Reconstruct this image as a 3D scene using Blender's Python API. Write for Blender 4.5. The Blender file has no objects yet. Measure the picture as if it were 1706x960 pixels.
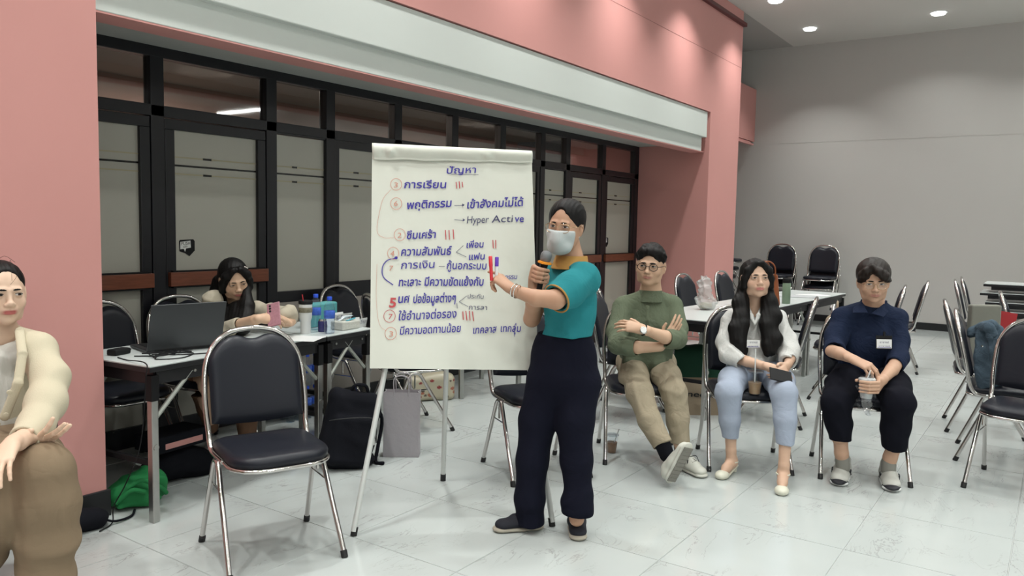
import bpy, bmesh, math, random
import numpy as np
from mathutils import Vector, Matrix
random.seed(7); np.random.seed(7)
C = bpy.context.scene.collection
SC = bpy.context.scene
PI = math.pi
D2R = PI/180

# ------------------------------------------------------------------ camera, world, lights, exposure
cd = bpy.data.cameras.new('camera'); cam = bpy.data.objects.new('camera', cd); C.objects.link(cam)
cd.sensor_width = 36.0; cd.lens = 27.724; cd.clip_start = 0.05; cd.clip_end = 100
RT = Vector((0.57133441, -0.82048339, 0.01959566)); UP = Vector((0.05462715, 0.06184062, 0.99658999)); FW = Vector((0.81889735, 0.5683157, -0.08015234))
cam.matrix_world = Matrix(((RT.x, UP.x, -FW.x, 0), (RT.y, UP.y, -FW.y, 0), (RT.z, UP.z, -FW.z, 1.43), (0, 0, 0, 1)))
SC.camera = cam
SC.view_settings.view_transform = 'Standard'; SC.view_settings.look = 'None'; SC.view_settings.gamma = 1
SC.view_settings.use_curve_mapping = False
SC.view_settings.exposure = -0.62
SC.cycles.max_bounces = 6; SC.cycles.diffuse_bounces = 4; SC.cycles.glossy_bounces = 4; SC.cycles.transmission_bounces = 6
SC.cycles.transparent_max_bounces = 12; SC.cycles.caustics_reflective = False; SC.cycles.caustics_refractive = False
SC.cycles.sample_clamp_indirect = 4.0
w = bpy.data.worlds.new('world'); SC.world = w; w.use_nodes = True
w.node_tree.nodes['Background'].inputs[0].default_value = (.8, .85, .9, 1); w.node_tree.nodes['Background'].inputs[1].default_value = 0.03

CEIL = 4.33
def area(name, loc, size, power, col=(1, .985, .95), spread=180, rot=(0, 0, 0), shape='DISK', sy=None):
    l = bpy.data.lights.new(name, 'AREA'); l.shape = shape; l.size = size
    if sy: l.size_y = sy
    l.energy = power; l.color = col; l.spread = spread*D2R
    o = bpy.data.objects.new(name, l); C.objects.link(o); o.location = loc; o.rotation_euler = rot
    return o
DOWN = [(x, y) for y in (3.16, 1.52, -.12, -1.76, -3.4, -5.04, -6.68) for x in (-3.0, -1.34, .32, 1.98, 3.64, 5.30, 6.96, 8.62, 10.28, 11.94)]
for i, (x, y) in enumerate(DOWN):
    area('downlight_lamp', (x, y, CEIL-.03), .15, 19 if y < 3 else 24, (.98, 1, .965), 125 if y < 3 else 100)
for x in (-3.4, .2):      # long suspended battens out in the hall
    area('batten_lamp', (x, -5.87, 3.93), .14, 150, (.97, 1, .98), 180, (0, 0, 0), 'RECTANGLE', 3.0)
area('batten_lamp', (11.65, -5.87, 3.93), .14, 105, (.97, 1, .98), 180, (0, 0, 0), 'RECTANGLE', 3.0)

# ------------------------------------------------------------------ material helpers
def mat(name, col, rough=.5, metal=0, bump=0, bscale=60, var=0, vscale=8, coat=0, spec=.5, attr=False, trans=0, ior=1.45, alpha=1, emit=None, estr=0, sheen=0, stretch=None, bdist=.01, wr=0, wscale=9):
    m = bpy.data.materials.new(name); m.use_nodes = True; nt = m.node_tree; b = nt.nodes['Principled BSDF']
    b.inputs['Base Color'].default_value = (*col, 1); b.inputs['Roughness'].default_value = rough; b.inputs['Metallic'].default_value = metal
    b.inputs['Coat Weight'].default_value = coat; b.inputs['Specular IOR Level'].default_value = spec
    b.inputs['Transmission Weight'].default_value = trans; b.inputs['IOR'].default_value = ior; b.inputs['Alpha'].default_value = alpha
    b.inputs['Sheen Weight'].default_value = sheen
    if emit: b.inputs['Emission Color'].default_value = (*emit, 1); b.inputs['Emission Strength'].default_value = estr
    tc = nt.nodes.new('ShaderNodeTexCoord'); vec = tc.outputs['Object']
    if stretch:
        mp = nt.nodes.new('ShaderNodeMapping'); mp.inputs['Scale'].default_value = stretch; nt.links.new(vec, mp.inputs[0]); vec = mp.outputs[0]
    cs = None
    if attr:
        a = nt.nodes.new('ShaderNodeAttribute'); a.attribute_name = 'Col'; cs = a.outputs['Color']
    if var:
        n = nt.nodes.new('ShaderNodeTexNoise'); n.inputs['Scale'].default_value = vscale; n.inputs['Detail'].default_value = 4; nt.links.new(vec, n.inputs['Vector'])
        r = nt.nodes.new('ShaderNodeMapRange'); r.inputs[3].default_value = 1-var; r.inputs[4].default_value = 1+var; nt.links.new(n.outputs[0], r.inputs[0])
        mx = nt.nodes.new('ShaderNodeMix'); mx.data_type = 'RGBA'; mx.blend_type = 'MULTIPLY'; mx.inputs[0].default_value = 1
        if cs: nt.links.new(cs, mx.inputs[6])
        else: mx.inputs[6].default_value = (*col, 1)
        cb = nt.nodes.new('ShaderNodeCombineColor')
        for k in range(3): nt.links.new(r.outputs[0], cb.inputs[k])
        nt.links.new(cb.outputs[0], mx.inputs[7]); cs = mx.outputs[2]
    if cs: nt.links.new(cs, b.inputs['Base Color'])
    if bump:
        n = nt.nodes.new('ShaderNodeTexNoise'); n.inputs['Scale'].default_value = bscale; n.inputs['Detail'].default_value = 3; nt.links.new(vec, n.inputs['Vector'])
        bp = nt.nodes.new('ShaderNodeBump'); bp.inputs['Strength'].default_value = bump; bp.inputs['Distance'].default_value = bdist
        nt.links.new(n.outputs[0], bp.inputs['Height']); nt.links.new(bp.outputs[0], b.inputs['Normal'])
        if wr:       # soft creases of worn cloth
            n2 = nt.nodes.new('ShaderNodeTexNoise'); n2.inputs['Scale'].default_value = wscale; n2.inputs['Detail'].default_value = 2.5; n2.inputs['Distortion'].default_value = 1.6; nt.links.new(vec, n2.inputs['Vector'])
            s2 = nt.nodes.new('ShaderNodeMath'); s2.operation = 'SUBTRACT'; s2.inputs[1].default_value = .5; nt.links.new(n2.outputs[0], s2.inputs[0]); a2 = nt.nodes.new('ShaderNodeMath'); a2.operation = 'ABSOLUTE'; nt.links.new(s2.outputs[0], a2.inputs[0])
            p2 = nt.nodes.new('ShaderNodeMath'); p2.operation = 'POWER'; p2.inputs[1].default_value = .9; nt.links.new(a2.outputs[0], p2.inputs[0])
            b2 = nt.nodes.new('ShaderNodeBump'); b2.inputs['Strength'].default_value = wr*.8; b2.inputs['Distance'].default_value = .035; nt.links.new(p2.outputs[0], b2.inputs['Height']); nt.links.new(b2.outputs[0], bp.inputs['Normal'])
    return m
def lin(r, g, b): return tuple((c/255/12.92 if c <= 10 else ((c/255+.055)/1.055)**2.4) for c in (r, g, b))

M = {}
M['pink'] = mat('pink_paint', (.60, .285, .262), .62, bump=.12, bscale=300, var=.03, vscale=2, bdist=.001)
M['grey_wall'] = mat('grey_paint', (.50, .485, .465), .8, var=.03, vscale=1.2)
M['ceil'] = mat('ceiling_paint', (.62, .60, .57), .9)
M['ceil_shaded'] = mat('shaded_ceiling_paint', (.40, .385, .37), .9)  # shade on the ceiling beyond the pink wall, put into a greyer colour
M['white_beam'] = mat('white_beam_paint', (.62, .65, .62), .6, bump=.08, bscale=120, bdist=.001)
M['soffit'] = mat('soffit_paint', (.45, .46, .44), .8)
M['maroon'] = mat('maroon_trim', (.10, .022, .022), .5)
M['black_frame'] = mat('black_aluminium', (.009, .009, .012), .35)
M['black_base'] = mat('black_skirting', (.012, .013, .015), .45)
M['chrome'] = mat('chrome', (.62, .60, .585), .13, 1)
M['rubber'] = mat('black_rubber', (.012, .012, .013), .6)
M['vinyl'] = mat('black_vinyl', (.010, .0115, .018), .38, spec=.35, bump=.25, bscale=220, bdist=.001)
M['table_top'] = mat('white_laminate', (.60, .64, .63), .22)
M['table_edge'] = mat('black_table_edge', (.012, .012, .014), .4)
M['steel'] = mat('galvanised_steel', (.48, .48, .46), .3, 1, var=.1, vscale=20)
M['zinc'] = mat('painted_brace', (.42, .44, .40), .4, .3)
M['white_metal'] = mat('white_metal', (.62, .64, .62), .4, .2)
M['wood'] = mat('red_brown_wood', (.17, .052, .026), .42, var=.5, vscale=9, stretch=(1, 6, 14))
M['paper'] = mat('flip_chart_paper', (.66, .68, .61), .8, bump=.5, bscale=5, bdist=.012)
M['ink_blue'] = mat('blue_marker_ink', (.035, .025, .30), .5)
M['ink_dark'] = mat('thin_dark_marker_ink', (.045, .045, .12), .5)
M['ink_red'] = mat('red_marker_ink', (.50, .07, .08), .5)
M['ink_orange'] = mat('faded_orange_ink', (.60, .27, .20), .5)
M['white'] = mat('white_plastic', (.75, .76, .75), .4)
M['black'] = mat('matt_black', (.009, .009, .01), .6, spec=.25)
M['skin'] = mat('skin', (.5, .3, .2), .52, attr=True, bump=.1, bscale=250, bdist=.001)
M['paint'] = mat('coloured_surface', (.5, .5, .5), .3, attr=True)
M['cloth_black'] = mat('black_fabric', (.008, .0085, .012), .9, spec=.15, bump=.4, bscale=150, bdist=.002)

def floor_mat():
    m = bpy.data.materials.new('marble_tile'); m.use_nodes = True; nt = m.node_tree; N = nt.nodes; L = nt.links; b = N['Principled BSDF']
    geo = N.new('ShaderNodeNewGeometry'); oi = N.new('ShaderNodeObjectInfo')
    mul = N.new('ShaderNodeMath'); mul.operation = 'MULTIPLY'; mul.inputs[1].default_value = 37; L.new(oi.outputs['Random'], mul.inputs[0])
    cmb = N.new('ShaderNodeCombineXYZ'); L.new(mul.outputs[0], cmb.inputs[0]); L.new(mul.outputs[0], cmb.inputs[2])
    add = N.new('ShaderNodeVectorMath'); L.new(geo.outputs['Position'], add.inputs[0]); L.new(cmb.outputs[0], add.inputs[1])
    mp = N.new('ShaderNodeMapping'); mp.inputs['Rotation'].default_value = (0, 0, .5); mp.inputs['Scale'].default_value = (1.0, 2.6, 1); L.new(add.outputs[0], mp.inputs[0])
    n = N.new('ShaderNodeTexNoise'); n.inputs['Scale'].default_value = 2.3; n.inputs['Detail'].default_value = 5; n.inputs['Roughness'].default_value = .62; n.inputs['Distortion'].default_value = .9
    L.new(mp.outputs[0], n.inputs['Vector'])
    s = N.new('ShaderNodeMath'); s.operation = 'SUBTRACT'; s.inputs[1].default_value = .5; L.new(n.outputs[0], s.inputs[0])
    a = N.new('ShaderNodeMath'); a.operation = 'ABSOLUTE'; L.new(s.outputs[0], a.inputs[0])
    r = N.new('ShaderNodeMapRange'); r.inputs[1].default_value = 0; r.inputs[2].default_value = .012; r.inputs[3].default_value = 1; r.inputs[4].default_value = 0; L.new(a.outputs[0], r.inputs[0])
    n2 = N.new('ShaderNodeTexNoise'); n2.inputs['Scale'].default_value = 3.1; n2.inputs['Detail'].default_value = 2; L.new(add.outputs[0], n2.inputs['Vector'])
    r2 = N.new('ShaderNodeMapRange'); r2.inputs[1].default_value = .47; r2.inputs[2].default_value = .66; L.new(n2.outputs[0], r2.inputs[0])
    mm = N.new('ShaderNodeMath'); mm.operation = 'MULTIPLY'; L.new(r.outputs[0], mm.inputs[0]); L.new(r2.outputs[0], mm.inputs[1])
    m3 = N.new('ShaderNodeMath'); m3.operation = 'MULTIPLY'; m3.inputs[1].default_value = .62; L.new(mm.outputs[0], m3.inputs[0])
    base = N.new('ShaderNodeMix'); base.data_type = 'RGBA'; base.inputs[6].default_value = (.50, .535, .525, 1); base.inputs[7].default_value = (.45, .48, .47, 1); L.new(n2.outputs[0], base.inputs[0])
    mx = N.new('ShaderNodeMix'); mx.data_type = 'RGBA'; L.new(m3.outputs[0], mx.inputs[0]); L.new(base.outputs[2], mx.inputs[6]); mx.inputs[7].default_value = (.22, .21, .20, 1)
    L.new(mx.outputs[2], b.inputs['Base Color']); b.inputs['Roughness'].default_value = .085; b.inputs['Specular IOR Level'].default_value = .45
    return m
M['tile'] = floor_mat()
M['grout'] = mat('grout', (.42, .43, .42), .7)

def glass_mat(name, tint, alpha_glossy=.12, tr=.8):
    m = bpy.data.materials.new(name); m.use_nodes = True; nt = m.node_tree; N = nt.nodes; L = nt.links
    N.remove(N['Principled BSDF']); out = N['Material Output']
    t = N.new('ShaderNodeBsdfTransparent'); t.inputs[0].default_value = (*tint, 1)
    g = N.new('ShaderNodeBsdfGlossy'); g.inputs['Roughness'].default_value = .03; g.inputs[0].default_value = (1, 1, 1, 1)
    f = N.new('ShaderNodeLayerWeight'); f.inputs[0].default_value = .5; pw_ = N.new('ShaderNodeMath'); pw_.operation = 'POWER'; pw_.inputs[1].default_value = 4; L.new(f.outputs['Facing'], pw_.inputs[0])
    ad = N.new('ShaderNodeMath'); ad.operation = 'MULTIPLY_ADD'; ad.use_clamp = True; ad.inputs[1].default_value = .7; ad.inputs[2].default_value = alpha_glossy; L.new(pw_.outputs[0], ad.inputs[0])
    mx = N.new('ShaderNodeMixShader'); L.new(ad.outputs[0], mx.inputs[0]); L.new(t.outputs[0], mx.inputs[1]); L.new(g.outputs[0], mx.inputs[2]); L.new(mx.outputs[0], out.inputs[0])
    return m
M['clear_glass'] = glass_mat('transom_glass', (.80, .77, .75), .09)
M['clear_plastic'] = glass_mat('clear_plastic', (.93, .95, .97), .05)
M['frosted'] = mat('frosted_film_glass', (.42, .41, .355), .3, spec=.5, coat=.15)
M['frosted_lower'] = mat('brown_lower_glass', (.155, .11, .088), .3, spec=.45)

# ------------------------------------------------------------------ geometry helpers
class MB:
    def __init__(s): s.v = []; s.f = []
    def add(s, v, f):
        n = len(s.v); s.v += [tuple(p) for p in v]; s.f += [tuple(i+n for i in q) for q in f]; return s
    def box(s, a, b, M3=None, o=(0, 0, 0), bev=0):
        x0, y0, z0 = a; x1, y1, z1 = b
        if bev:
            t = bmesh.new(); bmesh.ops.create_cube(t, size=1)
            for q in t.verts: q.co = Vector(((x0+x1)/2+q.co.x*(x1-x0), (y0+y1)/2+q.co.y*(y1-y0), (z0+z1)/2+q.co.z*(z1-z0)))
            bmesh.ops.bevel(t, geom=list(t.edges), offset=bev, segments=2, affect='EDGES', profile=.5)
            t.verts.index_update(); v = [q.co.copy() for q in t.verts]; f = [[q.index for q in fc.verts] for fc in t.faces]; t.free()
        else:
            v = [Vector(p) for p in ((x0, y0, z0), (x1, y0, z0), (x1, y1, z0), (x0, y1, z0), (x0, y0, z1), (x1, y0, z1), (x1, y1, z1), (x0, y1, z1))]
            f = [(3, 2, 1, 0), (4, 5, 6, 7), (0, 1, 5, 4), (1, 2, 6, 5), (2, 3, 7, 6), (3, 0, 4, 7)]
        if M3: v = [M3@p for p in v]
        o = Vector(o); return s.add([p+o for p in v], f)
    def tube(s, pts, r, n=10, cap=True, closed=False, sq=None):
        pts = [Vector(p) for p in pts]; m = len(pts); rs = r if isinstance(r, (list, tuple)) else [r]*m
        tans = []
        for i in range(m):
            a = pts[(i-1) % m] if (i > 0 or closed) else pts[i]; b = pts[(i+1) % m] if (i < m-1 or closed) else pts[i]
            tans.append((b-a).normalized())
        u = tans[0].orthogonal().normalized(); V = []
        for i in range(m):
            t = tans[i]; u = (u-t*u.dot(t)).normalized(); w_ = t.cross(u)
            for k in range(n):
                a = 2*PI*k/n; V.append(pts[i]+(u*math.cos(a)+w_*math.sin(a))*rs[i])
        F = []
        for i in range(m if closed else m-1):
            for k in range(n):
                j = (i+1) % m
                F.append((i*n+k, i*n+(k+1) % n, j*n+(k+1) % n, j*n+k))
        if cap and not closed: F += [tuple(range(n))[::-1], tuple((m-1)*n+k for k in range(n))]
        return s.add(V, F)
    def lathe(s, prof, o=(0, 0, 0), n=24, M3=None):
        V = []; F = []; m = len(prof); o = Vector(o)
        for r, z in prof:
            for k in range(n):
                a = 2*PI*k/n; p = Vector((r*math.cos(a), r*math.sin(a), z)); V.append((M3@p if M3 else p)+o)
        for i in range(m-1):
            for k in range(n): F.append((i*n+k, i*n+(k+1) % n, (i+1)*n+(k+1) % n, (i+1)*n+k))
        if prof[0][0] > 1e-4: F.append(tuple(range(n))[::-1])
        if prof[-1][0] > 1e-4: F.append(tuple((m-1)*n+k for k in range(n)))
        return s.add(V, F)
    def prism(s, outline, h0, h1, M3=None, o=(0, 0, 0)):      # outline in xy, extruded in z
        n = len(outline); V = [Vector((x, y, h0)) for x, y in outline]+[Vector((x, y, h1)) for x, y in outline]
        F = [tuple(range(n))[::-1], tuple(range(n, 2*n))]+[(i, (i+1) % n, n+(i+1) % n, n+i) for i in range(n)]
        if M3: V = [M3@p for p in V]
        o = Vector(o); return s.add([p+o for p in V], F)
    def build(s, name, m, parent=None, smooth=False, loc=None, bev=0, sub=0):
        me = bpy.data.meshes.new(name); me.from_pydata(s.v, [], s.f); me.update()
        return link(name, me, m, parent, smooth, loc, bev, sub)
def link(name, me, m, parent=None, smooth=False, loc=None, bev=0, sub=0):
    if m: me.materials.append(M[m] if isinstance(m, str) else m)
    o = bpy.data.objects.new(name, me); C.objects.link(o)
    if smooth:
        me.polygons.foreach_set('use_smooth', [True]*len(me.polygons))
        try: me.set_sharp_from_angle(angle=50*D2R)
        except Exception: pass
    if bev: b = o.modifiers.new('b', 'BEVEL'); b.width = bev; b.segments = 2; b.limit_method = 'ANGLE'
    if sub: q = o.modifiers.new('s', 'SUBSURF'); q.levels = sub; q.render_levels = sub
    if parent: o.parent = parent
    if loc: o.location = loc
    return o
def thing(name, label, cat, loc=(0, 0, 0), rz=0, group=None):
    o = bpy.data.objects.new(name, None); o.empty_display_size = .1; C.objects.link(o); o.location = loc; o.rotation_euler = (0, 0, rz)
    return tag(o, label, cat, group)
def tag(o, label=None, cat=None, group=None):
    if label: o['label'] = label
    if cat: o['category'] = cat
    if group: o['group'] = group
    return o
def struct(o): o['kind'] = 'structure'; return o
def dup(root, loc, rz, label, group=None):
    r = root.copy(); C.objects.link(r); r.location = loc; r.rotation_euler = (0, 0, rz); r['label'] = label
    if group: r['group'] = group
    for ch in list(root.children):
        c = ch.copy(); C.objects.link(c); c.parent = r
        for g in list(ch.children):
            d = g.copy(); C.objects.link(d); d.parent = c
    return r
def smooth_path(pts, n=6):
    P = [Vector(p) for p in pts]; out = []
    for i in range(len(P)-1):
        a = P[i-1] if i else P[0]*2-P[1]; b = P[i]; c = P[i+1]; d = P[i+2] if i+2 < len(P) else P[-1]*2-P[-2]
        for k in range(n):
            t = k/n; out.append(.5*((2*b)+(c-a)*t+(2*a-5*b+4*c-d)*t*t+(3*b-a-3*c+d)*t**3))
    out.append(P[-1]); return out
def arcpts(c, r, a0, a1, n=8):
    return [(c[0]+r*math.cos((a0+(a1-a0)*i/n)*D2R), c[1]+r*math.sin((a0+(a1-a0)*i/n)*D2R)) for i in range(n+1)]

# ------------------------------------------------------------------ signed-distance sculpting (smooth blends, then surface nets)
V3 = lambda p: np.array(p, float)
def nrm(v): v = V3(v); return v/np.linalg.norm(v)
class Sdf:
    def __init__(s, vox=.004): s.ops = []; s.vox = vox; s.lo = V3((9e9,)*3); s.hi = -s.lo; s.disp = []
    def cone(s, a, b, ra, rb=None, k=.015, n=None, sq=1, sub=False):
        rb = ra if rb is None else rb; a = V3(a); b = V3(b); R = max(ra, rb)
        lo = np.minimum(a, b)-R; hi = np.maximum(a, b)+R; s.ops.append(('c', a, b, ra, rb, k, None if n is None else nrm(n), sq, sub, lo, hi))
        if not sub: s.lo = np.minimum(s.lo, lo); s.hi = np.maximum(s.hi, hi)
        return s
    def chain(s, pts, rs, k=.015, n=None, sq=1, sub=False):
        for i in range(len(pts)-1): s.cone(pts[i], pts[i+1], rs[i], rs[i+1], k, n, sq, sub)
        return s
    def ell(s, c, r, k=.012, M3=None, sub=False):
        c = V3(c); r = V3(r if hasattr(r, '__len__') else (r, r, r)); M3 = np.eye(3) if M3 is None else V3(M3)
        e = np.sqrt(((M3*r[None, :])**2).sum(1)); lo = c-e; hi = c+e
        s.ops.append(('e', c, r, M3, None, k, None, 1, sub, lo, hi))
        if not sub: s.lo = np.minimum(s.lo, lo); s.hi = np.maximum(s.hi, hi)
        return s
    def box(s, c, r, rd=.01, k=.01, M3=None, sub=False):
        c = V3(c); r = V3(r); M3 = np.eye(3) if M3 is None else V3(M3); e = (np.abs(M3)*r[None, :]).sum(1); lo = c-e; hi = c+e
        s.ops.append(('b', c, r, M3, rd, k, None, 1, sub, lo, hi))
        if not sub: s.lo = np.minimum(s.lo, lo); s.hi = np.maximum(s.hi, hi)
        return s
    def eval_op(s, op, X, Y, Z):
        t, a, b, ra, rb, k, n, sq, sub, lo, hi = op
        if t == 'c':
            px, py, pz = X-a[0], Y-a[1], Z-a[2]; d = b-a; dd = max(d@d, 1e-9)
            h = np.clip((px*d[0]+py*d[1]+pz*d[2])/dd, 0, 1)
            qx = px-h*d[0]; qy = py-h*d[1]; qz = pz-h*d[2]; q2 = qx*qx+qy*qy+qz*qz
            if n is not None:
                qn = qx*n[0]+qy*n[1]+qz*n[2]; q2 = q2+qn*qn*(1/sq**2-1)
                return (np.sqrt(q2)-(ra+(rb-ra)*h))*(.5+.5*sq)
            return np.sqrt(q2)-(ra+(rb-ra)*h)
        px, py, pz = X-a[0], Y-a[1], Z-a[2]; M3 = ra
        u = px*M3[0, 0]+py*M3[1, 0]+pz*M3[2, 0]; v = px*M3[0, 1]+py*M3[1, 1]+pz*M3[2, 1]; w_ = px*M3[0, 2]+py*M3[1, 2]+pz*M3[2, 2]
        if t == 'e':
            l = np.sqrt((u/b[0])**2+(v/b[1])**2+(w_/b[2])**2); l2 = np.sqrt((u/b[0]**2)**2+(v/b[1]**2)**2+(w_/b[2]**2)**2)+1e-6
            return l*(l-1)/l2
        rd = rb; qx = np.abs(u)-b[0]+rd; qy = np.abs(v)-b[1]+rd; qz = np.abs(w_)-b[2]+rd
        return np.sqrt(np.maximum(qx, 0)**2+np.maximum(qy, 0)**2+np.maximum(qz, 0)**2)+np.minimum(np.maximum(np.maximum(qx, qy), qz), 0)-rd
    def mesh(s, col=None, post=None):
        v = s.vox; pad = 4*v; lo = s.lo-pad; n = np.ceil((s.hi+pad-lo)/v).astype(int)+1
        ax = [(lo[i]+np.arange(n[i])*v).astype(np.float32) for i in range(3)]
        D = np.full(n, .2, np.float32)
        for op in s.ops:
            k = op[5]; p = k+3*v; i0 = np.maximum(((op[9]-p-lo)/v).astype(int), 0); i1 = np.minimum(np.ceil((op[10]+p-lo)/v).astype(int)+1, n)
            if (i1 <= i0).any(): continue
            X = ax[0][i0[0]:i1[0], None, None]; Y = ax[1][None, i0[1]:i1[1], None]; Z = ax[2][None, None, i0[2]:i1[2]]
            sl = (slice(i0[0], i1[0]), slice(i0[1], i1[1]), slice(i0[2], i1[2]))
            d = s.eval_op(op, X, Y, Z).astype(np.float32); o = D[sl]
            if op[8]:
                h = np.maximum(k-np.abs(o+d), 0)/max(k, 1e-6); D[sl] = np.maximum(o, -d)+h*h*k*.25
            else:
                h = np.maximum(k-np.abs(o-d), 0)/max(k, 1e-6); D[sl] = np.minimum(o, d)-h*h*k*.25
        for f, amp in s.disp:
            I = np.nonzero(np.abs(D) < amp+2.5*v)
            P = np.stack([ax[i][I[i]] for i in range(3)], 1).astype(float); D[I] += f(P).astype(np.float32)
        if post: D = post(D, ax)
        return nets(D, lo, v)
def nets(D, lo, vox):
    S = D < 0; nx, ny, nz = np.array(D.shape)-1; cnt = np.zeros((nx, ny, nz), np.int8)
    cor = [(i, j, k) for i in (0, 1) for j in (0, 1) for k in (0, 1)]
    for i, j, k in cor: cnt += S[i:i+nx, j:j+ny, k:k+nz]
    A = np.nonzero((cnt > 0) & (cnt < 8)); A = np.stack(A, 1); idx = np.full((nx, ny, nz), -1, np.int64); idx[tuple(A.T)] = np.arange(len(A))
    sm = np.zeros((len(A), 3)); c = np.zeros(len(A))
    vals = {q: D[A[:, 0]+q[0], A[:, 1]+q[1], A[:, 2]+q[2]].astype(float) for q in cor}
    for q in cor:
        for ax in range(3):
            if q[ax]: continue
            r = list(q); r[ax] = 1; r = tuple(r); a = vals[q]; b = vals[r]; m = (a < 0) != (b < 0)
            t = np.where(m, a/np.where(m, a-b, 1), 0); p = np.repeat(np.array(q, float)[None], len(A), 0); p[:, ax] += t
            sm[m] += p[m]; c[m] += 1
    V = lo+(A+sm/c[:, None])*vox; F = []
    for ax in range(3):
        u, v_ = [(1, 2), (2, 0), (0, 1)][ax]
        s0 = [slice(0, -1)]*3; sl0 = [slice(None)]*3; sl1 = [slice(None)]*3; sl0[ax] = slice(0, -1); sl1[ax] = slice(1, None)
        E = S[tuple(sl0)] != S[tuple(sl1)]; e = np.stack(np.nonzero(E), 1)
        e = e[(e[:, u] > 0) & (e[:, v_] > 0) & (e[:, u] < D.shape[u]-1) & (e[:, v_] < D.shape[v_]-1)]
        if not len(e): continue
        q = []
        for du, dv in ((-1, -1), (0, -1), (0, 0), (-1, 0)):
            w_ = e.copy(); w_[:, u] += du; w_[:, v_] += dv; q.append(idx[tuple(w_.T)])
        q = np.stack(q, 1); ins = S[tuple(e.T)]; q[~ins] = q[~ins][:, ::-1]; F.append(q)
    F = np.concatenate(F) if F else np.zeros((0, 4), int)
    return V, F[(F >= 0).all(1)]
def sculpt(name, parts, m, parent, col=None, origin=(0, 0, 0), rest=None):
    """parts: list of (V,F); one mesh; col: colour or function of world points"""
    Vs = []; Fs = []; n = 0
    for V, F in parts: Vs.append(V); Fs.append(F+n); n += len(V)
    V = np.concatenate(Vs); F = np.concatenate(Fs); me = bpy.data.meshes.new(name)
    if rest is None and any(origin): rest = .001           # world-space figures never pass the floor
    if rest is not None: V[:, 2] = np.maximum(V[:, 2], rest)
    O = V3(origin); me.vertices.add(len(V)); me.vertices.foreach_set('co', (V-O).astype(np.float32).ravel())
    me.loops.add(len(F)*4); me.loops.foreach_set('vertex_index', F.astype(np.int32).ravel()); me.polygons.add(len(F))
    me.polygons.foreach_set('loop_start', np.arange(len(F), dtype=np.int32)*4); me.update(calc_edges=True)
    me.polygons.foreach_set('use_smooth', [True]*len(F)); me.validate()
    if col is not None:
        a = me.color_attributes.new('Col', 'FLOAT_COLOR', 'POINT')
        cc = col(V) if callable(col) else np.repeat(V3(col)[None], len(V), 0)
        a.data.foreach_set('color', np.concatenate([cc, np.ones((len(V), 1))], 1).astype(np.float32).ravel())
    return link(name, me, m, parent)
def foldf(axes, f, amp, ph=0., cen=None, rad=None, w2=.45, ridge=False):
    A = np.stack([nrm(a) for a in axes])
    def g(P):
        q = P@A.T; t = np.sin(q[:, 0]*f+1.4*np.sin(q[:, 1]*f*w2+ph)+1.1*np.sin(q[:, 2]*f*w2*.8+2*ph)+ph)
        t = (t-.45*t*t+.2)*(.62+.5*np.sin(q[:, 1]*f*.21+ph*3)*np.sin(q[:, 2]*f*.27+q[:, 0]*f*.13+1))
        r = amp*t
        if cen is not None: r = r*np.exp(-((P-V3(cen))**2).sum(1)/rad**2)
        return r
    return (g, amp)

# ------------------------------------------------------------------ the setting
XB = 13.0; YF = 3.68; YW = 4.67
fl = MB().box((-4.5, -9.0, -.12), (13.2, 6.2, -.004)).build('floor', 'grout'); struct(fl)
# marble tiles, 62 cm, individually laid; the 300 nearest in view as parts, the rest joined
tm = bmesh.new(); bmesh.ops.create_cube(tm, size=1)
TS = .62; tb = MB(); g = .0015
tb.v = [(-TS/2+g, -TS/2+g, -.004), (TS/2-g, -TS/2+g, -.004), (TS/2-g, TS/2-g, -.004), (-TS/2+g, TS/2-g, -.004)]
e = g+.0015
tb.v += [(-TS/2+e, -TS/2+e, 0), (TS/2-e, -TS/2+e, 0), (TS/2-e, TS/2-e, 0), (-TS/2+e, TS/2-e, 0)]
tb.f = [(4, 5, 6, 7), (0, 1, 5, 4), (1, 2, 6, 5), (2, 3, 7, 6), (3, 0, 4, 7)]
tm.free()
tme = bpy.data.meshes.new('tile'); tme.from_pydata(tb.v, [], tb.f); tme.materials.append(M['tile'])
cells = []
for i in range(-14, 17):
    for j in range(-15, 8):
        x = 3.70+TS*(i+.5); y = .10+TS*(j+.5)
        if -4.4 < x < 13.1 and -8.9 < y < 6.1:
            d = Vector((x, y, 0))-Vector((0, 0, 1.43)); wz = d.dot(FW); u = abs(d.dot(RT)/max(wz, .1))
            vis = wz > 1.2 and u < .78 and y < YW+.3 and d.dot(UP)/wz > -.5
            cells.append((0 if vis else 1, wz, x, y))
cells.sort(); rest = MB()
for n, (vz, wz, x, y) in enumerate(cells):
    if n < 290 and not vz:
        o = bpy.data.objects.new('tile', tme); C.objects.link(o); o.parent = fl; o.location = (x, y, 0)
    else: rest.add([(a+x, b+y, c) for a, b, c in tb.v], tb.f)
o = rest.build('tile', 'tile', fl); o['kind'] = 'stuff'

def sbox(name, a, b, m, parent=None, bev=0):
    o = MB().box(a, b, bev=bev).build(name, m, parent)
    if not parent: struct(o)
    return o
sbox('ceiling', (-4.5, -9.0, CEIL), (13.2, YF, CEIL+.15), 'ceil')
sbox('trim_1', (10.62, YF, CEIL+.005), (13.2, 6.2, CEIL+.15), 'ceil_shaded')
sbox('wall_back', (XB, -9.0, 0), (XB+.2, 6.2, CEIL+.1), 'grey_wall')
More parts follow.
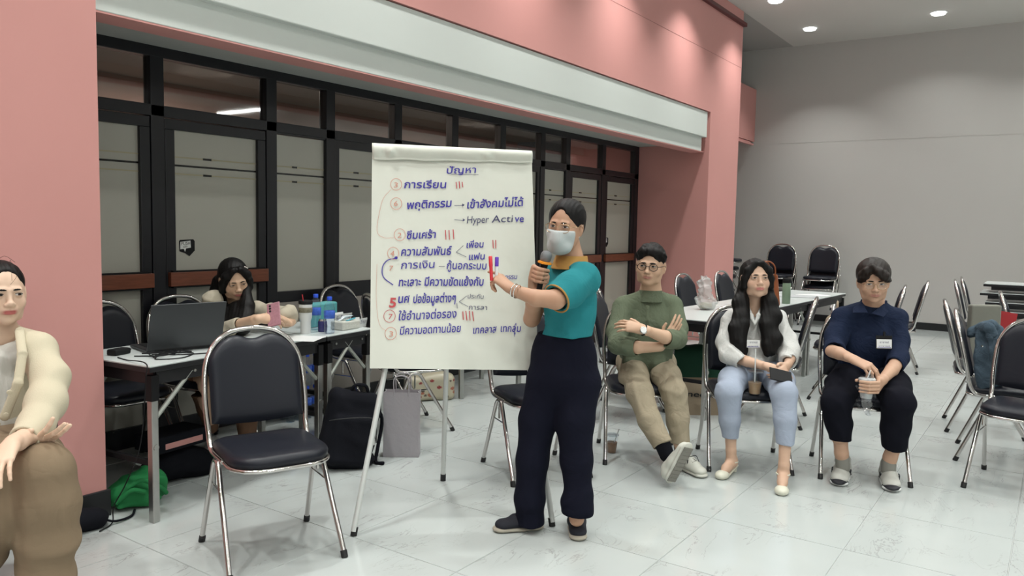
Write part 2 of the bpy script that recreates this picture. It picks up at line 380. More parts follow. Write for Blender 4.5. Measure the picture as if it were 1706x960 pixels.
# fine panel seams on the back wall
sm_ = MB().box((XB-.003, -9, 2.812), (XB+.01, 6.2, 2.818)); sm_.build('panel_seam', M['grey_wall'], bpy.data.objects['wall_back'])
sbox('wall_right', (-4.5, -9.2, 0), (13.2, -9.0, CEIL+.1), 'grey_wall')
sbox('wall_near', (-4.7, -9.2, 0), (-4.5, 6.2, CEIL+.1), 'grey_wall')
sbox('wall_far_side', (10.62, 5.6, 0), (13.2, 5.8, CEIL+.1), 'grey_wall')
# pink wall: one mesh with the opening
wl = sbox('wall_left', (-4.5, YF, 0), (1.93, YF+.17, CEIL), 'pink'); sbox('wall_recess', (.45, YF+.17, 0), (.60, 4.9, CEIL), 'pink'); sbox('wall_recess_back', (.60, YW-.03, 0), (1.70, 4.9, CEIL), 'pink'); sbox('ceiling_recess', (.60, YF+.17, 2.482), (1.93, YW+.1, 2.6), 'soffit'); sbox('wall_header', (1.93, YF, 2.875), (9.56, 4.9, CEIL), 'pink'); sbox('wall_column', (9.56, YF, 0), (10.62, 5.7, CEIL), 'pink')
M['seam'] = mat('panel_joint', (.40, .18, .17), .7)
for w_, xa, xb in (('wall_left', -4.5, 1.93), ('wall_header', 1.93, 9.56), ('wall_column', 9.56, 10.6)): MB().box((xa, YF-.002, 3.588), (xb, YF+.01, 3.592)).build('panel_seam', 'seam', bpy.data.objects[w_])
sbox('trim_2', (-4.5, YF-.05, 4.13), (10.63, YF+.02, 4.175), 'maroon')
# white two-step beam across the opening, pink underside, grey soffit
bm_ = MB().box((1.93, YF+.015, 2.555), (9.50, YF+.3, 2.868), bev=.006); bm2 = MB().box((1.93, YF+.06, 2.385), (9.45, YF+.25, 2.56), bev=.005)
b_ = struct(bm_.build('trim_3', 'white_beam')); bm2.build('lower_step', 'white_beam', b_)
MB().box((1.93, YF+.062, 2.377), (9.56, YF+.25, 2.386)).build('underside', 'pink', b_)
sbox('trim_4', (1.93, YF+.25, 2.48), (9.56, YW+.1, 2.6), 'soffit')
# skirting
sbox('baseboard_left', (-4.5, YF-.015, 0), (1.945, YF, .13), 'black_base', bev=.004)
sbox('baseboard_back', (XB-.015, -9, 0), (XB, 5.6, .105), 'black_base')
sbox('baseboard_column', (9.545, YF-.015, 0), (10.635, YF, .11), 'black_base')
# pink duct casing high up beyond the column with two slats below
dc = struct(MB().box((10.62, 4.24, 2.86), (XB, 5.6, 3.70)).build('trim_5', 'pink'))
for k in range(2): MB().box((10.62, 4.20+.05*k, 2.79+.04*k), (XB-.15, 4.24+.05*k, 2.815+.04*k)).build('slat', 'pink', dc)

# black framed glazing
BF = 'black_frame'
def frame_box(nm, x0, x1, z0, z1, par, y0=YW-.035, y1=YW+.045, m=BF): return MB().box((x0, y0, z0), (x1, y1, z1), bev=.004).build(nm, m, par)
MU = [1.93, 2.80, 3.66, 4.21, 4.96, 5.72, 6.48, 7.22, 7.75, 8.60, 9.50]
gz = struct(frame_box('window_1', 1.7, 9.56, 2.415, 2.482, None))      # head bar carries mullions and transom
frame_box('transom_bar', 1.7, 9.56, 2.055, 2.125, gz)
for x in MU[1:-1]: frame_box('mullion', x-.045, x+.045, 0 if x in (2.80, 3.66, 7.75, 8.6, 7.22) else .83, 2.42, gz)
frame_box('mullion', 9.45, 9.56, 0, 2.42, gz); frame_box('mullion', 1.70, 1.80, 0, 2.42, gz)
for a, b in zip(MU[:-1], MU[1:]): MB().box((a+.01, YW, 2.12), (b-.01, YW+.008, 2.42)).build('pane', 'clear_glass', gz)
M['film_gap'] = mat('gap_in_the_film', (.012, .012, .01), .2); M['film_cream'] = mat('cream_film_stripe', (.42, .38, .26), .5)
def stripes(par, x0, x1, y, flip=0):
    for k, z in enumerate((1.818, 1.765, 1.712)):
        if k == 1: MB().box((x0, y-.002, z-.007), (x1, y, z+.005)).build('film_stripe', 'film_gap', par)
        else:
            MB().box((x0, y-.0015, z-.005), (x1, y, z+.004)).build('film_stripe', 'film_cream', par)
            a = x0+(x1-x0)*(.34 if (k+flip) % 2 else .30); MB().box((a, y-.003, z-.007), (a+.10*(x1-x0), y-.001, z+.006)).build('film_dash', 'film_gap', par)
def push_sign(par, x, z, y, s=1):
    o = Vector((x, y, z)); R_ = Matrix(((s, 0, 0), (0, 0, 1), (0, s, 0)))
    b = MB().prism([(-.045, .062), (.085, .068), (.098, .05), (.098, -.035), (.045, -.085), (.0, -.055), (-.052, -.04), (-.056, .05)], 0, .002, R_, o-Vector((0, .002, 0))); sg = b.build('push_sign', 'black', par)
    MB().prism([(-.045, .045), (.055, .055), (.058, -.008), (.01, -.015), (-.0, -.045), (-.012, -.018), (-.047, -.022)], 0, .0012, R_, o-Vector((0, .0034, 0))).build('speech_bubble', 'white', sg)
    text('PUSH', o+Vector((-.038*s, -.0047, .014*s)), (1, .0, .06), (0, 0, 1), .030*s, .088*s, 'black', sg, 'lettering')
    text('ผลัก', o+Vector((-.018*s, -.0047, -.009*s)), (1, 0, .06), (0, 0, 1), .02*s, .04*s, 'black', sg, 'lettering')
def text(body, o, ux, uz, h, width, m, parent, name='lettering', shear=0, bold=0, lift=None):
    cu = bpy.data.curves.new(name, 'FONT'); cu.body = body; cu.size = 1; cu.offset = bold; cu.resolution_u = 4
    t = bpy.data.objects.new(name, cu); C.objects.link(t); bpy.context.view_layer.update()
    me = bpy.data.meshes.new_from_object(t.evaluated_get(bpy.context.evaluated_depsgraph_get())); bpy.data.objects.remove(t)
    co = np.array([v.co[:] for v in me.vertices]) if len(me.vertices) else np.zeros((1, 3))
    wx = co[:, 0].max()-co[:, 0].min() or 1; ux = Vector(ux).normalized(); uz = Vector(uz); x0 = co[:, 0].min()
    for v in me.vertices:
        x = (v.co.x-x0)/wx*width+shear*v.co.y*h; z = v.co.y*h/.7
        v.co = Vector(o)+ux*x+uz*z
    me.materials.append(M[m] if isinstance(m, str) else m)
    if parent is None: return me
    ob = bpy.data.objects.new(name, me); C.objects.link(ob); ob.parent = parent
    if parent.type == 'EMPTY' or True: pass
    return ob
dn = 1
for (a, b, rails) in ((1.80, 2.755, 1), (2.845, 3.615, 1), (7.795, 8.555, 1), (8.645, 9.45, 1)):
    d = struct(frame_box('door_%d' % dn, a+.004, b-.004, 1.985, 2.05, None, YW-.03, YW+.03)); dn += 1
    frame_box('stile', a+.004, a+.07, .0, 1.985, d, YW-.03, YW+.03); frame_box('stile', b-.07, b-.004, .0, 1.985, d, YW-.03, YW+.03)
    frame_box('bottom_rail', a+.07, b-.07, .008, .135, d, YW-.03, YW+.03)
    MB().box((a+.06, YW-.004, 1.03), (b-.06, YW+.004, 1.99)).build('pane', 'frosted', d)
    MB().box((a+.06, YW-.004, .12), (b-.06, YW+.004, 1.03)).build('pane', 'frosted', d)
    MB().box((a+.01, YW-.065, .995), (b-.01, YW-.03, 1.085), bev=.004).build('push_rail', 'wood', d)
    MB().box((a+.03, YW-.058, .985), (b-.03, YW-.03, 1.095)).build('rail_bracket', 'black', d)
    stripes(d, a+.07, b-.07, YW-.005, dn)
    if dn in (3, 5): push_sign(d, {3: 2.99, 5: 8.735}[dn], {3: 1.245, 5: 1.24}[dn], YW-.006, .72 if dn == 3 else .78)
wn = 2
for a, b in ((3.705, 4.165), (4.255, 4.915), (5.005, 5.675), (5.765, 6.435), (6.525, 7.175), (7.265, 7.705)):
    big = .06 if 4 < a < 7 else .012
    d = struct(frame_box('window_%d' % wn, a, b, 2.055-big, 2.06, None, YW-.028, YW+.03)); wn += 1
    frame_box('sill_frame', a, b, .83, .90+big*.9, d, YW-.028, YW+.03)
    if big > .02:
        frame_box('stile', a, a+.05, .9, 2.0, d, YW-.028, YW+.03); frame_box('stile', b-.05, b, .9, 2.0, d, YW-.028, YW+.03)
    MB().box((a, YW-.004, .88), (b, YW+.004, 2.04)).build('pane', 'frosted', d); stripes(d, a+(.05 if big > .02 else 0), b-(.05 if big > .02 else 0), YW-.005, wn)
sbox('wall_low', (3.70, YW-.03, 0), (7.72, YW+.06, .83), mat('low_wall_paint', (.33, .30, .27), .7))
sbox('baseboard_low', (3.70, YW-.042, 0), (7.72, YW-.03, .1), 'black_base')
# passage beyond the glass
sbox('wall_passage', (1.0, 7.3, 0), (10.6, 7.4, 3.2), mat('dusty_pink_paint', (.50, .36, .32), .7)); sbox('ceiling_passage', (1.0, 4.9, 2.75), (10.6, 7.4, 2.9), 'soffit')
area('passage_fill', (4.2, 6.2, 2.70), .5, 55, (1, .9, .8)); area('passage_fill', (8.2, 6.2, 2.70), .5, 24, (1, .9, .8))  # unseen fill lights, added to brighten the view through the transoms

# ceiling downlights in view
M['lamp_glow'] = mat('lit_lens', (1, 1, 1), .4, emit=(.97, 1, 1), estr=9)
for i, (x, y) in enumerate(DOWN):
    lab = {(11.94, 3.16): 'round ceiling downlight nearest the pink column', (11.94, 1.52): 'round ceiling downlight above the grey wall, right of the others', (10.28, 3.16): 'round ceiling downlight cut by the top edge above the column'}.get((x, y), 'round recessed ceiling downlight out over the hall')
    t = thing('ceiling_downlight', lab, 'downlight', (x, y, CEIL), 0, 'ceiling downlights')
    MB().lathe([(.085, -.004), (.105, -.006), (.108, 0), (.083, 0)], n=20).build('trim_ring', 'white', t)
    MB().lathe([(.084, -.002), (.083, -.022), (.078, -.026), (.077, -.022)], n=20).build('lens', 'lamp_glow', t)
for x in (-3.4, .2, 11.65):
    t = thing('batten_light', 'long slim batten light hung out over the hall', 'light', (x, -5.87, 3.95), 0, 'batten lights over the hall')
    MB().box((-.05, -1.5, 0), (.05, 1.5, .05)).build('housing', 'white', t); MB().box((-.035, -1.48, -.012), (.035, 1.48, -.0005)).build('diffuser', 'lamp_glow', t)
    for s in (-1.2, 1.2): MB().tube([(0, s, .05), (0, s, .38)], .003, 6).build('hanging_rod', 'steel', t)

# ------------------------------------------------------------------ chairs
def seat_outline(wd, y0, y1, r, n=6):
    return [(wd-r+r*math.cos(a), y1-r+r*math.sin(a)) for a in [PI/2*i/n for i in range(n+1)]]+[(-wd+r+r*math.cos(a), y1-r+r*math.sin(a)) for a in [PI/2+PI/2*i/n for i in range(n+1)]]+[(-wd+.06+.06*math.cos(a), y0+.06+.06*math.sin(a)) for a in [PI+PI/2*i/4 for i in range(5)]]+[(wd-.06+.06*math.cos(a), y0+.06+.06*math.sin(a)) for a in [1.5*PI+PI/2*i/4 for i in range(5)]]
def slab(outline, levels):       # levels: (scale offset inward, z)
    mb = MB(); n = len(outline); cx = sum(p[0] for p in outline)/n; cy = sum(p[1] for p in outline)/n; V = []
    for off, z in levels:
        for x, y in outline:
            d = math.hypot(x-cx, y-cy); s = 1-off/d; V.append((cx+(x-cx)*s, cy+(y-cy)*s, z))
    F = [(i*n+k, i*n+(k+1) % n, (i+1)*n+(k+1) % n, (i+1)*n+k) for i in range(len(levels)-1) for k in range(n)]
    F.append(tuple(range(n))[::-1]); F.append(tuple((len(levels)-1)*n+k for k in range(n))); return mb.add(V, F)
def make_chair(loc, rz, label, group):
    t = thing('banquet_chair', label, 'chair', loc, rz, group)
    so = seat_outline(.208, -.20, .235, .125)
    slab(so, [(.018, .425), (.003, .435), (0, .452), (.006, .468), (.03, .478), (.10, .483)]).build('seat', 'vinyl', t, True)
    MB().tube([(x*.985, y*.985+.003, .424) for x, y in so], .0095, 8, closed=True).build('seat_band', 'chrome', t, True)
    # chrome back hoop
    def lean(x, h): z = .45+h; return (x, -.175-.115*(h/.49)**1.1 if h > 0 else -.175+h*.3, z)
    hp = [(.205, .03, .425), (.209, -.06, .425), (.213, -.135, .432), (.215, -.168, .462)]
    hp += [lean(.216+.006*math.sin(PI*i/5), .06+.05*i) for i in range(5)]
    hp += [lean(.218*math.cos(a)**.75 if math.cos(a) > 0 else 0, .27+.215*math.sin(a)) for a in [PI/2*i/9 for i in range(1, 9)]]
    hp += [lean(0, .487)]; full = hp+[(-x, y, z) for x, y, z in hp[::-1][1:]]
    MB().tube(smooth_path(full, 3), .0122, 10).build('back_frame', 'chrome', t, True)
    # padded backrest with a dip in the top
    n = 28; V = []; F = []
    def halfw_(s): return .198 if s < .52 else .198*max(0, 1-((s-.52)/.48)**2.4)**.5
    rows = 16
    for side in (1, -1):
        for i in range(rows+1):
            for k in range(n+1):
                u = -1+2*k/n; top = .27+.215*math.sqrt(max(0, 1-(.925*abs(u))**2.67))-.014-.032*math.exp(-(u/.30)**2); bot = .075+.014*u*u
                h = bot+(top-bot)*i/rows; x = u*.201; ed = min(1, min(i, rows-i)/2.2, (n/2-abs(k-n/2))/2.2); th = .006+.018*math.sqrt(max(0, 1-(1-ed)**2)); p = lean(x, h)
                V.append((x, p[1]+side*th+.006-.02*(u*u-.4)*-1*.5, p[2]))
    m_ = n+1; q = (rows+1)*m_
    for i in range(rows):
        for k in range(n):
            a = i*m_+k; F.append((a+1, a, a+m_, a+m_+1)); F.append((q+a, q+a+1, q+a+m_+1, q+a+m_))
    for k in range(n): F.append((k, k+1, q+k+1, q+k)); a = rows*m_+k; F.append((a+1, a, q+a, q+a+1))
    for i in range(rows): a = i*m_; F.append((a+m_, a, q+a, q+a+m_)); a += n; F.append((a, a+m_, q+a+m_, q+a))
    MB().add(V, F).build('backrest', 'vinyl', t, True)
    for s in (1, -1):
        for f in (1, -1):
            fy = .245 if f > 0 else -.235
            pts = [(s*.219, -.03, .417), (s*.219, -.03+f*.028, .412), (s*.221, -.03+f*.05, .385), (s*.238, fy, .012)]
            pts = pts[:1]+smooth_path(pts[:3], 3)[1:]+[pts[3]]
            lg = MB().tube(pts, .0115, 10).build('leg', 'chrome', t, True)
            MB().tube([(s*.2385, fy+f*.002, 0), (s*.237, fy-f*.01, .028)], .0145, 10).build('foot_cap', 'rubber', lg, True)
        MB().tube([(s*.216, .065, .30), (s*.218, -.105, .30)], .004, 6).tube([(s*.219, -.03, .40), (s*.219, -.03, .315)], .006, 6).build('stretcher', 'chrome', t, True)
    return t
chair0 = None
def chair(x, y, head, label, group='black vinyl banquet chairs', z=0):
    global chair0; rz = (head-90)*D2R
    if chair0 is None: chair0 = make_chair((x, y, z), rz, label, group); return chair0
    return dup(chair0, (x, y, z), rz, label, group)
def chair_from(fl_, bl_, label, side, head=None):    # from one front and one rear foot on one side
    a = Vector((*fl_, 0)); b = Vector((*bl_, 0)); d = (a-b).normalized(); c = (a+b)/2; r = Vector((d.y, -d.x, 0))*side*.238
    c = c+r; return chair(c.x, c.y, math.degrees(math.atan2(d.y, d.x)), label)
# side=+1: given feet are on the chair's left; the centre lies to its right
chair(2.155, 2.745, -111.5, 'empty black vinyl chair standing alone in front of the long table, nearest the camera')
chair(3.81, 2.455, -123, 'black vinyl chair half hidden behind the standing woman in teal')
CHM = chair_from((4.144, 2.17), (4.562, 2.443), 'black vinyl chair under the man in the olive green shirt', -1)
CHW = chair_from((4.414, 1.624), (4.845, 1.866), 'black vinyl chair under the seated woman with long black hair', -1)
CHN = chair_from((4.701, 1.065), (5.137, 1.221), 'black vinyl chair under the man in the navy shirt', -1)
chair(5.25, .10, 172, 'black vinyl chair cut by the right edge of the picture, facing the room')
chair(5.87, .25, -86, 'black vinyl chair with a blue jacket hung on its back')
chair(6.66, .40, -82, 'black vinyl chair seen from the side, left of the one with the jacket')
chair(9.6, .62, -84, 'black vinyl chair with a grey bag against its back, behind the blue jacket')
chair(10.25, .62, -84, 'farthest black vinyl chair of the row by the folded tables')
chair(7.97, .12, -84, 'black vinyl chair at the right edge in front of the folded tables')
chair(5.95, 1.73, 101, 'black vinyl chair seen edge on between the seated woman and the navy shirt man')
chair(8.05, 1.45, 98, 'left black vinyl chair of the two tilted hoops behind the navy shirt man')
chair(9.0, 1.38, 98, 'right black vinyl chair of the two tilted hoops behind the navy shirt man')
chair(7.15, 1.48, 99, 'black vinyl chair hidden mostly behind the navy shirt man')
chair(2.35, 4.30, -92, 'black vinyl chair behind the long table beside the pink wall')
CHT = chair(2.880, 4.305, -90, 'black vinyl chair under the woman leaning on the table')
chair(4.22, 4.27, -84, 'black vinyl chair behind the table under the cyan box')
chair(4.07, 3.70, -27, 'black vinyl chair tucked behind the flip chart')
chair(6.02, 2.95, -60, 'black vinyl chair behind the shoulder of the olive shirt man')
chair(8.0, 3.05, -95, 'black vinyl chair against the pink column behind the plastic bag')
chair(8.9, 2.95, -95, 'black vinyl chair showing its hoop beside the long black hair')
chair(5.35, 2.62, -75, 'black vinyl chair at the end of the white table behind the two seated people')
for n_, yc in ((0, 3.60), (1, 2.96)):
    for k in range(3):
        chair(12.46-.045*k, yc, 180, ('bottom', 'middle', 'top')[k]+' chair of the '+('left' if n_ == 0 else 'right')+' stack by the grey wall', 'stacked chairs by the grey wall', z=.135*k)
for k in range(5):
    chair(11.9, 4.42-.040*k, -90, ('bottom', 'second', 'middle', 'fourth', 'top')[k]+' chair of the stack half behind the pink column', 'stacked chairs by the column', z=.125*k)

# ------------------------------------------------------------------ tables
def make_table(label, loc, rz, L=1.2, W=.6, group='white folding tables', lower=True):
    t = thing('folding_table', label, 'table', loc, rz, group)
    MB().box((-L/2, -W/2, .742), (L/2, W/2, .75), bev=.002).build('table_top', 'table_top', t)
    MB().box((-L/2, -W/2, .718), (L/2, W/2, .7422), bev=.003).build('edge_band', 'table_edge', t)
    ap = MB()
    for s in (-1, 1): ap.box((-L/2+.05, s*(W/2-.03)-.01, .655), (L/2-.05, s*(W/2-.03)+.01, .72))
    for s in (-1, 1): ap.box((s*(L/2-.05)-.01, -W/2+.03, .655), (s*(L/2-.05)+.01, W/2-.03, .72))
    ap.build('apron', 'table_edge', t)
    for x in (-L*.28, L*.28):
        MB().tube([(x, -W/2+.018, .69), (x, -W/2+.012, .69)], .007, 10).build('screw_head', 'steel', t)
    for s in (-1, 1):
        for e in (-1, 1):
            x = s*(L/2-.035); y = e*(W/2-.03)
            lg = MB().box((x-.018, y-.018, .0), (x+.018, y+.018, .60), bev=.004).build('leg', 'steel', t)
            MB().box((x-.021, y-.021, .58), (x+.021, y+.021, .70)).build('leg_bracket', 'black', lg); MB().tube([(x, y-.024, .36), (x, y-.018, .36)], .014, 10).build('bolt', 'steel', lg)
            b = Vector((x-s*.02, y, .50)); c = Vector((x-s*.22, y, .69)); MB().tube([b, c], .011, 6).build('brace', 'zinc', t)
        if lower: MB().box((s*(L/2-.035)-.012, -W/2+.03, .27), (s*(L/2-.035)+.012, W/2-.03, .295)).build('crossbar', 'black', t)
    return t
a0 = math.atan2(.20, 1.62)
def along(p, d, ang): return (p[0]+d[0]*math.cos(ang)-d[1]*math.sin(ang), p[1]+d[0]*math.sin(ang)+d[1]*math.cos(ang), 0)
T1 = along((1.990, 3.392), (.60, .30), a0); T2 = along((1.990, 3.392), (1.430, .30), a0)
t1 = make_table('white topped folding table with the laptop, its corner by the pink wall', T1, a0)
t2 = make_table('white topped folding table running behind the flip chart with bottles on it', T2, a0, L=.44)
t3 = make_table('white topped folding table mostly hidden behind flip chart and standing woman', (5.395, 4.150, 0), 64*D2R, L=.76)
ac = math.atan2(-.02, 1)-.03
t4 = dup(t1, along((5.56, 2.09), (.60, .30), ac), ac, 'white topped folding table between the olive shirt man and the seated woman')
t5 = dup(t1, along((5.56, 2.09), (1.81, .30), ac), ac, 'white topped folding table under the brown leather bag and green tumbler')
t6 = dup(t1, along((5.56, 2.09), (3.02, .30), ac), ac, 'white topped folding table behind the head of the navy shirt man')
t7 = dup(t1, (6.35, -.80, 0), 1.55, 'white topped folding table at the right edge behind the facing chair')
# stack of folded tables
def folded(z, x, y, lab):
    t = thing('folded_table', lab, 'table', (x, y, z), PI/2, 'stack of folded tables')
    MB().box((-.9, -.3, .068), (.9, .3, .076)).build('table_top', 'table_top', t); MB().box((-.9, -.3, .04), (.9, .3, .0685)).build('edge_band', 'table_edge', t)
    for s in (-1, 1):
        MB().box((-.82, s*.25-.015, .0), (.82, s*.25+.015, .04)).build('folded_frame', 'table_edge', t)
    for s in (-1, 1): MB().tube([(s*.7, -.25, .012), (s*.1, -.25, .012), (s*.1, .25, .012), (s*.7, .25, .012)], .011, 8).build('leg', 'chrome', t)
    return t
names = ['bottom', 'second from bottom', 'third from bottom', 'fourth from bottom', 'fourth from top', 'third from top', 'second from top', 'top']
for k in range(8): folded(.245+.0785*k if 0 else .0+.1105*k*.985-.0, 11.3, -.13-.03*(k % 3), names[k]+' folded white table in the stack by the grey wall')

# ------------------------------------------------------------------ figures
CF = V3((.8215, .5702, 0)); CR = V3((.5702, -.8215, 0)); ZZ = V3((0, 0, 1))
def fdir(deg, pitch=0):            # horizontal direction: 0 = towards the viewer, + = turned to picture left; pitch down positive
    v = -CF*math.cos(deg*D2R)-CR*math.sin(deg*D2R); return nrm(v*math.cos(pitch*D2R)-ZZ*math.sin(pitch*D2R))
def frame_(f, up, roll=0):
    f = nrm(f); r = nrm(np.cross(f, up)); u = np.cross(r, f)
    if roll: c, s_ = math.cos(roll*D2R), math.sin(roll*D2R); r, u = r*c+u*s_, u*c-r*s_
    return np.stack([r, f, u], 1)
def zframe(d): d = nrm(d); a = nrm(np.cross(d, (0.3, .2, 1) if abs(d[2]) < .9 else (1, 0, 0))); return np.stack([a, np.cross(d, a), d], 1)
SKIN = {'S': (.47, .27, .175), 'M': (.56, .36, .245), 'W': (.60, .39, .28), 'N': (.52, .32, .22), 'T': (.62, .41, .28), 'L': (.66, .46, .34)}
M['hair'] = mat('black_hair', (.0055, .0048, .0048), .5, spec=.22, bump=.3, bscale=160, stretch=(1, 1, .08), bdist=.003)
M['hair_brown'] = mat('dark_brown_hair', (.014, .009, .007), .42, spec=.3, bump=.35, bscale=160, stretch=(1, 1, .08), bdist=.003)
M['glasses_dark'] = mat('dark_spectacle_frame', (.02, .014, .012), .25); M['glasses_gold'] = mat('thin_gold_frame', (.55, .38, .22), .25, 1)

class Head:
    def __init__(s, O, f, s_=1.0, roll=0, up=ZZ, fem=False, jaw=1.0, wide=1.0):
        s.O = V3(O); s.M = frame_(f, up, roll); s.s = s_; s.fem = fem; s.jaw = jaw; s.w = wide
    def p(s, x, y, z): return s.O+s.M@(V3((x*s.w, y, z))*s.s)
    def local(s, P): q = (P-s.O)@s.M/s.s; q = q.copy(); q[:, 0] /= s.w; return q
    def add(s, sd, mouth=0.):
        e = lambda c, r, k=.012, sub=False: sd.ell(s.p(*c), V3((r[0]*s.w, r[1], r[2]))*s.s, k*s.s, s.M, sub)
        c = lambda a, b, ra, rb, k=.008, **kw: sd.cone(s.p(*a), s.p(*b), ra*s.s, rb*s.s, k*s.s, **kw)
        j = s.jaw
        e((0, -.018, .040), (.074, .094, .078)); e((0, .018, -.010), (.065, .070, .085), .03)
        e((0, .034, -.066), (.047*j, .046, .044), .03); e((0, .064, -.094), (.021*j, .019, .017), .022)
        for q in (1, -1):
            e((q*.040, .048, -.030), (.024, .030, .026), .022); c((q*.058, -.002, -.030), (q*.044*j, .030, -.084), .016, .014, .025)
            e((q*.033, .105, .004), (.019, .018, .012), .018, True)
            e((q*.0305, .0745, .003), (.0165, .0145, .0125), .006)
            c((q*.014, .0855, .022), (q*.040, .078, .021), .006, .005, .016)
            e((q*.0115, .0945, -.0335), (.0085, .0095, .0075), .006)
            e((q*.0075, .103, -.0415), (.0032, .006, .003), .002, True)
            e((q*.077, -.008, -.004), (.010, .019, .031), .005); e((q*.086, -.004, .002), (.006, .010, .019), .004, True)
            e((q*.074, -.004, -.032), (.008, .010, .011), .006)
        nf = .0035 if s.fem else 0; c((0, .084-nf*.6, .014), (0, .104-nf, -.026), .0080, .0090, .012); e((0, .1060-nf, -.0285), (.0100, .0100, .0090), .008)
        e((0, .080, -.056), (.026, .017, .018), .014)
        c((-.017, .0865, -.0575), (0, .0945, -.0535), .0035, .0058, .004); c((.017, .0865, -.0575), (0, .0945, -.0535), .0035, .0058, .004)
        c((-.015, .0865, -.0655), (0, .0930, -.0670), .0035, .0068, .004); c((.015, .0865, -.0655), (0, .0930, -.0670), .0035, .0068, .004)
        c((-.022, .0895, -.0605), (0, .1015, -.0605), .0012, .0013, .002, sub=True); c((.022, .0895, -.0605), (0, .1015, -.0605), .0012, .0013, .002, sub=True)
        c((0, .101, -.075), (0, .098, -.078), .004, .004, .012, sub=True)
        return s
    def neck(s, sd, base, r=.055, rb=.062): sd.cone(s.p(0, -.028, -.035), base, r, rb, .025); return s
    def colour(s, skin, lip=None, blush=.5):
        lip = lip or ((.46, .13, .12) if s.fem else (.42, .19, .15)); sk = V3(skin)
        def f(P):
            q = s.local(P); c = np.repeat(sk[None], len(P), 0)
            m = np.exp(-((q[:, 0]/.0225)**4+((q[:, 2]+.0615)/.0085)**4))*(q[:, 1] > .07)
            m = np.clip(m*1.3, 0, 1)[:, None]; c = c*(1-m)+V3(lip)[None]*m
            for x in (-.042, .042):
                b = np.exp(-(((q[:, 0]-x)/.02)**2+((q[:, 2]+.03)/.018)**2))*(q[:, 1] > .03)*blush*.35; b = b[:, None]; c = c*(1-b)+sk*V3((1.05, .78, .75))*b
            for x in (-.0305, .0305):          # darker lid edge
                b = np.exp(-(((q[:, 0]-x)/.015)**4+((q[:, 2]-.005)/.009)**2))*(q[:, 1] > .06)*.22; b = b[:, None]; c = c*(1-b)+sk*.62*b
            return c
        return f
    def eyes(s, parent, origin, gaze=(0, 0), opn=1.0, brow='hair', bw=1.0):
        O = V3(origin)
        for q in (1, -1):
            V = []; F = []; col = []; nu, nv = 25, 13; R = .0168
            for i in range(nu):
                u = -1+2*i/(nu-1)
                for j in range(nv):
                    t = j/(nv-1); up = .0056*opn*(1-u*u)**.75+.0006*u*q; lo = -.0036*opn*(1-u*u)**.8; z_ = lo+(up-lo)*t; x = u*.0150
                    y = math.sqrt(max(R*R-x*x*.9-z_*z_, 1e-8)); V.append(s.p(q*.0305+x, .0746+y-.0012, .0035+z_)-O)
                    d = math.hypot(x-gaze[0], z_-.0008-gaze[1]); edge = min(t, 1-t)*(1-u*u)
                    cc = (.012, .008, .007) if d < .0030 else ((.045, .022, .014) if d < .0062 else (.56, .52, .49))
                    if t > .84: cc = (.02, .013, .012)
                    if abs(u) > .93: cc = (.3, .17, .13)
                    col.append(cc)
            for i in range(nu-1):
                for j in range(nv-1): a = i*nv+j; F.append((a, a+nv, a+nv+1, a+1))
            me = bpy.data.meshes.new('eye'); me.from_pydata([tuple(v) for v in V], [], F); at = me.color_attributes.new('Col', 'FLOAT_COLOR', 'POINT')
            for k, cc in enumerate(col): at.data[k].color = (*cc, 1)
            link('eye', me, 'paint', parent, True)
            pts = [s.p(q*.0305+u*.0158, .0746+math.sqrt(R*R-(u*.0155)**2*.9-.00002)-.0002, .0035+.0058*opn*(1-u*u)**.75+.0003)-O for u in [-1+i/5 for i in range(11)]]
            MB().tube(pts, [.0004+.0010*math.sin(PI*min(1, (i+1)/9)) for i in range(11)], 6).build('eyelash', 'hair', parent, True)
            bp = [s.p(q*(.0125+.0065*i), .0955-.0020*i-.00028*i*i, .0218+.0016*math.sin(i/5*PI)-.0003*i) for i in range(6)]
            bsd = Sdf(.0011)
            for i in range(5): bsd.cone(bp[i], bp[i+1], (.0022, .0030, .0032, .0028, .0020, .0010)[i]*bw*s.s, (.0030, .0036, .0035, .0030, .0022, .0012)[i+1]*bw*s.s, .002, n=s.M[:, 1], sq=.8)
            sculpt('eyebrow', [bsd.mesh()], brow, parent, origin=origin)
    def glasses(s, parent, origin, m, rx=.0235, rz=.021, tr=.0011, square=2.0, dy=0):
        O = V3(origin); g = tag_none(parent)
        for q in (1, -1):
            pts = [s.p(q*.0325+rx*math.copysign(abs(math.cos(a))**(2/square), math.cos(a)), .1010+dy-abs(math.cos(a))*.001-(.004 if math.cos(a)*q > .5 else 0), -.001+rz*math.copysign(abs(math.sin(a))**(2/square), math.sin(a)))-O for a in [2*PI*k/28 for k in range(28)]]
            g.tube(pts, tr*s.s, 6, closed=True)
            g.tube([s.p(q*(.0325+rx), .0975+dy, .004)-O, s.p(q*.0755, .070, .006)-O, s.p(q*.081, .0, .006)-O, s.p(q*.082, -.012, -.004)-O], tr*s.s, 6)
        g.tube([s.p(-.0095, .101+dy, .002)-O, s.p(0, .1045+dy, .006)-O, s.p(.0095, .101+dy, .002)-O], tr*s.s, 6)
        fr = g.build('spectacles', m, parent, True)
        for q in (1, -1):
            MB().add([s.p(q*.0325+rx*.97*math.cos(a), .1008+dy, -.001+rz*.97*math.sin(a))-O for a in [2*PI*k/20 for k in range(20)]], [tuple(range(20))]).build('spectacle_lens', 'lens_glass', fr)
def tag_none(p): return MB()
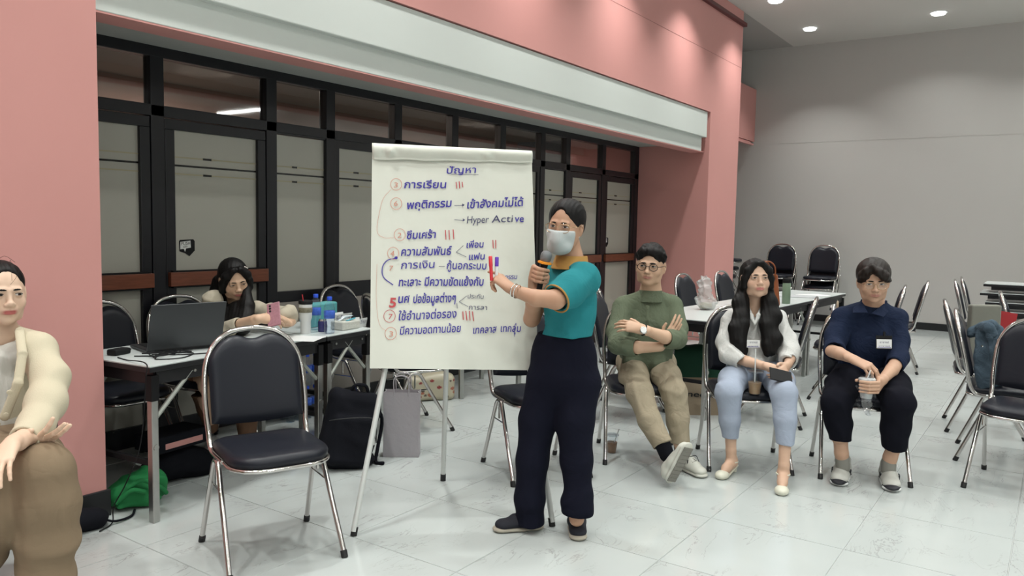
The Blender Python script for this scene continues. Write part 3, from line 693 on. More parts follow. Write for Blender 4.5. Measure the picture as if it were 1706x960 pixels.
def lensmat():
    m = bpy.data.materials.new('spectacle_lens'); m.use_nodes = True; nt = m.node_tree; N = nt.nodes; L = nt.links; N.remove(N['Principled BSDF'])
    t = N.new('ShaderNodeBsdfTransparent'); g_ = N.new('ShaderNodeBsdfGlossy'); g_.inputs['Roughness'].default_value = .05; mx = N.new('ShaderNodeMixShader'); mx.inputs[0].default_value = .06
    L.new(t.outputs[0], mx.inputs[1]); L.new(g_.outputs[0], mx.inputs[2]); L.new(mx.outputs[0], N['Material Output'].inputs[0]); return m
M['lens_glass'] = lensmat()

def hand(sd, wrist, d, n, side, curl=(20, 25, 15), s=1.0, per=None, thumb=None, spread=4):
    """side 'R'/'L'; n = back of the hand; curl in degrees per joint; per = {finger index: curl}"""
    d = nrm(d); n = V3(n); n = nrm(n-d*(n@d)); t = np.cross(n, d) if side == 'R' else np.cross(d, n); W = V3(wrist)
    L = lambda x, y, z: W+s*(t*x+d*y+n*z)
    sd.cone(L(0, -.03, 0), L(0, .012, 0), .0255*s, .025*s, .012, n=n, sq=.74)
    kn = [(.029, .088, .0), (.0095, .092, .003), (-.0105, .088, .001), (-.029, .079, -.004)]; ln = [(.043, .026, .021), (.047, .030, .022), (.044, .028, .021), (.034, .021, .019)]; rr = [.0092, .0095, .009, .0078]
    for i in range(4):
        k_ = kn[i]; sd.cone(L(k_[0]*.55, .012, 0), L(*k_), .0165*s, .0115*s, .016, n=n, sq=.85)
        a = 0; p = L(*k_); c = (per or {}).get(i, curl); sp = (1.2-i*.9)*spread*D2R; dd = nrm(d*math.cos(sp)+t*math.sin(sp))
        for j in range(3):
            a += c[j]*D2R; q = p+(dd*math.cos(a)-n*math.sin(a))*ln[i][j]*s; sd.cone(p, q, rr[i]*(1-.09*j)*s, rr[i]*(.91-.09*j)*s, .003); p = q
    th = thumb or [(.020, .018, -.006), (.043, .045, -.016), (.056, .072, -.018), (.060, .096, -.014)]
    for j in range(3): sd.cone(L(*th[j]), L(*th[j+1]), (.0165, .0115, .0102)[j]*s, (.0115, .0102, .0085)[j]*s, .008 if j == 0 else .003)
    return L
def cut(sd, E, d, r, hollow=.004, depth=.025, k=.002, r2=None):
    d = nrm(d); E = V3(E); h = r*1.3; sd.box(E+d*h, (r*1.7, r*1.7, h), .001, k, zframe(d), True)
    if hollow: sd.cone(E-d*depth, E+d*.02, (r2 or r)-hollow, (r2 or r)-hollow, k, sub=True)
def flow(f=70, amp=.0022, axis=(1, 0, 0), ph=0): return foldf([axis, ZZ, np.cross(axis, ZZ)], f, amp, ph, w2=.15)
def sit(sd, ch, back=True):
    """press the figure flat against the seat and the backrest of its chair"""
    h = ch.rotation_euler.z; r = V3((math.cos(h), math.sin(h), 0)); f = V3((-math.sin(h), math.cos(h), 0)); c = V3(ch.location)
    sd.box(c+f*.018+ZZ*.435, (.225, .225, .046), .012, .006, np.stack([r, f, ZZ], 1), True)
    if back:
        d = nrm(-f*.115+ZZ*.49); n = np.cross(r, d); n = n if n@f > 0 else -n; sd.box(c-f*.232+ZZ*.70-n*.052, (.235, .085, .27), .01, .006, np.stack([r, n, d], 1), True)
def person(loc, label, rz=0): return thing('person', label, 'person', loc, 0, 'people in the room')

def shoe_sculpt(heel, toe, top_h=.075, wdt=.043, vox=.003, up=ZZ):
    """upper and sole as two sdfs; heel, toe = ground points of the sole ends"""
    h = V3(heel); t = V3(toe); d = nrm(t-h); u = nrm(V3(up)-d*(V3(up)@d)); s_ = np.cross(d, u); Ln = np.linalg.norm(t-h); P = lambda a, x, z: h+d*a*Ln+s_*x+u*z
    up_ = Sdf(vox); up_.cone(P(.14, 0, .045), P(.42, 0, .045), wdt*.80, wdt*.86, .02, n=u, sq=.8); up_.cone(P(.42, 0, .040), P(.80, 0, .032), wdt*.9, wdt*.88, .02, n=u, sq=.62)
    up_.cone(P(.17, 0, .04), P(.2, 0, top_h-wdt*.5), wdt*.80, wdt*.78, .015); up_.cone(P(.30, 0, top_h-.020), P(.58, 0, .052), wdt*.62, wdt*.58, .02)
    up_.box(P(.5, 0, -.10), (wdt*3, Ln, .115), .001, .002, np.stack([s_, d, u], 1), True)
    so = Sdf(vox); so.cone(P(.14, 0, .012), P(.45, 0, .012), wdt*.86, wdt*.84, .01, n=u, sq=.35); so.cone(P(.45, 0, .012), P(.84, 0, .013), wdt*.88, wdt*.92, .01, n=u, sq=.35)
    so.box(P(.5, 0, -.05), (wdt*3, Ln, .05), .001, .001, np.stack([s_, d, u], 1), True); so.box(P(.5, 0, .076), (wdt*3, Ln, .05), .001, .001, np.stack([s_, d, u], 1), True)
    return up_, so, P
def badge(parent, origin, c, f, u, w=.09, h=.055, holder=None):
    M_ = frame_(f, u); c = V3(c)-V3(origin); B = Matrix([[M_[i, j] for j in range(3)] for i in range(3)])
    b = MB().box((-w/2, -.0015, -h/2), (w/2, .0015, h/2), B, c, .001).build('name_badge', 'white', parent)
    if holder:
        MB().box((-w/2-.004, -.003, -h/2-.006), (w/2+.004, -.0012, h/2+.022), B, c).box((-.006, -.0016, h/2+.02), (.006, .006, h/2+.045), B, c).build('badge_holder', 'black', b)
    for z_, hh, ww in ((.004, .011, w*.6), (-.016, .006, w*.75)):
        o_ = B@Vector((ww/2, .0022, z_)); o_ += Vector(c); ux = -Vector(M_[:, 0]); text('อาจารย์', o_, ux, Vector(M_[:, 2]), hh, ww, 'ink_dark', b, 'badge_lettering')
    MB().box((-w*.46, .0013, -h*.42), (w*.46, .0019, -h*.36), B, c).build('badge_line', 'ink_blue', b)

def grip(sd, wrist, A, ax, r, e1, e2, s=1.0, n=4, gap=.0185, thumb=True, reach=1.0):
    """fingers closed round a cylinder: A = axis point under the index finger, ax = towards the little finger, e1 = knuckle side, e2 = side the fingers cross"""
    A = V3(A); ax = nrm(ax); e1 = V3(e1); e1 = nrm(e1-ax*(e1@ax)); e2 = V3(e2); e2 = e2-ax*(e2@ax); e2 = nrm(e2-e1*(e2@e1)); W = V3(wrist)
    for i in range(n):
        c = A+ax*gap*i*s; f = (1, 1.04, 1, .86)[i]; q = (.0098, .010, .0095, .0082)[i]*s
        k0 = c+e1*(r+.026*s)-e2*.020*s; k1 = c+e1*(r+.013*s)+e2*(r*.5+.014*s)*f; k2 = c+e1*.006*s*reach+e2*(r+.010*s); k3 = c-e1*(r*.75+.004)*reach+e2*(r*.7+.004*s)
        sd.cone(W, k0, .022*s, .0125*s, .014); sd.chain([k0, k1, k2, k3], [q*1.12, q, q*.93, q*.78], .003)
    if thumb:
        c = A+ax*.012; m_ = W*.45+(A+ax*.03+e1*(r+.015))*.55
        sd.chain([m_-e2*.012, c+e1*(r*.6+.008)-e2*(r+.010), c-e1*(r*.3)-e2*(r+.009), c-e1*(r+.004)-e2*(r*.3)-ax*.006], [.0165*s, .0125*s, .0112*s, .009*s], .006)

def leaf(parent, origin, pts, n, m, th=.004, name='collar_leaf'):
    n = nrm(n)*th; P_ = [V3(p_)-V3(origin) for p_ in pts]; k = len(P_); c = sum(P_)/k+n*1.6; V = [p_-n for p_ in P_]+[p_+n for p_ in P_]+[c]
    F = [tuple(range(k))[::-1]]+[(i, (i+1) % k, k+(i+1) % k, k+i) for i in range(k)]+[(k+i, k+(i+1) % k, 2*k) for i in range(k)]
    return MB().add([tuple(v) for v in V], F).build(name, m, parent, False, bev=.0015)

def collar(c, lo, hi, rl, rh, n, sq, th, topc, botc, tilt, roll=None):
    """open ring round the neck, lower in front by tilt; topc/botc = heights of its upper and lower rim on the neck axis"""
    lo = V3(lo); hi = V3(hi); d = hi-lo; c.cone(lo-d*.6, hi+d*.6, rl+(rl-rh)*.6, rh, .002, n=n, sq=sq); c.cone(lo-d, hi+d, rl-th+(rl-rh), rh-th, .002, n=n, sq=sq, sub=True)
    F = frame_(n, nrm(ZZ+n*tilt)); up = F[:, 2]; c.box(V3(topc)+up*.2, (.3, .3, .2), .001, .002, F, True); c.box(V3(botc)-up*.2, (.3, .3, .2), .001, .002, F, True)

# ================================================== the standing woman in teal
def woman_teal():
    O = (3.04, 1.90, 0); t = person(O, 'standing woman in a teal shirt and face mask with microphone, pointing at the chart')
    tf = fdir(48); side = nrm(np.cross(tf, ZZ))      # side = her right
    hd = Head((3.154, 1.894, 1.427), fdir(24, 4), .98, roll=4, fem=True, jaw=1.02, wide=1.0)
    b = Sdf(.0026); hd.add(b); hd.neck(b, (3.194, 1.884, 1.260), .050, .060)
    b.cone((3.194, 1.884, 1.260), (3.188, 1.880, 1.167), .062, .10, .03, n=tf, sq=.7)
    # left arm across the chart
    a = Sdf(.0026); a.chain([(3.051, 1.763, 1.180), (2.906, 1.785, 1.110), (2.858, 1.855, 1.114), (2.822, 1.946, 1.144)], [.045, .043, .036, .0245], .01)
    L1 = hand(a, (2.819, 1.960, 1.149), V3((2.812, 2.040, 1.205))-V3((2.819, 1.960, 1.149)), (-.2, -.35, .9), 'L', s=.92, per={0: (18, 12, 5), 1: (60, 60, 35), 2: (68, 65, 40), 3: (70, 65, 40)}, thumb=[(.02, .018, -.006), (.040, .050, -.014), (.044, .080, -.016), (.040, .104, -.020)])
    # right arm raised with the microphone
    a.chain([(3.160, 1.989, 1.162), (3.125, 2.050, 0.985), (3.051, 1.993, 1.069), (2.991, 1.930, 1.135)], [.042, .039, .036, .025], .012)
    grip(a, (3.020, 1.974, 1.117), (2.977, 1.894, 1.233), V3((2.970, 1.916, 1.129))-V3((2.977, 1.884, 1.290)), .0170, -CR*.9-CF*.1, -CF)
    core = Sdf(.009); core.chain([(3.191, 1.884, 1.223), (3.175, 1.887, 1.082), (3.158, 1.888, 0.914), (3.147, 1.884, 0.773)], [.09, .10, .09, .11], .03, n=tf, sq=.65)
    for pts in ([(3.122, 1.942, 0.684), (3.044, 1.965, 0.423), (3.015, 1.974, 0.063)], [(3.138, 1.798, 0.700), (3.090, 1.779, 0.445), (3.076, 1.748, 0.089)]): core.chain([(3.147, 1.884, 0.773)]+pts, [.09, .07, .05, .035], .03)
    sculpt('body', [b.mesh(), a.mesh(), core.mesh()], 'skin', t, hd.colour(SKIN['S'], blush=.3), O)
    hd.eyes(t, O, (-.001, 0), .95, bw=.8); hd.glasses(t, O, 'glasses_gold', .0250, .0215, .0013, 2.2, .009)
    # mask: padded shell of the lower face
    m = Sdf(.0026); p = hd.p
    m.ell(p(0, .046, -.050), V3((.064, .052, .066))*hd.s, .01, hd.M); m.chain([p(0, .078, .008), p(0, .100, -.028), p(0, .100, -.060), p(0, .078, -.096)], [.012, .019, .022, .028], .035); m.chain([p(-.03, .066, -.092), p(.03, .066, -.092)], [.026, .026], .03)
    m.chain([p(-.040, .064, -.022), p(.040, .064, -.022)], [.026, .026], .03)
    m.box(p(0, .03, .038), (.15, .15, .05), .002, .006, hd.M, True)
    m.box(p(0, -.078, -.02), (.15, .10, .15), .002, .004, hd.M, True)
    for z_, yy in ((-.030, .112), (-.052, .116), (-.075, .108)):
        m.cone(p(-.05, yy-.045, z_-.004), p(0, yy, z_), .0012, .0016, .004, sub=True); m.cone(p(.05, yy-.045, z_-.004), p(0, yy, z_), .0012, .0016, .004, sub=True)
    M['mask'] = mat('pale_grey_mask_fabric', (.50, .53, .53), .8, bump=.15, bscale=90, bdist=.002)
    mk = sculpt('face_mask', [m.mesh()], 'mask', t, origin=O)
    OO = V3(O)
    for q in (1, -1):
        MB().tube([p(q*.055, .035, -.02)-OO, p(q*.078, .0, .012)-OO, p(q*.083, -.018, .006)-OO], .0013, 6).tube([p(q*.053, .035, -.082)-OO, p(q*.078, -.004, -.035)-OO, p(q*.082, -.018, -.012)-OO], .0013, 6).build('ear_loop', 'white', mk)
    h = Sdf(.003); h.ell(p(0, -.022, .042), V3((.0875, .103, .091))*hd.s, .01, hd.M); h.ell(p(0, -.06, .0), (.072, .065, .07), .02, hd.M)
    h.ell(p(0, -.125, .0), (.032, .03, .032), .012, hd.M)
    h.ell(p(0, .092, -.010), (.065, .067, .080), .010, hd.M, True); h.ell(p(.004, .100, .058), (.030, .046, .040), .012, hd.M, True)
    for q in (1, -1): h.ell(p(q*.092, .006, -.018), (.026, .026, .034), .008, hd.M, True)
    h.box(p(0, .0, -.115), (.15, .15, .055), .01, .01, hd.M, True)
    h.disp.append(flow(330, .0009, hd.M[:, 0])); sculpt('hair', [h.mesh()], 'hair', t, origin=O)
    # polo shirt
    s = Sdf(.0042)
    s.chain([(3.178, 1.866, 1.095), (3.169, 1.873, 1.050), (3.159, 1.878, 0.985), (3.150, 1.883, 0.926)], [.128, .134, .134, .140], .03, n=tf, sq=.80); s.chain([(3.225, 1.987, 1.188), (3.200, 1.890, 1.234), (3.121, 1.769, 1.198)], [.045, .050, .050], .03)
    s.cone((3.119, 1.771, 1.187), (3.233, 1.992, 1.176), .062, .058, .05)
    s.ell((3.067, 1.871, 1.113), (.075, .07, .07), .04)
    s.chain([(3.102, 1.761, 1.189), (3.005, 1.772, 1.150), (2.908, 1.791, 1.107)], [.075, .072, .068], .03)
    s.chain([(3.218, 2.013, 1.175), (3.182, 2.036, 1.094), (3.156, 2.048, 1.043)], [.062, .060, .056], .03)
    dl = V3((2.908, 1.791, 1.107))-V3((3.005, 1.772, 1.150)); cut(s, (2.917, 1.788, 1.112), dl, .068, .006, .03, r2=.060); dr = V3((3.156, 2.048, 1.043))-V3((3.182, 2.036, 1.094)); cut(s, (3.158, 2.046, 1.049), dr, .06, .006, .03, r2=.055)
    s.box((3.142, 1.882, 0.837), (.3, .3, .085), .002, .004, None, True)
    s.cone((3.192, 1.878, 1.322), (3.184, 1.881, 1.252), .056, .052, .006, sub=True)
    s.cone((3.071, 1.845, 1.224), (3.019, 1.843, 1.177), .030, .008, .01, sub=True)
    s.disp += [foldf([nrm(ZZ*.8+CR*.6), CR, CF], 46, .0065, .6, (3.100, 1.808, 1.010), .14), foldf([nrm(ZZ*.5-CR*.9), ZZ, CF], 55, .005, 1.2, (3.020, 1.765, 1.128), .12), foldf([CR, ZZ, CF], 28, .0022, 2)]
    M['teal'] = mat('teal_pique_cotton', (.022, .20, .225), .9, spec=.2, bump=.35, bscale=420, bdist=.0012, var=.06, vscale=14, wr=.30, wscale=6)
    M['mustard'] = mat('mustard_trim', (.40, .215, .055), .85, bump=.3, bscale=420, bdist=.001)
    sh = sculpt('polo_shirt', [s.mesh()], 'teal', t, origin=O)
    c = Sdf(.0028); collar(c, (3.182, 1.879, 1.224), (3.199, 1.881, 1.296), .090, .062, tf, .93, .012, (3.199, 1.881, 1.291), (3.193, 1.882, 1.229), .55)
    c.cone((3.075, 1.849, 1.297), (3.016, 1.832, 1.191), .014, .040, .004, sub=True)
    sculpt('collar', [c.mesh()], 'mustard', sh, origin=O)
    pl = Sdf(.003); pl.cone((3.039, 1.844, 1.201), (2.985, 1.837, 1.158), .010, .006, .003, n=tf, sq=.4); sculpt('dark_placket', [pl.mesh()], 'black', sh, origin=O)
    # sleeve trim
    zf = zframe(dl); E = V3((2.917, 1.788, 1.112))-nrm(dl)*.002
    MB().tube([E+zf[:, 0]*.0655*math.cos(a_)+zf[:, 1]*.0655*math.sin(a_)-OO for a_ in [2*PI*k/30 for k in range(30)]], .0042, 6, closed=True).build('sleeve_trim', 'mustard', sh, True)
    # trousers
    tr = Sdf(.0048); M['navy_trouser'] = mat('navy_trouser_cloth', (.0065, .0072, .015), .9, spec=.12, bump=.2, bscale=260, bdist=.001, wr=.3, wscale=5)
    tr.chain([(3.150, 1.883, 0.926), (3.143, 1.880, 0.831), (3.136, 1.876, 0.733)], [.120, .152, .168], .03, n=nrm(tf*.6-CF*.4), sq=.80)
    tr.chain([(3.112, 1.939, 0.686), (3.065, 1.965, 0.518), (3.032, 1.969, 0.333), (3.015, 1.969, 0.156), (3.018, 1.966, 0.046)], [.108, .088, .074, .068, .067], .03)
    tr.chain([(3.146, 1.803, 0.698), (3.102, 1.792, 0.539), (3.088, 1.769, 0.357), (3.076, 1.747, 0.202), (3.070, 1.745, 0.128)], [.104, .086, .070, .060, .064], .03)
    tr.cone((3.070, 1.750, 0.166), (3.071, 1.746, 0.144), .072, .074, .02)
    cut(tr, (3.021, 1.961, 0.035), -ZZ, .075, .006, .02, r2=.062); cut(tr, (3.069, 1.744, 0.117), -ZZ, .08, .006, .02, r2=.06)
    tr.box((3.153, 1.887, 0.988), (.3, .3, .06), .002, .003, None, True)
    tr.disp += [foldf([nrm(ZZ+CR*.3), CR, CF], 60, .005, .3, (3.015, 1.962, 0.114), .10), foldf([nrm(ZZ-CR*.2), CR, CF], 64, .006, 1.3, (3.061, 1.744, 0.150), .09), foldf([CR, ZZ, CF], 22, .004, .9, w2=.12), foldf([nrm(ZZ+.6*CR), CR, CF], 40, .003, 0, (3.034, 1.854, 0.654), .12)]
    sculpt('trousers', [tr.mesh()], 'navy_trouser', t, origin=O)
    M['shoe_knit'] = mat('dark_knit_shoe', (.010, .011, .018), .8, bump=.4, bscale=500, bdist=.001); M['shoe_sole'] = mat('beige_rubber_sole', (.36, .33, .27), .6)
    z0 = lambda p_: (p_[0], p_[1], 0)
    for he, to in (((3.080, 1.934, 0.000), (2.902, 2.092, 0.000)), ((3.254, 1.858, 0.000), (3.036, 1.712, 0.000))):
        u_, so, P = shoe_sculpt(he, to, .07, .046); o_ = sculpt('shoe', [u_.mesh()], 'shoe_knit', t, origin=O); sculpt('sole', [so.mesh()], 'shoe_sole', o_, origin=O)
    # bracelet and rings
    for w_, r_ in (((2.806, 1.934, 1.146), .031), ((2.809, 1.921, 1.141), .032)):
        zf = zframe(V3((2.806, 1.934, 1.146))-V3((2.808, 1.823, 1.119))); MB().tube([V3(w_)+zf[:, 0]*r_*math.cos(a_)*.95+zf[:, 1]*r_*.9*math.sin(a_)-OO for a_ in [2*PI*k/24 for k in range(24)]], .0028, 6, closed=True).build('bangle', 'silver', t, True)
    return t
M['silver'] = mat('silver', (.75, .74, .72), .18, 1)
woman_teal()
def microphone():
    top = V3((2.977, 1.884, 1.290)); bot = V3((2.970, 1.916, 1.129)); d = nrm(top-bot); B = zframe(d); Bm = Matrix([[B[i, j] for j in range(3)] for i in range(3)])
    t = thing('microphone', 'black handheld microphone with a grey grille and orange ring held by the woman in teal', 'microphone', tuple(bot))
    L_ = np.linalg.norm(top-bot)
    MB().lathe([(.0, 0), (.011, .001), (.0125, .01), (.0135, L_*.5), (.017, L_-.032), (.021, L_-.024)], n=18, M3=Bm).build('handle', 'black', t, True)
    M['orange'] = mat('orange_rubber', (.85, .30, .02), .5); M['grille'] = mat('grey_wire_grille', (.22, .23, .24), .4, .8, bump=1, bscale=900, bdist=.002)
    MB().lathe([(.019, L_-.034), (.033, L_-.031), (.033, L_-.024), (.02, L_-.021)], n=8, M3=Bm).build('anti_roll_ring', 'orange', t, True)
    MB().lathe([(.020, L_-.022), (.0245, L_-.012), (.026, L_+.004), (.0245, L_+.014), (.018, L_+.023), (.009, L_+.027), (0, L_+.028)], n=20, M3=Bm).build('grille', 'grille', t, True)
microphone()
def markers():
    for k, (a, b, m, lab) in enumerate((((2.788, 2.045, 1.182), (2.795, 2.059, 1.290), 'marker_red', 'red felt marker standing in the pointing hand'), ((2.808, 2.033, 1.182), (2.815, 2.038, 1.287), 'marker_violet', 'blue violet felt marker beside the red one in the pointing hand'))):
        a = V3(a); b = V3(b); t = thing('felt_marker', lab, 'marker', tuple(a), 0, 'markers in the hand'); d = b-a; L_ = np.linalg.norm(d); B = zframe(d); Bm = Matrix([[B[i, j] for j in range(3)] for i in range(3)])
        M['marker_red'] = M.get('marker_red') or mat('red_marker_plastic', (.62, .035, .05), .35); M['marker_violet'] = M.get('marker_violet') or mat('violet_marker_plastic', (.12, .04, .42), .35)
        MB().lathe([(.0, 0), (.0075, .001), (.0078, L_*.6)], n=14, M3=Bm).build('barrel', 'white' if k else 'marker_red', t, True); MB().lathe([(.0086, L_*.6), (.0086, L_-.003), (.006, L_), (0, L_)], n=14, M3=Bm).build('cap', m, t, True)
markers()

# ================================================== seated man in olive green
def sneaker(parent, origin, heel, toe, upper, sole, th=.085, wd=.047, up=ZZ, laces=None, tread=None):
    u_, so, P = shoe_sculpt(heel, toe, th, wd, .003, up); o_ = sculpt('shoe', [u_.mesh()], upper, parent, origin=origin); sl = sculpt('sole', [so.mesh()], sole, o_, origin=origin)
    OO = V3(origin)
    if laces:
        lb = MB()
        for i in range(4):
            a_ = .36+.07*i; zt = th-.012-.006*i; zt = (th-.020)+(.072-th)*(a_-.30)/.28+wd*.62; lb.tube([P(a_, -.022, zt-.010)-OO, P(a_+.01, 0, zt)-OO, P(a_, .022, zt-.010)-OO], .0035, 6)
        lb.tube(smooth_path([P(.36, 0, th+.012)-OO, P(.38, .03, th+.012)-OO, P(.46, .042, th-.022)-OO, P(.40, .03, th-.004)-OO], 4), .0022, 5).tube(smooth_path([P(.36, 0, th+.012)-OO, P(.38, -.03, th+.012)-OO, P(.46, -.042, th-.022)-OO], 4), .0022, 5)
        lb.build('lace', laces, o_, True)
    if tread:
        for i in range(9):
            a_ = .10+.095*i; ww = wd*(.68 if a_ < .5 else .74); MB().box((-.011, -ww, -.003), (.011, ww, .0015)).build('tread_bar', tread, sl).matrix_local = Matrix(np.block([[np.stack([nrm(V3(toe)-V3(heel)), np.cross(V3(up), nrm(V3(toe)-V3(heel))), V3(up)], 1), (P(a_, 0, 0)-OO)[:, None]], [np.zeros((1, 3)), np.ones((1, 1))]]).tolist())
    return o_, P
def man_green():
    O = (4.75, 1.95, 0); t = person(O, 'seated man in an olive green shirt and round dark glasses with crossed arms')
    OO = V3(O); tf = fdir(8)
    hd = Head((4.448, 2.057, 1.195), fdir(20, 2), 1.03, roll=3, jaw=1.12, wide=1.06); p = hd.p
    b = Sdf(.0026); hd.add(b); hd.neck(b, (4.493, 2.071, 1.010), .058, .064); b.cone((4.493, 2.071, 1.010), (4.494, 2.077, 0.942), .066, .09, .03, n=tf, sq=.7)
    a = Sdf(.0026)
    # his left forearm on top, from right to left; his right forearm below
    a.chain([(4.391, 1.852, 0.780), (4.261, 1.864, 0.793), (4.167, 1.936, 0.834), (4.151, 1.959, 0.841)], [.040, .039, .027, .026], .01)
    hand(a, (4.151, 1.959, 0.841), V3((4.143, 2.043, 0.855))-V3((4.151, 1.959, 0.841)), -CF*.7+ZZ*.6, 'L', curl=(14, 16, 10), s=1.0)
    a.chain([(4.204, 2.113, 0.727), (4.184, 2.001, 0.727), (4.279, 1.900, 0.730)], [.040, .037, .028], .01)
    hand(a, (4.315, 1.887, 0.756), V3((4.362, 1.835, 0.860))-V3((4.315, 1.887, 0.756)), -CF*.8+CR*.3, 'R', curl=(6, 8, 5), s=.95)
    core = Sdf(.009); core.chain([(4.514, 2.087, 0.959), (4.531, 2.103, 0.748), (4.550, 2.118, 0.553)], [.10, .10, .12], .03, n=tf, sq=.7)
    core.chain([(4.506, 2.180, 0.544), (4.178, 1.973, 0.461), (4.092, 1.778, 0.203)], [.075, .05, .034], .02); core.chain([(4.600, 2.046, 0.547), (4.313, 1.814, 0.471), (4.295, 1.765, 0.185), (4.316, 1.755, 0.085)], [.075, .05, .036, .03], .02)
    sit(core, CHM)
    sculpt('body', [b.mesh(), a.mesh(), core.mesh()], 'skin', t, hd.colour(SKIN['M'], blush=.2), O)
    hd.eyes(t, O, (.003, .001), .95, bw=1.15); hd.glasses(t, O, 'glasses_dark', .0225, .0205, .0019, 2.1)
    h = Sdf(.003); h.ell(p(0, -.020, .048), V3((.086, .104, .088))*hd.s, .01, hd.M); h.ell(p(0, -.05, -.01), (.078, .07, .075), .02, hd.M)
    for x, y, z_, r_ in ((-.050, .050, .080, .024), (-.026, .062, .086, .025), (.0, .066, .088, .025), (.028, .062, .085, .025), (.05, .046, .080, .024), (-.03, .02, .104, .028), (.03, .02, .104, .028), (-.068, .012, .06, .022), (.069, .012, .06, .022), (0, -.05, .106, .03)):
        h.ell(p(x, y, z_), r_, .022)
    h.ell(p(0, .098, -.008), (.060, .066, .080), .010, hd.M, True); h.ell(p(0, .125, .018), (.075, .06, .046), .02, hd.M, True)
    for q in (1, -1): h.ell(p(q*.092, .018, -.028), (.030, .034, .042), .008, hd.M, True)
    h.box(p(0, .0, -.118), (.15, .15, .055), .01, .01, hd.M, True); h.disp += [flow(260, .0012, hd.M[:, 0]), foldf([nrm(CR+ZZ*.5), ZZ, CF], 210, .0016, 1.)]
    sculpt('hair', [h.mesh()], 'hair', t, origin=O)
    # shirt
    M['olive'] = mat('olive_green_cotton', (.125, .150, .100), .9, spec=.2, bump=.4, bscale=40, bdist=.004, var=.08, vscale=12, wr=.42, wscale=8)
    s = Sdf(.0044); s.chain([(4.503, 2.080, 0.799), (4.505, 2.087, 0.752), (4.520, 2.102, 0.635), (4.532, 2.109, 0.549)], [.158, .160, .152, .158], .04, n=tf, sq=.72)
    s.cone((4.420, 2.200, 0.931), (4.599, 1.979, 0.942), .062, .062, .05); s.cone((4.498, 2.076, 0.972), (4.497, 2.079, 0.859), .080, .115, .03, n=tf, sq=.80); s.chain([(4.414, 2.211, 0.946), (4.500, 2.077, 0.998), (4.604, 1.974, 0.957)], [.05, .058, .05], .03)
    s.chain([(4.400, 2.211, 0.924), (4.302, 2.193, 0.793), (4.210, 2.140, 0.728)], [.068, .064, .058], .025); s.chain([(4.210, 2.140, 0.728), (4.187, 2.049, 0.725), (4.189, 2.011, 0.725)], [.060, .056, .052], .02)
    s.chain([(4.595, 1.965, 0.928), (4.512, 1.893, 0.808), (4.413, 1.853, 0.763)], [.064, .060, .056], .025); s.chain([(4.413, 1.853, 0.770), (4.316, 1.853, 0.777), (4.274, 1.862, 0.784)], [.058, .054, .052], .02)
    s.ell((4.396, 2.136, 0.598), (.07, .06, .05), .03); s.ell((4.474, 1.987, 0.594), (.06, .06, .055), .03)
    cut(s, (4.184, 2.001, 0.727), V3((4.184, 2.001, 0.727))-V3((4.194, 2.092, 0.724)), .055, .006, .03, r2=.050); cut(s, (4.268, 1.863, 0.787), V3((4.268, 1.863, 0.787))-V3((4.376, 1.837, 0.772)), .055, .006, .03, r2=.050)
    s.box((4.501, 2.087, 0.449), (.3, .3, .075), .01, .006, None, True); s.cone((4.483, 2.066, 1.116), (4.478, 2.066, 1.064), .060, .056, .008, sub=True)
    s.cone((4.382, 2.039, 1.019), (4.358, 2.030, 0.963), .012, .003, .006, sub=True)
    s.disp += [foldf([nrm(ZZ*.8-CR*.6), CR, CF], 62, .005, .6, (4.316, 2.134, 0.768), .13), foldf([nrm(ZZ*.7+CR*.7), CR, CF], 62, .005, 1.1, (4.464, 1.927, 0.809), .13), foldf([nrm(ZZ+CR*.5), ZZ, CF], 40, .004, 2, (4.428, 2.044, 0.653), .12), foldf([nrm(CR+ZZ*.35), ZZ, CF], 48, .003, .7, (4.384, 2.051, 0.879), .12)]
    sit(s, CHM)
    sh = sculpt('shirt', [s.mesh()], 'olive', t, origin=O)
    c = Sdf(.0028); collar(c, (4.484, 2.069, 0.970), (4.490, 2.070, 1.029), .078, .066, tf, .93, .007, (4.490, 2.071, 1.044), (4.484, 2.069, 0.970), .45); c.cone((4.386, 2.038, 1.056), (4.358, 2.024, 0.920), .010, .007, .003, sub=True); sculpt('stand_collar', [c.mesh()], 'olive', sh, origin=O)
    pk = Sdf(.003); pk.chain([(4.373, 2.033, 0.947), (4.359, 2.023, 0.865), (4.364, 2.019, 0.818)], [.012, .012, .012], .004, n=tf, sq=.4); sculpt('button_placket', [pk.mesh()], 'olive', sh, origin=O)
    for v_ in (515, 533): MB().lathe([(0, .002), (.0055, .0015), (.0055, -.001)], n=12, M3=Matrix(zframe(tf).tolist()), o=(0, 0, 0)).build('button', 'olive', sh, True, loc=tuple(V3({515: (4.354, 2.023, 0.939), 533: (4.344, 2.016, 0.875)}[v_])-OO))
    # wrist watch
    wc = V3((4.132, 1.942, 0.837)); wd_ = nrm(V3((4.261, 1.864, 0.793))-V3((4.151, 1.959, 0.841))); zf = zframe(wd_)
    wb = MB().tube([V3((4.157, 1.950, 0.836))+zf[:, 0]*.0285*math.cos(a_)+zf[:, 1]*.0285*math.sin(a_)-OO for a_ in [2*PI*k/24 for k in range(24)]], .006, 6, closed=True).build('watch_strap', 'black', t, True)
    nf = nrm(-CF*.9+ZZ*.42); MB().lathe([(0, .0), (.0205, 0), (.0215, .007), (.019, .0095), (0, .0095)], n=24, M3=Matrix(zframe(nf).tolist()), o=wc-OO).build('watch_case', 'silver', wb, True); MB().lathe([(0, .0102), (.0165, .0099)], n=24, M3=Matrix(zframe(nf).tolist()), o=wc-OO).build('watch_dial', 'white', wb)
    # trousers
    M['khaki'] = mat('khaki_cotton', (.335, .285, .205), .9, spec=.2, bump=.35, bscale=34, bdist=.004, var=.07, vscale=10, wr=.42, wscale=8)
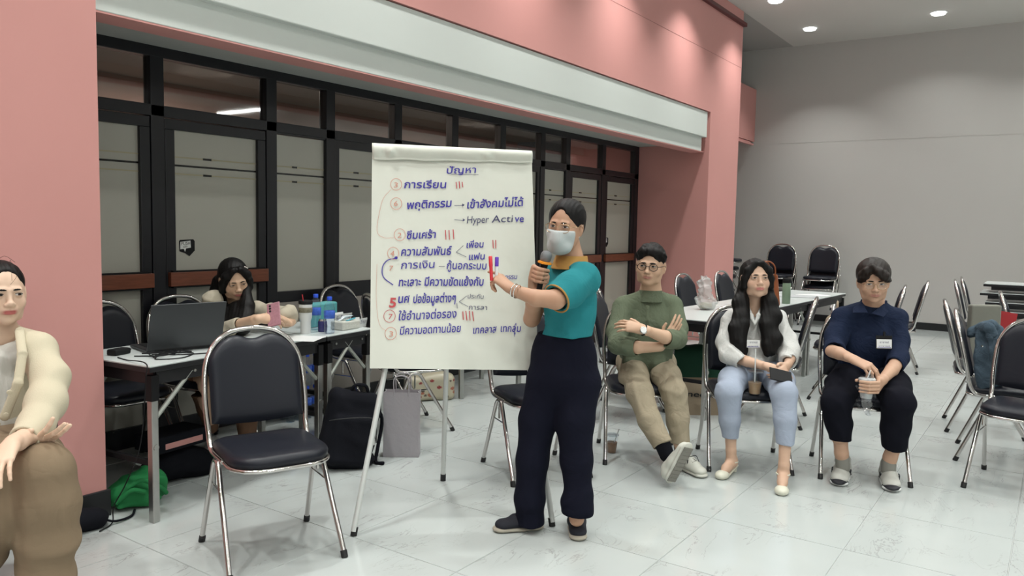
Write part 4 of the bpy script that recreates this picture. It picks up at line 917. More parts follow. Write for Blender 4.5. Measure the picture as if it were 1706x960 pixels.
    tr = Sdf(.0046); tr.cone((4.519, 2.199, 0.563), (4.624, 2.049, 0.566), .100, .100, .05)
    tr.chain([(4.509, 2.178, 0.559), (4.325, 2.086, 0.521), (4.196, 1.982, 0.460)], [.094, .088, .077], .03); tr.chain([(4.196, 1.982, 0.460), (4.128, 1.884, 0.324), (4.094, 1.774, 0.193)], [.077, .066, .058], .025)
    t2_ = Sdf(.0046); t2_.cone((4.602, 2.080, 0.566), (4.624, 2.049, 0.566), .098, .098, .03)
    t2_.chain([(4.601, 2.046, 0.562), (4.456, 1.932, 0.521), (4.329, 1.824, 0.460)], [.094, .086, .076], .03); t2_.chain([(4.329, 1.824, 0.460), (4.314, 1.789, 0.303), (4.308, 1.763, 0.172)], [.076, .064, .056], .025)
    cut(tr, (4.095, 1.783, 0.201), V3((4.094, 1.774, 0.193))-V3((4.124, 1.870, 0.306)), .062, .006, .02, r2=.050); cut(t2_, (4.308, 1.763, 0.172), (0, 0, -1), .062, .006, .02, r2=.050)
    tr.disp += [foldf([nrm(ZZ+CR*.2), CR, CF], 85, .0045, .3, (4.251, 2.013, 0.498), .13), foldf([nrm(ZZ*.6+CR), CR, CF], 55, .003, .9), foldf([nrm(ZZ+CR*.9), CR, CF], 75, .004, .2, (4.114, 1.827, 0.266), .10)]
    t2_.disp += [foldf([nrm(ZZ-CR*.3), CR, CF], 85, .0045, 1.3, (4.269, 1.810, 0.486), .14), foldf([nrm(ZZ*.6+CR), CR, CF], 55, .003, .9), foldf([nrm(ZZ-CR*.5), CR, CF], 75, .004, .2, (4.274, 1.765, 0.225), .12)]
    sit(tr, CHM); sit(t2_, CHM)
    sculpt('trousers', [tr.mesh(), t2_.mesh()], 'khaki', t, origin=O)
    M['cream'] = mat('cream_leather', (.56, .56, .50), .5); M['grey_sole'] = mat('grey_rubber_tread', (.20, .19, .165), .7)
    k = Sdf(.003); k.chain([(4.098, 1.788, 0.214), (4.101, 1.758, 0.149)], [.046, .042], .01); sculpt('sock', [k.mesh()], 'cloth_black', t, origin=O); k = Sdf(.003); k.chain([(4.317, 1.767, 0.180), (4.328, 1.756, 0.082)], [.043, .040], .01); sculpt('sock', [k.mesh()], 'cloth_black', t, origin=O)
    he = V3((3.980, 1.671, 0.012)); up_ = nrm(V3((4.0,1.5,0))-V3((4.6,2.35,0))); 
    he = V3((3.992, 1.687, 0.026)); to = V3((3.978, 1.604, 0.173)); d = nrm(to-he); to = he+d*.0+ (to-he)/np.linalg.norm(to-he)*.255; nup = nrm(CF*.80+ZZ*.30-CR*.45)
    sneaker(t, O, he, he+nrm(nrm(CR*.38+ZZ*.88-CF*.12))*.255, 'cream', 'cream', .085, .047, up=nup, tread='grey_sole')
    sneaker(t, O, (4.366, 1.758, 0.000), (4.276, 1.604, -0.000), 'cream', 'cream', .085, .046, laces='black')
man_green()

# ================================================== seated woman in white blouse
def woman_white():
    O = (4.65, 1.38, 0); t = person(O, 'seated woman with very long wavy black hair in a white blouse and light blue trousers'); OO = V3(O); tf = fdir(-2)
    hd = Head((4.801, 1.521, 1.128), fdir(0, -5), .99, roll=-1, fem=True, jaw=1.0, wide=1.06); p = hd.p
    b = Sdf(.0026); hd.add(b); hd.neck(b, (4.847, 1.535, 0.950), .046, .052); b.cone((4.847, 1.535, 0.950), (4.843, 1.530, 0.876), .060, .10, .03, n=tf, sq=.62)
    a = Sdf(.0026); a.chain([(4.620, 1.539, 0.656), (4.589, 1.478, 0.649), (4.566, 1.333, 0.634)], [.034, .031, .023], .01)
    hand(a, (4.566, 1.333, 0.634), V3((4.590, 1.277, 0.613))-V3((4.566, 1.333, 0.634)), ZZ*.8-CF*.5, 'R', curl=(22, 26, 18), s=.88)
    a.chain([(4.802, 1.281, 0.691), (4.681, 1.273, 0.643)], [.034, .024], .01)
    hand(a, (4.668, 1.273, 0.637), V3((4.554, 1.289, 0.585))-V3((4.668, 1.273, 0.637)), ZZ*.2+CR*.9-CF*.3, 'L', curl=(30, 38, 20), s=.88)
    a.chain([(4.449, 1.516, 0.242), (4.455, 1.511, 0.141), (4.463, 1.507, 0.069)], [.034, .029, .033], .01)
    for k_, (an_, to) in enumerate((((4.463, 1.507, 0.069), (4.343, 1.518, 0.000)), ((4.411, 1.195, 0.076), (4.286, 1.165, 0.000)))):
        to = V3(to); to[2] = 0; an_ = V3(an_); d = nrm((to-an_)*V3((1, 1, 0))); to = an_*V3((1, 1, 0))+d*.165; a.chain([an_, to-d*.095+ZZ*.046, to-d*.045+ZZ*.020], [.033, .027, .014], .012, n=None); a.cone(an_-d*.01, an_-d*.03+ZZ*(-an_[2]+.075), .030, .024, .012)
    a.chain([(4.427, 1.197, 0.253), (4.406, 1.192, 0.125), (4.411, 1.195, 0.076)], [.034, .029, .033], .01); 
    core = Sdf(.009); core.chain([(4.863, 1.537, 0.881), (4.874, 1.533, 0.711), (4.895, 1.533, 0.556)], [.085, .085, .11], .03, n=tf, sq=.65)
    core.chain([(4.847, 1.600, 0.543), (4.441, 1.528, 0.490), (4.449, 1.516, 0.242)], [.075, .05, .035], .02); core.chain([(4.944, 1.461, 0.547), (4.519, 1.242, 0.506), (4.427, 1.197, 0.253)], [.075, .05, .035], .02)
    sit(core, CHW)
    sculpt('body', [b.mesh(), a.mesh(), core.mesh()], 'skin', t, hd.colour(SKIN['W'], (.56, .20, .18), blush=.9), O)
    hd.eyes(t, O, (0, -.0012), .82, bw=.95)
    h = Sdf(.0032); h.ell(p(0, -.024, .042), V3((.086, .104, .088))*hd.s, .01, hd.M); h.ell(p(0, -.06, -.03), (.088, .06, .09), .03, hd.M)
    h.ell(p(0, .095, -.012), (.060, .070, .088), .010, hd.M, True); h.ell(p(0, .105, .05), (.042, .05, .045), .012, hd.M, True)
    h.cone(p(0, .08, .118), p(0, -.01, .137), .003, .003, .006, sub=True)
    for q in (1, -1):
        h.chain([p(q*.020, .070, .095), p(q*.058, .058, .050), p(q*.073, .042, .0), p(q*.076, .036, -.05)], [.017, .022, .021, .022], .02)
    h.box(p(0, .02, -.17), (.2, .06, .10), .01, .02, hd.M, True)
    L_ = [(4.764, 1.584, 1.078), (4.709, 1.580, 0.982), (4.677, 1.561, 0.895), (4.641, 1.569, 0.832), (4.630, 1.558, 0.769), (4.635, 1.525, 0.714), (4.615, 1.554, 0.713)]; R_ = [(4.848, 1.463, 1.081), (4.813, 1.430, 0.986), (4.791, 1.398, 0.906), (4.753, 1.409, 0.843), (4.747, 1.372, 0.775), (4.717, 1.388, 0.704), (4.708, 1.399, 0.682)]
    h.chain(L_, [.036, .042, .044, .044, .042, .020, .008], .03, n=tf, sq=.72); h.chain(R_, [.036, .042, .044, .040, .042, .022, .008], .03, n=tf, sq=.72)
    h.chain([(4.746, 1.564, 0.999), (4.667, 1.535, 0.862), (4.629, 1.539, 0.749), (4.629, 1.510, 0.672)], [.028, .030, .030, .012], .02); h.chain([(4.818, 1.461, 1.002), (4.738, 1.434, 0.864), (4.717, 1.412, 0.741), (4.704, 1.405, 0.689)], [.028, .030, .028, .012], .02)
    h.disp += [foldf([nrm(CR+ZZ*.12), ZZ, CF], 280, .0009, 1., w2=.06), foldf([nrm(CR-ZZ*.1), ZZ, CF], 80, .0025, 2., w2=.12)]
    sculpt('long_hair', [h.mesh()], 'hair', t, origin=O)
    M['blouse'] = mat('white_crinkled_blouse', (.58, .58, .56), .85, spec=.2, bump=.6, bscale=45, bdist=.004, wr=.35, wscale=14, stretch=(1, 1, .45))
    s = Sdf(.0044); s.chain([(4.837, 1.524, 0.772), (4.825, 1.518, 0.737), (4.831, 1.516, 0.654), (4.826, 1.517, 0.609)], [.122, .126, .134, .132], .04, n=tf, sq=.70)
    s.cone((4.769, 1.637, 0.873), (4.920, 1.421, 0.882), .052, .052, .05); s.chain([(4.765, 1.643, 0.880), (4.856, 1.536, 0.923), (4.924, 1.415, 0.886)], [.045, .048, .045], .03)
    s.chain([(4.748, 1.648, 0.859), (4.679, 1.641, 0.740), (4.608, 1.594, 0.673)], [.054, .062, .058], .03); s.chain([(4.608, 1.595, 0.680), (4.584, 1.519, 0.645)], [.062, .044], .02)
    s.chain([(4.917, 1.405, 0.865), (4.882, 1.353, 0.766), (4.813, 1.302, 0.694)], [.054, .062, .060], .03); s.chain([(4.813, 1.302, 0.694), (4.723, 1.286, 0.657)], [.060, .048], .02)
    s.box((4.791, 1.495, 0.471), (.3, .3, .10), .02, .02, None, True); s.ell((4.770, 1.496, 0.634), (.12, .08, .04), .03)
    s.cone((4.820, 1.528, 0.997), (4.786, 1.515, 0.937), .052, .040, .008, sub=True); s.cone((4.728, 1.497, 0.962), (4.722, 1.491, 0.857), .026, .006, .01, sub=True)
    cut(s, (4.581, 1.514, 0.644), V3((4.584, 1.519, 0.645))-V3((4.602, 1.585, 0.675)), .052, .006, .02, r2=.042); cut(s, (4.715, 1.278, 0.652), V3((4.727, 1.280, 0.657))-V3((4.815, 1.282, 0.696)), .052, .006, .02, r2=.044)
    s.disp += [foldf([nrm(CR+ZZ*.3), ZZ, CF], 75, .0045, .6), foldf([nrm(ZZ*.7+CR*.7), CR, CF], 60, .005, 1.1, (4.779, 1.283, 0.712), .10), foldf([nrm(ZZ*.7-CR*.7), CR, CF], 60, .005, 1.1, (4.568, 1.585, 0.704), .10)]
    sit(s, CHW)
    sh = sculpt('blouse', [s.mesh()], 'blouse', t, origin=O)
    c = Sdf(.0028)
    for q, ps in ((1, ((4.786, 1.552, 0.949), (4.718, 1.513, 0.910), (4.707, 1.486, 0.862))), (-1, ((4.830, 1.489, 0.951), (4.745, 1.475, 0.911), (4.710, 1.483, 0.862)))):
        c.chain(ps, [.010, .015, .005], .006, n=tf, sq=.4)
    sculpt('collar', [c.mesh()], 'blouse', sh, origin=O)
    badge(sh, O, (4.642, 1.467, 0.751), tf, nrm(ZZ), .078, .045)
    M['light_blue'] = mat('light_blue_cotton', (.33, .375, .465), .9, spec=.2, bump=.2, bscale=40, bdist=.003, var=.04, vscale=10, wr=.22, wscale=7)
    tr = Sdf(.0046); tr.cone((4.855, 1.592, 0.559), (4.945, 1.462, 0.562), .098, .098, .05)
    tr.chain([(4.830, 1.591, 0.547), (4.592, 1.561, 0.526), (4.436, 1.533, 0.480)], [.092, .086, .074], .03); tr.chain([(4.436, 1.533, 0.480), (4.441, 1.521, 0.321), (4.447, 1.514, 0.210)], [.074, .060, .045], .02)
    tr.chain([(4.926, 1.452, 0.550), (4.688, 1.319, 0.536), (4.498, 1.236, 0.507)], [.092, .086, .074], .03); tr.chain([(4.498, 1.236, 0.507), (4.454, 1.210, 0.368), (4.426, 1.196, 0.233)], [.074, .062, .048], .02)
    cut(tr, (4.447, 1.515, 0.217), (0, 0, -1), .052, .005, .02, r2=.040); cut(tr, (4.426, 1.196, 0.239), (0, 0, -1), .055, .005, .02, r2=.041)
    tr.disp += [foldf([nrm(ZZ+CR*.3), CR, CF], 80, .004, .3, (4.470, 1.525, 0.528), .11), foldf([nrm(ZZ-CR*.3), CR, CF], 80, .004, 1.3, (4.530, 1.267, 0.553), .11), foldf([CR, ZZ, CF], 50, .0022, .9, w2=.1)]
    sit(tr, CHW)
    sculpt('trousers', [tr.mesh()], 'light_blue', t, origin=O)
    M['pump'] = mat('cream_shoe_leather', (.66, .65, .54), .45)
    for ank, he, to in (((4.464, 1.508, 0.086), (4.623, 1.567, -0.000), (4.343, 1.518, 0.000)), ((4.402, 1.193, 0.089), (4.589, 1.242, 0.000), (4.286, 1.165, 0.000))):
        to = V3(to); to[2] = 0; an_ = V3(ank); an_[2] = 0; d = nrm(to-an_); to = an_+d*.172; Ln = .232; he = to-d*Ln; sd_ = np.cross(d, ZZ); F_ = np.stack([sd_, d, ZZ], 1)
        v = Sdf(.0028); v.ell(to-d*.048+ZZ*.020, (.038, .050, .027), .01, F_); v.box(to-ZZ*.05, (.2, .2, .05), .001, .001, None, True); v.ell(to-d*.112+ZZ*.050, (.034, .060, .034), .004, F_, True)
        v.cone(he+d*.025+ZZ*.045, he+d*.020+ZZ*.002, .022, .015, .006); v.cone(he+d*.02+ZZ*.040, to-d*.07+ZZ*.008, .026, .030, .008, n=ZZ, sq=.22); v.cone(he+d*.006+ZZ*.055, he+d*.0+ZZ*.085, .018, .012, .006, n=d, sq=.35)
        o_ = sculpt('pump_shoe', [v.mesh()], 'pump', t, origin=O)
        zf = zframe(ZZ); MB().tube([V3(ank)+CR*.036*math.cos(a_)+CF*.036*math.sin(a_)+ZZ*(-.012) - OO for a_ in [2*PI*k_/24 for k_ in range(24)]], .0042, 6, closed=True).build('ankle_strap', 'pump', o_, True)
woman_white()
def phone_(lab, c, ux, uy, m, wd=.075, ln=.155, cam_=False):
    ux = nrm(ux); uy = nrm(V3(uy)-ux*(V3(uy)@ux)); uz = np.cross(ux, uy); B = Matrix(np.stack([ux, uy, uz], 1).tolist()); t = thing('phone', lab, 'phone', tuple(c))
    MB().box((-wd/2, -ln/2, -.004), (wd/2, ln/2, .003), B, bev=.003).build('phone_case', m, t, True); MB().box((-wd/2+.004, -ln/2+.004, .0031), (wd/2-.004, ln/2-.004, .0036), B).build('screen' if not cam_ else 'back_panel', 'black' if not cam_ else m, t)
    if cam_:
        for i in range(3): MB().lathe([(0, .006), (.006, .006), (.0065, .0035)], n=12, M3=B, o=B@Vector((-.018+.0*i, ln/2-.018-.017*i, 0))).build('camera_lens', 'black', t, True)
phone_('black phone with a shiny screen in the lap of the long haired woman', (4.494, 1.256, 0.608), CR*.9+ZZ*-.2, CF*.5+ZZ*.5-CR*.3, 'black', .13, .09)

# ================================================== seated man in navy
def man_navy():
    O = (4.85, .82, 0); t = person(O, 'seated man in a navy shirt and cropped black trousers holding a bagged drink cup'); OO = V3(O); tf = fdir(6)
    hd = Head((5.038, 0.899, 1.137), fdir(16, 10), 1.02, roll=-2, jaw=1.06, wide=1.04); p = hd.p
    b = Sdf(.0026); hd.add(b); hd.neck(b, (5.129, 0.903, 0.969), .056, .062); b.cone((5.129, 0.903, 0.969), (5.128, 0.913, 0.903), .066, .09, .03, n=tf, sq=.7)
    a = Sdf(.0026); a.chain([(4.834, 1.065, 0.728), (4.773, 1.012, 0.728), (4.709, 0.927, 0.714)], [.038, .036, .026], .01)
    hand(a, (4.700, 0.921, 0.713), V3((4.689, 0.846, 0.689))-V3((4.700, 0.921, 0.713)), ZZ*.75-CF*.55+CR*.2, 'R', s=1.0, per={0: (28, 26, 14), 1: (32, 30, 16), 2: (38, 36, 20), 3: (44, 40, 24)}, thumb=[(.02, .018, -.008), (.036, .045, -.026), (.036, .075, -.036), (.030, .098, -.040)], spread=1)
    a.chain([(4.984, 0.737, 0.683), (4.877, 0.746, 0.651), (4.747, 0.769, 0.612)], [.038, .036, .026], .01)
    grip(a, (4.740, 0.771, 0.610), (4.640, 0.836, 0.613), (0.05, .02, -1), .043, CR*.9-CF*.2, -CF, s=1.0, thumb=True, gap=.0185)
    for pts in (([(4.709, 0.968, 0.260), (4.729, 0.961, 0.162), (4.750, 0.956, 0.098)]), ([(4.817, 0.702, 0.234), (4.833, 0.722, 0.158), (4.845, 0.731, 0.097)])): a.chain(pts, [.040, .038, .036], .01)
    core = Sdf(.009); core.chain([(5.149, 0.917, 0.908), (5.172, 0.923, 0.684), (5.204, 0.930, 0.560)], [.10, .10, .12], .03, n=tf, sq=.7)
    core.chain([(5.144, 1.014, 0.543), (4.671, 0.983, 0.473), (4.707, 0.970, 0.253)], [.08, .06, .045], .02); core.chain([(5.259, 0.850, 0.547), (4.752, 0.694, 0.500), (4.817, 0.702, 0.234)], [.08, .06, .045], .02)
    sit(core, CHN)
    sculpt('body', [b.mesh(), a.mesh(), core.mesh()], 'skin', t, hd.colour(SKIN['N'], blush=.2), O)
    hd.eyes(t, O, (.002, -.001), .85, bw=1.0); hd.glasses(t, O, 'glasses_gold', .0240, .0210, .0010, 2.2)
    h = Sdf(.003); h.ell(p(0, -.020, .044), V3((.090, .106, .088))*hd.s, .01, hd.M); h.ell(p(0, -.05, -.01), (.082, .07, .07), .02, hd.M)
    h.ell(p(0, .100, -.010), (.060, .066, .086), .010, hd.M, True)
    h.ell(p(0, -.006, .052), V3((.090, .098, .086))*hd.s, .02, hd.M)
    h.ell(p(.004, .110, -.018), (.056, .050, .088), .012, hd.M, True); h.ell(p(.020, .112, .052), (.022, .040, .030), .014, hd.M, True)
    for pts, rr in (([p(.018, .076, .104), p(-.018, .094, .082), p(-.050, .084, .052), p(-.076, .056, .018)], [.012, .015, .017, .010]), ([p(.018, .08, .102), p(-.008, .100, .074), p(-.038, .096, .046), p(-.060, .082, .020)], [.009, .012, .012, .006]),
        ([p(.022, .076, .104), p(.050, .078, .080), p(.068, .058, .048), p(.080, .038, .012)], [.012, .016, .016, .010])): h.chain(pts, rr, .022)
    for q in (1, -1): h.ell(p(q*.094, .02, -.035), (.030, .036, .042), .008, hd.M, True)
    h.box(p(0, .0, -.118), (.15, .15, .055), .01, .01, hd.M, True); h.disp += [flow(300, .0010, nrm(hd.M[:, 0]+hd.M[:, 2]*.5))]
    sculpt('hair', [h.mesh()], 'hair_brown', t, origin=O)
    M['navy'] = mat('navy_cotton_shirt', (.010, .017, .042), .88, spec=.2, bump=.35, bscale=40, bdist=.004, var=.1, vscale=14, wr=.42, wscale=8)
    s = Sdf(.0044); s.chain([(5.126, 0.912, 0.757), (5.133, 0.914, 0.720), (5.152, 0.922, 0.594), (5.177, 0.925, 0.497)], [.164, .166, .164, .166], .04, n=tf, sq=.70)
    s.cone((5.043, 1.052, 0.906), (5.199, 0.792, 0.907), .064, .064, .05); s.cone((5.137, 0.907, 0.954), (5.135, 0.911, 0.837), .082, .12, .03, n=tf, sq=.80); s.chain([(5.040, 1.059, 0.920), (5.150, 0.907, 0.968), (5.204, 0.787, 0.915)], [.05, .062, .05], .03)
    s.chain([(5.036, 1.060, 0.884), (4.957, 1.073, 0.796), (4.864, 1.059, 0.736)], [.066, .062, .058], .03); s.chain([(4.864, 1.059, 0.736), (4.818, 1.035, 0.730)], [.057, .055], .02)
    s.chain([(5.188, 0.790, 0.894), (5.124, 0.761, 0.780), (5.033, 0.739, 0.697)], [.066, .060, .056], .03); s.chain([(5.033, 0.739, 0.697), (4.953, 0.744, 0.672)], [.056, .054], .02)
    cut(s, (4.800, 1.034, 0.729), V3((4.773, 1.012, 0.728))-V3((4.834, 1.065, 0.728)), .062, .006, .02, r2=.056); cut(s, (4.935, 0.744, 0.664), V3((4.876, 0.746, 0.648))-V3((4.989, 0.728, 0.673)), .060, .006, .02, r2=.050)
    s.cone((5.125, 0.904, 1.064), (5.119, 0.903, 0.999), .060, .056, .008, sub=True); s.cone((5.012, 0.896, 0.975), (4.994, 0.896, 0.916), .022, .004, .008, sub=True)
    s.box((5.180, 0.912, 0.312), (.3, .3, .11), .02, .02, None, True)
    s.disp += [foldf([nrm(ZZ*.8-CR*.6), CR, CF], 58, .0055, .6, (4.887, 1.050, 0.795), .12), foldf([nrm(ZZ*.7+CR*.7), CR, CF], 58, .0055, 1.1, (5.042, 0.734, 0.757), .12), foldf([nrm(ZZ+CR*.25), ZZ, CF], 38, .0045, 2, (5.032, 0.904, 0.613), .14), foldf([nrm(CR+ZZ*.5), ZZ, CF], 45, .003, .7)]
    sit(s, CHN)
    sh = sculpt('shirt', [s.mesh()], 'navy', t, origin=O)
    c = Sdf(.0028); collar(c, (5.128, 0.908, 0.940), (5.142, 0.908, 1.008), .084, .068, tf, .93, .008, (5.142, 0.908, 1.019), (5.134, 0.909, 0.939), .5); c.cone((5.023, 0.907, 1.041), (4.989, 0.900, 0.888), .020, .014, .003, sub=True)
    leaf(sh, O, [(5.036, 0.955, 1.012), (4.982, 0.992, 0.974), (4.949, 0.984, 0.952), (4.967, 0.906, 0.957)], tf, 'navy'); leaf(sh, O, [(5.078, 0.840, 1.007), (4.968, 0.886, 0.955), (4.996, 0.826, 0.936), (5.057, 0.812, 0.964)], tf, 'navy')
    sculpt('collar', [c.mesh()], 'navy', sh, origin=O)
    badge(sh, O, (4.984, 0.812, 0.780), fdir(0, -8), nrm(ZZ), .088, .052, True)
    M['black_twill'] = mat('black_twill', (.0062, .0065, .011), .92, spec=.12, bump=.2, bscale=60, bdist=.002)
    tr = Sdf(.0046); tr.cone((5.153, 1.002, 0.551), (5.255, 0.856, 0.554), .110, .110, .05)
    tr.chain([(5.123, 1.010, 0.547), (4.880, 1.005, 0.526), (4.666, 0.988, 0.459)], [.102, .094, .084], .03); tr.chain([(4.666, 0.988, 0.459), (4.697, 0.979, 0.340), (4.708, 0.967, 0.246)], [.084, .072, .058], .02)
    tr.chain([(5.237, 0.846, 0.551), (5.002, 0.761, 0.539), (4.735, 0.682, 0.492)], [.104, .098, .086], .03); tr.chain([(4.735, 0.682, 0.492), (4.783, 0.697, 0.345), (4.817, 0.702, 0.224)], [.086, .076, .066], .02)
    cut(tr, (4.708, 0.967, 0.242), V3((-.05, -.03, -1)), .070, .005, .02, r2=.046); cut(tr, (4.817, 0.701, 0.217), V3((.15, .1, -1)), .074, .005, .02, r2=.052)
    tr.disp += [foldf([nrm(ZZ+CR*.6), CR, CF], 60, .003, .3), foldf([nrm(ZZ-CR*.8), CR, CF], 34, .003, 1.3)]
    sit(tr, CHN)
    sculpt('trousers', [tr.mesh()], 'black_twill', t, origin=O)
    M['grey_sock'] = mat('grey_striped_sock', (.24, .235, .21), .9, bump=.3, bscale=200, bdist=.001); M['offwhite'] = mat('off_white_mesh', (.50, .50, .46), .6, bump=.4, bscale=220, bdist=.001); M['dark_sole'] = mat('dark_rubber_sole', (.018, .018, .024), .6)
    k = Sdf(.003); k.chain([(4.740, 0.958, 0.132), (4.749, 0.954, 0.077)], [.039, .039], .01); sculpt('sock', [k.mesh()], 'grey_sock', t, origin=O); k = Sdf(.003); k.chain([(4.838, 0.728, 0.131), (4.844, 0.729, 0.077)], [.039, .039], .01); sculpt('sock', [k.mesh()], 'grey_sock', t, origin=O)
    for he, to, q in (((5.004, 0.991, 0.000), (4.608, 0.945, 0.000), 1), ((5.111, 0.799, 0.000), (4.691, 0.679, 0.000), -1)):
        he = V3(he); to = V3(to); d = nrm(to-he); he = to-d*.30
        o_, P = sneaker(t, O, he, to, 'offwhite', 'white', .118, .054, laces='white')
        b_ = Sdf(.003); b_.cone(P(.82, 0, .014), P(.95, 0, .024), .050, .036, .01, n=ZZ, sq=.42); sculpt('toe_bumper', [b_.mesh()], 'dark_sole', o_, origin=O)
        for sgn in (1, -1):
            lo = MB(); 
            for (x0, z0), (x1, z1) in (((.40, .03), (.46, .062)), ((.46, .062), (.50, .034)), ((.50, .034), (.56, .062))): lo.tube([P(x0, sgn*.050, z0)-OO, P(x1, sgn*.048, z1)-OO], .0038, 6)
            lo.build('side_letter', 'dark_sole', o_)
man_navy()

# ================================================== woman leaning on the long table
def over_table(sd):
    B = zframe((0, 0, 1)); a_, b_ = math.cos(a0), math.sin(a0); F = np.stack([V3((a_, b_, 0)), V3((-b_, a_, 0)), ZZ], 1); c = V3(along((1.990, 3.392), (.83, .30), a0)); sd.box(c+ZZ*.55, (.86, .302, .2035), .002, .004, F, True)
def woman_table():
    O = (2.98, 4.12, 0); t = person(O, 'woman in a cream jacket leaning on the long table, looking down at a pink phone'); OO = V3(O); tf = fdir(-12)
    hd = Head((2.918, 4.050, 1.069), fdir(-36, 20), .98, roll=-8, fem=True, jaw=1.0, wide=1.04); p = hd.p
    b = Sdf(.0026); hd.add(b); hd.neck(b, (2.975, 4.173, 0.904), .046, .055); b.cone((2.975, 4.173, 0.904), (2.989, 4.194, 0.820), .060, .095, .03, n=tf, sq=.62)
    a = Sdf(.0026); a.chain([(2.760, 3.770, 0.841), (2.749, 3.632, 0.877), (2.774, 3.597, 0.885)], [.032, .028, .023], .01)
    hand(a, (2.774, 3.597, 0.885), V3((2.858, 3.580, 0.876))-V3((2.774, 3.597, 0.885)), ZZ*.5-CF*.8, 'R', curl=(20, 24, 16), s=.90)
    a.chain([(3.031, 3.678, 0.838), (2.959, 3.642, 0.841)], [.03, .024], .01); hand(a, (2.950, 3.621, 0.854), V3((2.878, 3.626, 0.897))-V3((2.950, 3.621, 0.854)), CF*.3+CR*.5+ZZ*.6, 'L', curl=(26, 34, 20), s=.88)
    core = Sdf(.009); core.chain([(2.994, 4.189, 0.838), (2.93, 4.28, .74), (2.88, 4.38, .585)], [.09, .10, .12], .03, n=tf, sq=.65)
    core.chain([(2.81, 4.36, .565), (2.714, 4.082, 0.463), (2.778, 4.099, 0.234)], [.075, .05, .035], .02); core.chain([(2.95, 4.36, .565), (2.902, 3.950, 0.444), (2.972, 4.009, 0.080)], [.075, .05, .035], .02)
    lg = Sdf(.0026); lg.chain([(2.958, 4.001, 0.132), (2.985, 4.022, 0.063)], [.036, .034], .01)
    over_table(a)
    sit(core, CHT)
    sculpt('body', [b.mesh(), a.mesh(), lg.mesh(), core.mesh()], 'skin', t, hd.colour(SKIN['T'], (.50, .17, .15), blush=.6), O)
    hd.eyes(t, O, (-.001, -.003), .55, bw=.9)
    h = Sdf(.0032); h.ell(p(0, -.022, .042), V3((.086, .104, .088))*hd.s, .01, hd.M); h.ell(p(0, -.06, -.03), (.088, .06, .09), .03, hd.M)
    h.ell(p(0, .095, -.014), (.060, .070, .088), .010, hd.M, True); h.ell(p(0, .105, .05), (.040, .05, .045), .012, hd.M, True)
    for q in (1, -1): h.chain([p(q*.020, .070, .095), p(q*.060, .056, .050), p(q*.074, .040, .0), p(q*.076, .034, -.05)], [.017, .022, .022, .024], .02)
    h.box(p(0, .02, -.17), (.2, .06, .10), .01, .02, hd.M, True)
    h.chain([(2.904, 4.173, 1.048), (2.874, 4.166, 0.941), (2.857, 4.073, 0.859), (2.851, 4.002, 0.794), (2.834, 3.950, 0.747)], [.045, .052, .055, .055, .045], .03); h.chain([(2.955, 3.987, 1.003), (2.929, 3.942, 0.918), (2.896, 3.910, 0.851), (2.860, 3.884, 0.804)], [.030, .038, .044, .045], .03); h.cone((2.906, 4.008, 0.896), (2.853, 3.930, 0.800), .05, .055, .03)
    h.disp += [foldf([nrm(CR+ZZ*.12), ZZ, CF], 280, .0006, 1., w2=.06)]
    over_table(h); hr = sculpt('long_hair', [h.mesh()], 'hair', t, origin=O)
    M['pearl'] = mat('pearl', (.7, .66, .6), .25)
    for i in range(6): MB().lathe([(0, -.005), (.0045, -.002), (.0045, .002), (0, .005)], n=8, o=p(-.052-.006*i, .048-.012*i, .098-.008*i)-OO).build('hair_clip_pearl', 'pearl', hr, True)
    M['cream_jacket'] = mat('cream_jacket_cloth', (.44, .395, .31), .9, spec=.2, bump=.5, bscale=40, bdist=.004)
    s = Sdf(.0044); s.chain([(2.999, 4.198, 0.706), (2.93, 4.27, .74), (2.89, 4.36, .62)], [.125, .125, .13], .04, n=tf, sq=.70); s.chain([(2.913, 4.273, 0.857), (2.995, 4.196, 0.901), (3.066, 4.055, 0.869)], [.052, .048, .056], .04)
    s.chain([(2.902, 4.270, 0.850), (2.812, 4.162, 0.783), (2.758, 3.957, 0.776), (2.747, 3.789, 0.837)], [.055, .058, .05, .040], .03); s.chain([(3.059, 4.029, 0.864), (3.059, 3.888, 0.865), (3.047, 3.729, 0.861)], [.062, .056, .060], .03); s.cone((3.047, 3.729, 0.861), (2.983, 3.683, 0.877), .06, .04, .02)
    s.ell((2.801, 4.096, 0.955), (.066, .05, .055), .02); s.ell((3.030, 3.687, 0.887), (.05, .045, .05), .02)
    s.cone((2.974, 4.166, 0.971), (2.948, 4.119, 0.866), .060, .05, .01, sub=True)
    cut(s, (2.753, 3.771, 0.841), V3((2.749, 3.632, 0.877))-V3((2.747, 3.789, 0.837)), .048, .006, .02, r2=.037)
    s.disp += [foldf([nrm(ZZ+CR*.6), ZZ, CF], 85, .004, .6), foldf([nrm(CR), ZZ, CF], 140, .003, .2, (3.030, 3.687, 0.887), .07), foldf([nrm(CR), ZZ, CF], 120, .003, .2, (2.801, 4.096, 0.955), .07)]
    over_table(s)
    sit(s, CHT)
    sculpt('jacket', [s.mesh()], 'cream_jacket', t, origin=O)
    M['brown_cloth'] = mat('brown_cloth', (.17, .095, .06), .9, spec=.2, bump=.4, bscale=80, bdist=.003)
    tr = Sdf(.005); tr.cone((2.80, 4.38, .575), (2.96, 4.38, .575), .10, .10, .05); tr.chain([(2.80, 4.36, .572), (2.817, 4.250, 0.462), (2.729, 4.129, 0.444)], [.088, .078, .068], .03); tr.chain([(2.733, 4.124, 0.455), (2.771, 4.118, 0.305), (2.803, 4.125, 0.181)], [.07, .055, .04], .02)
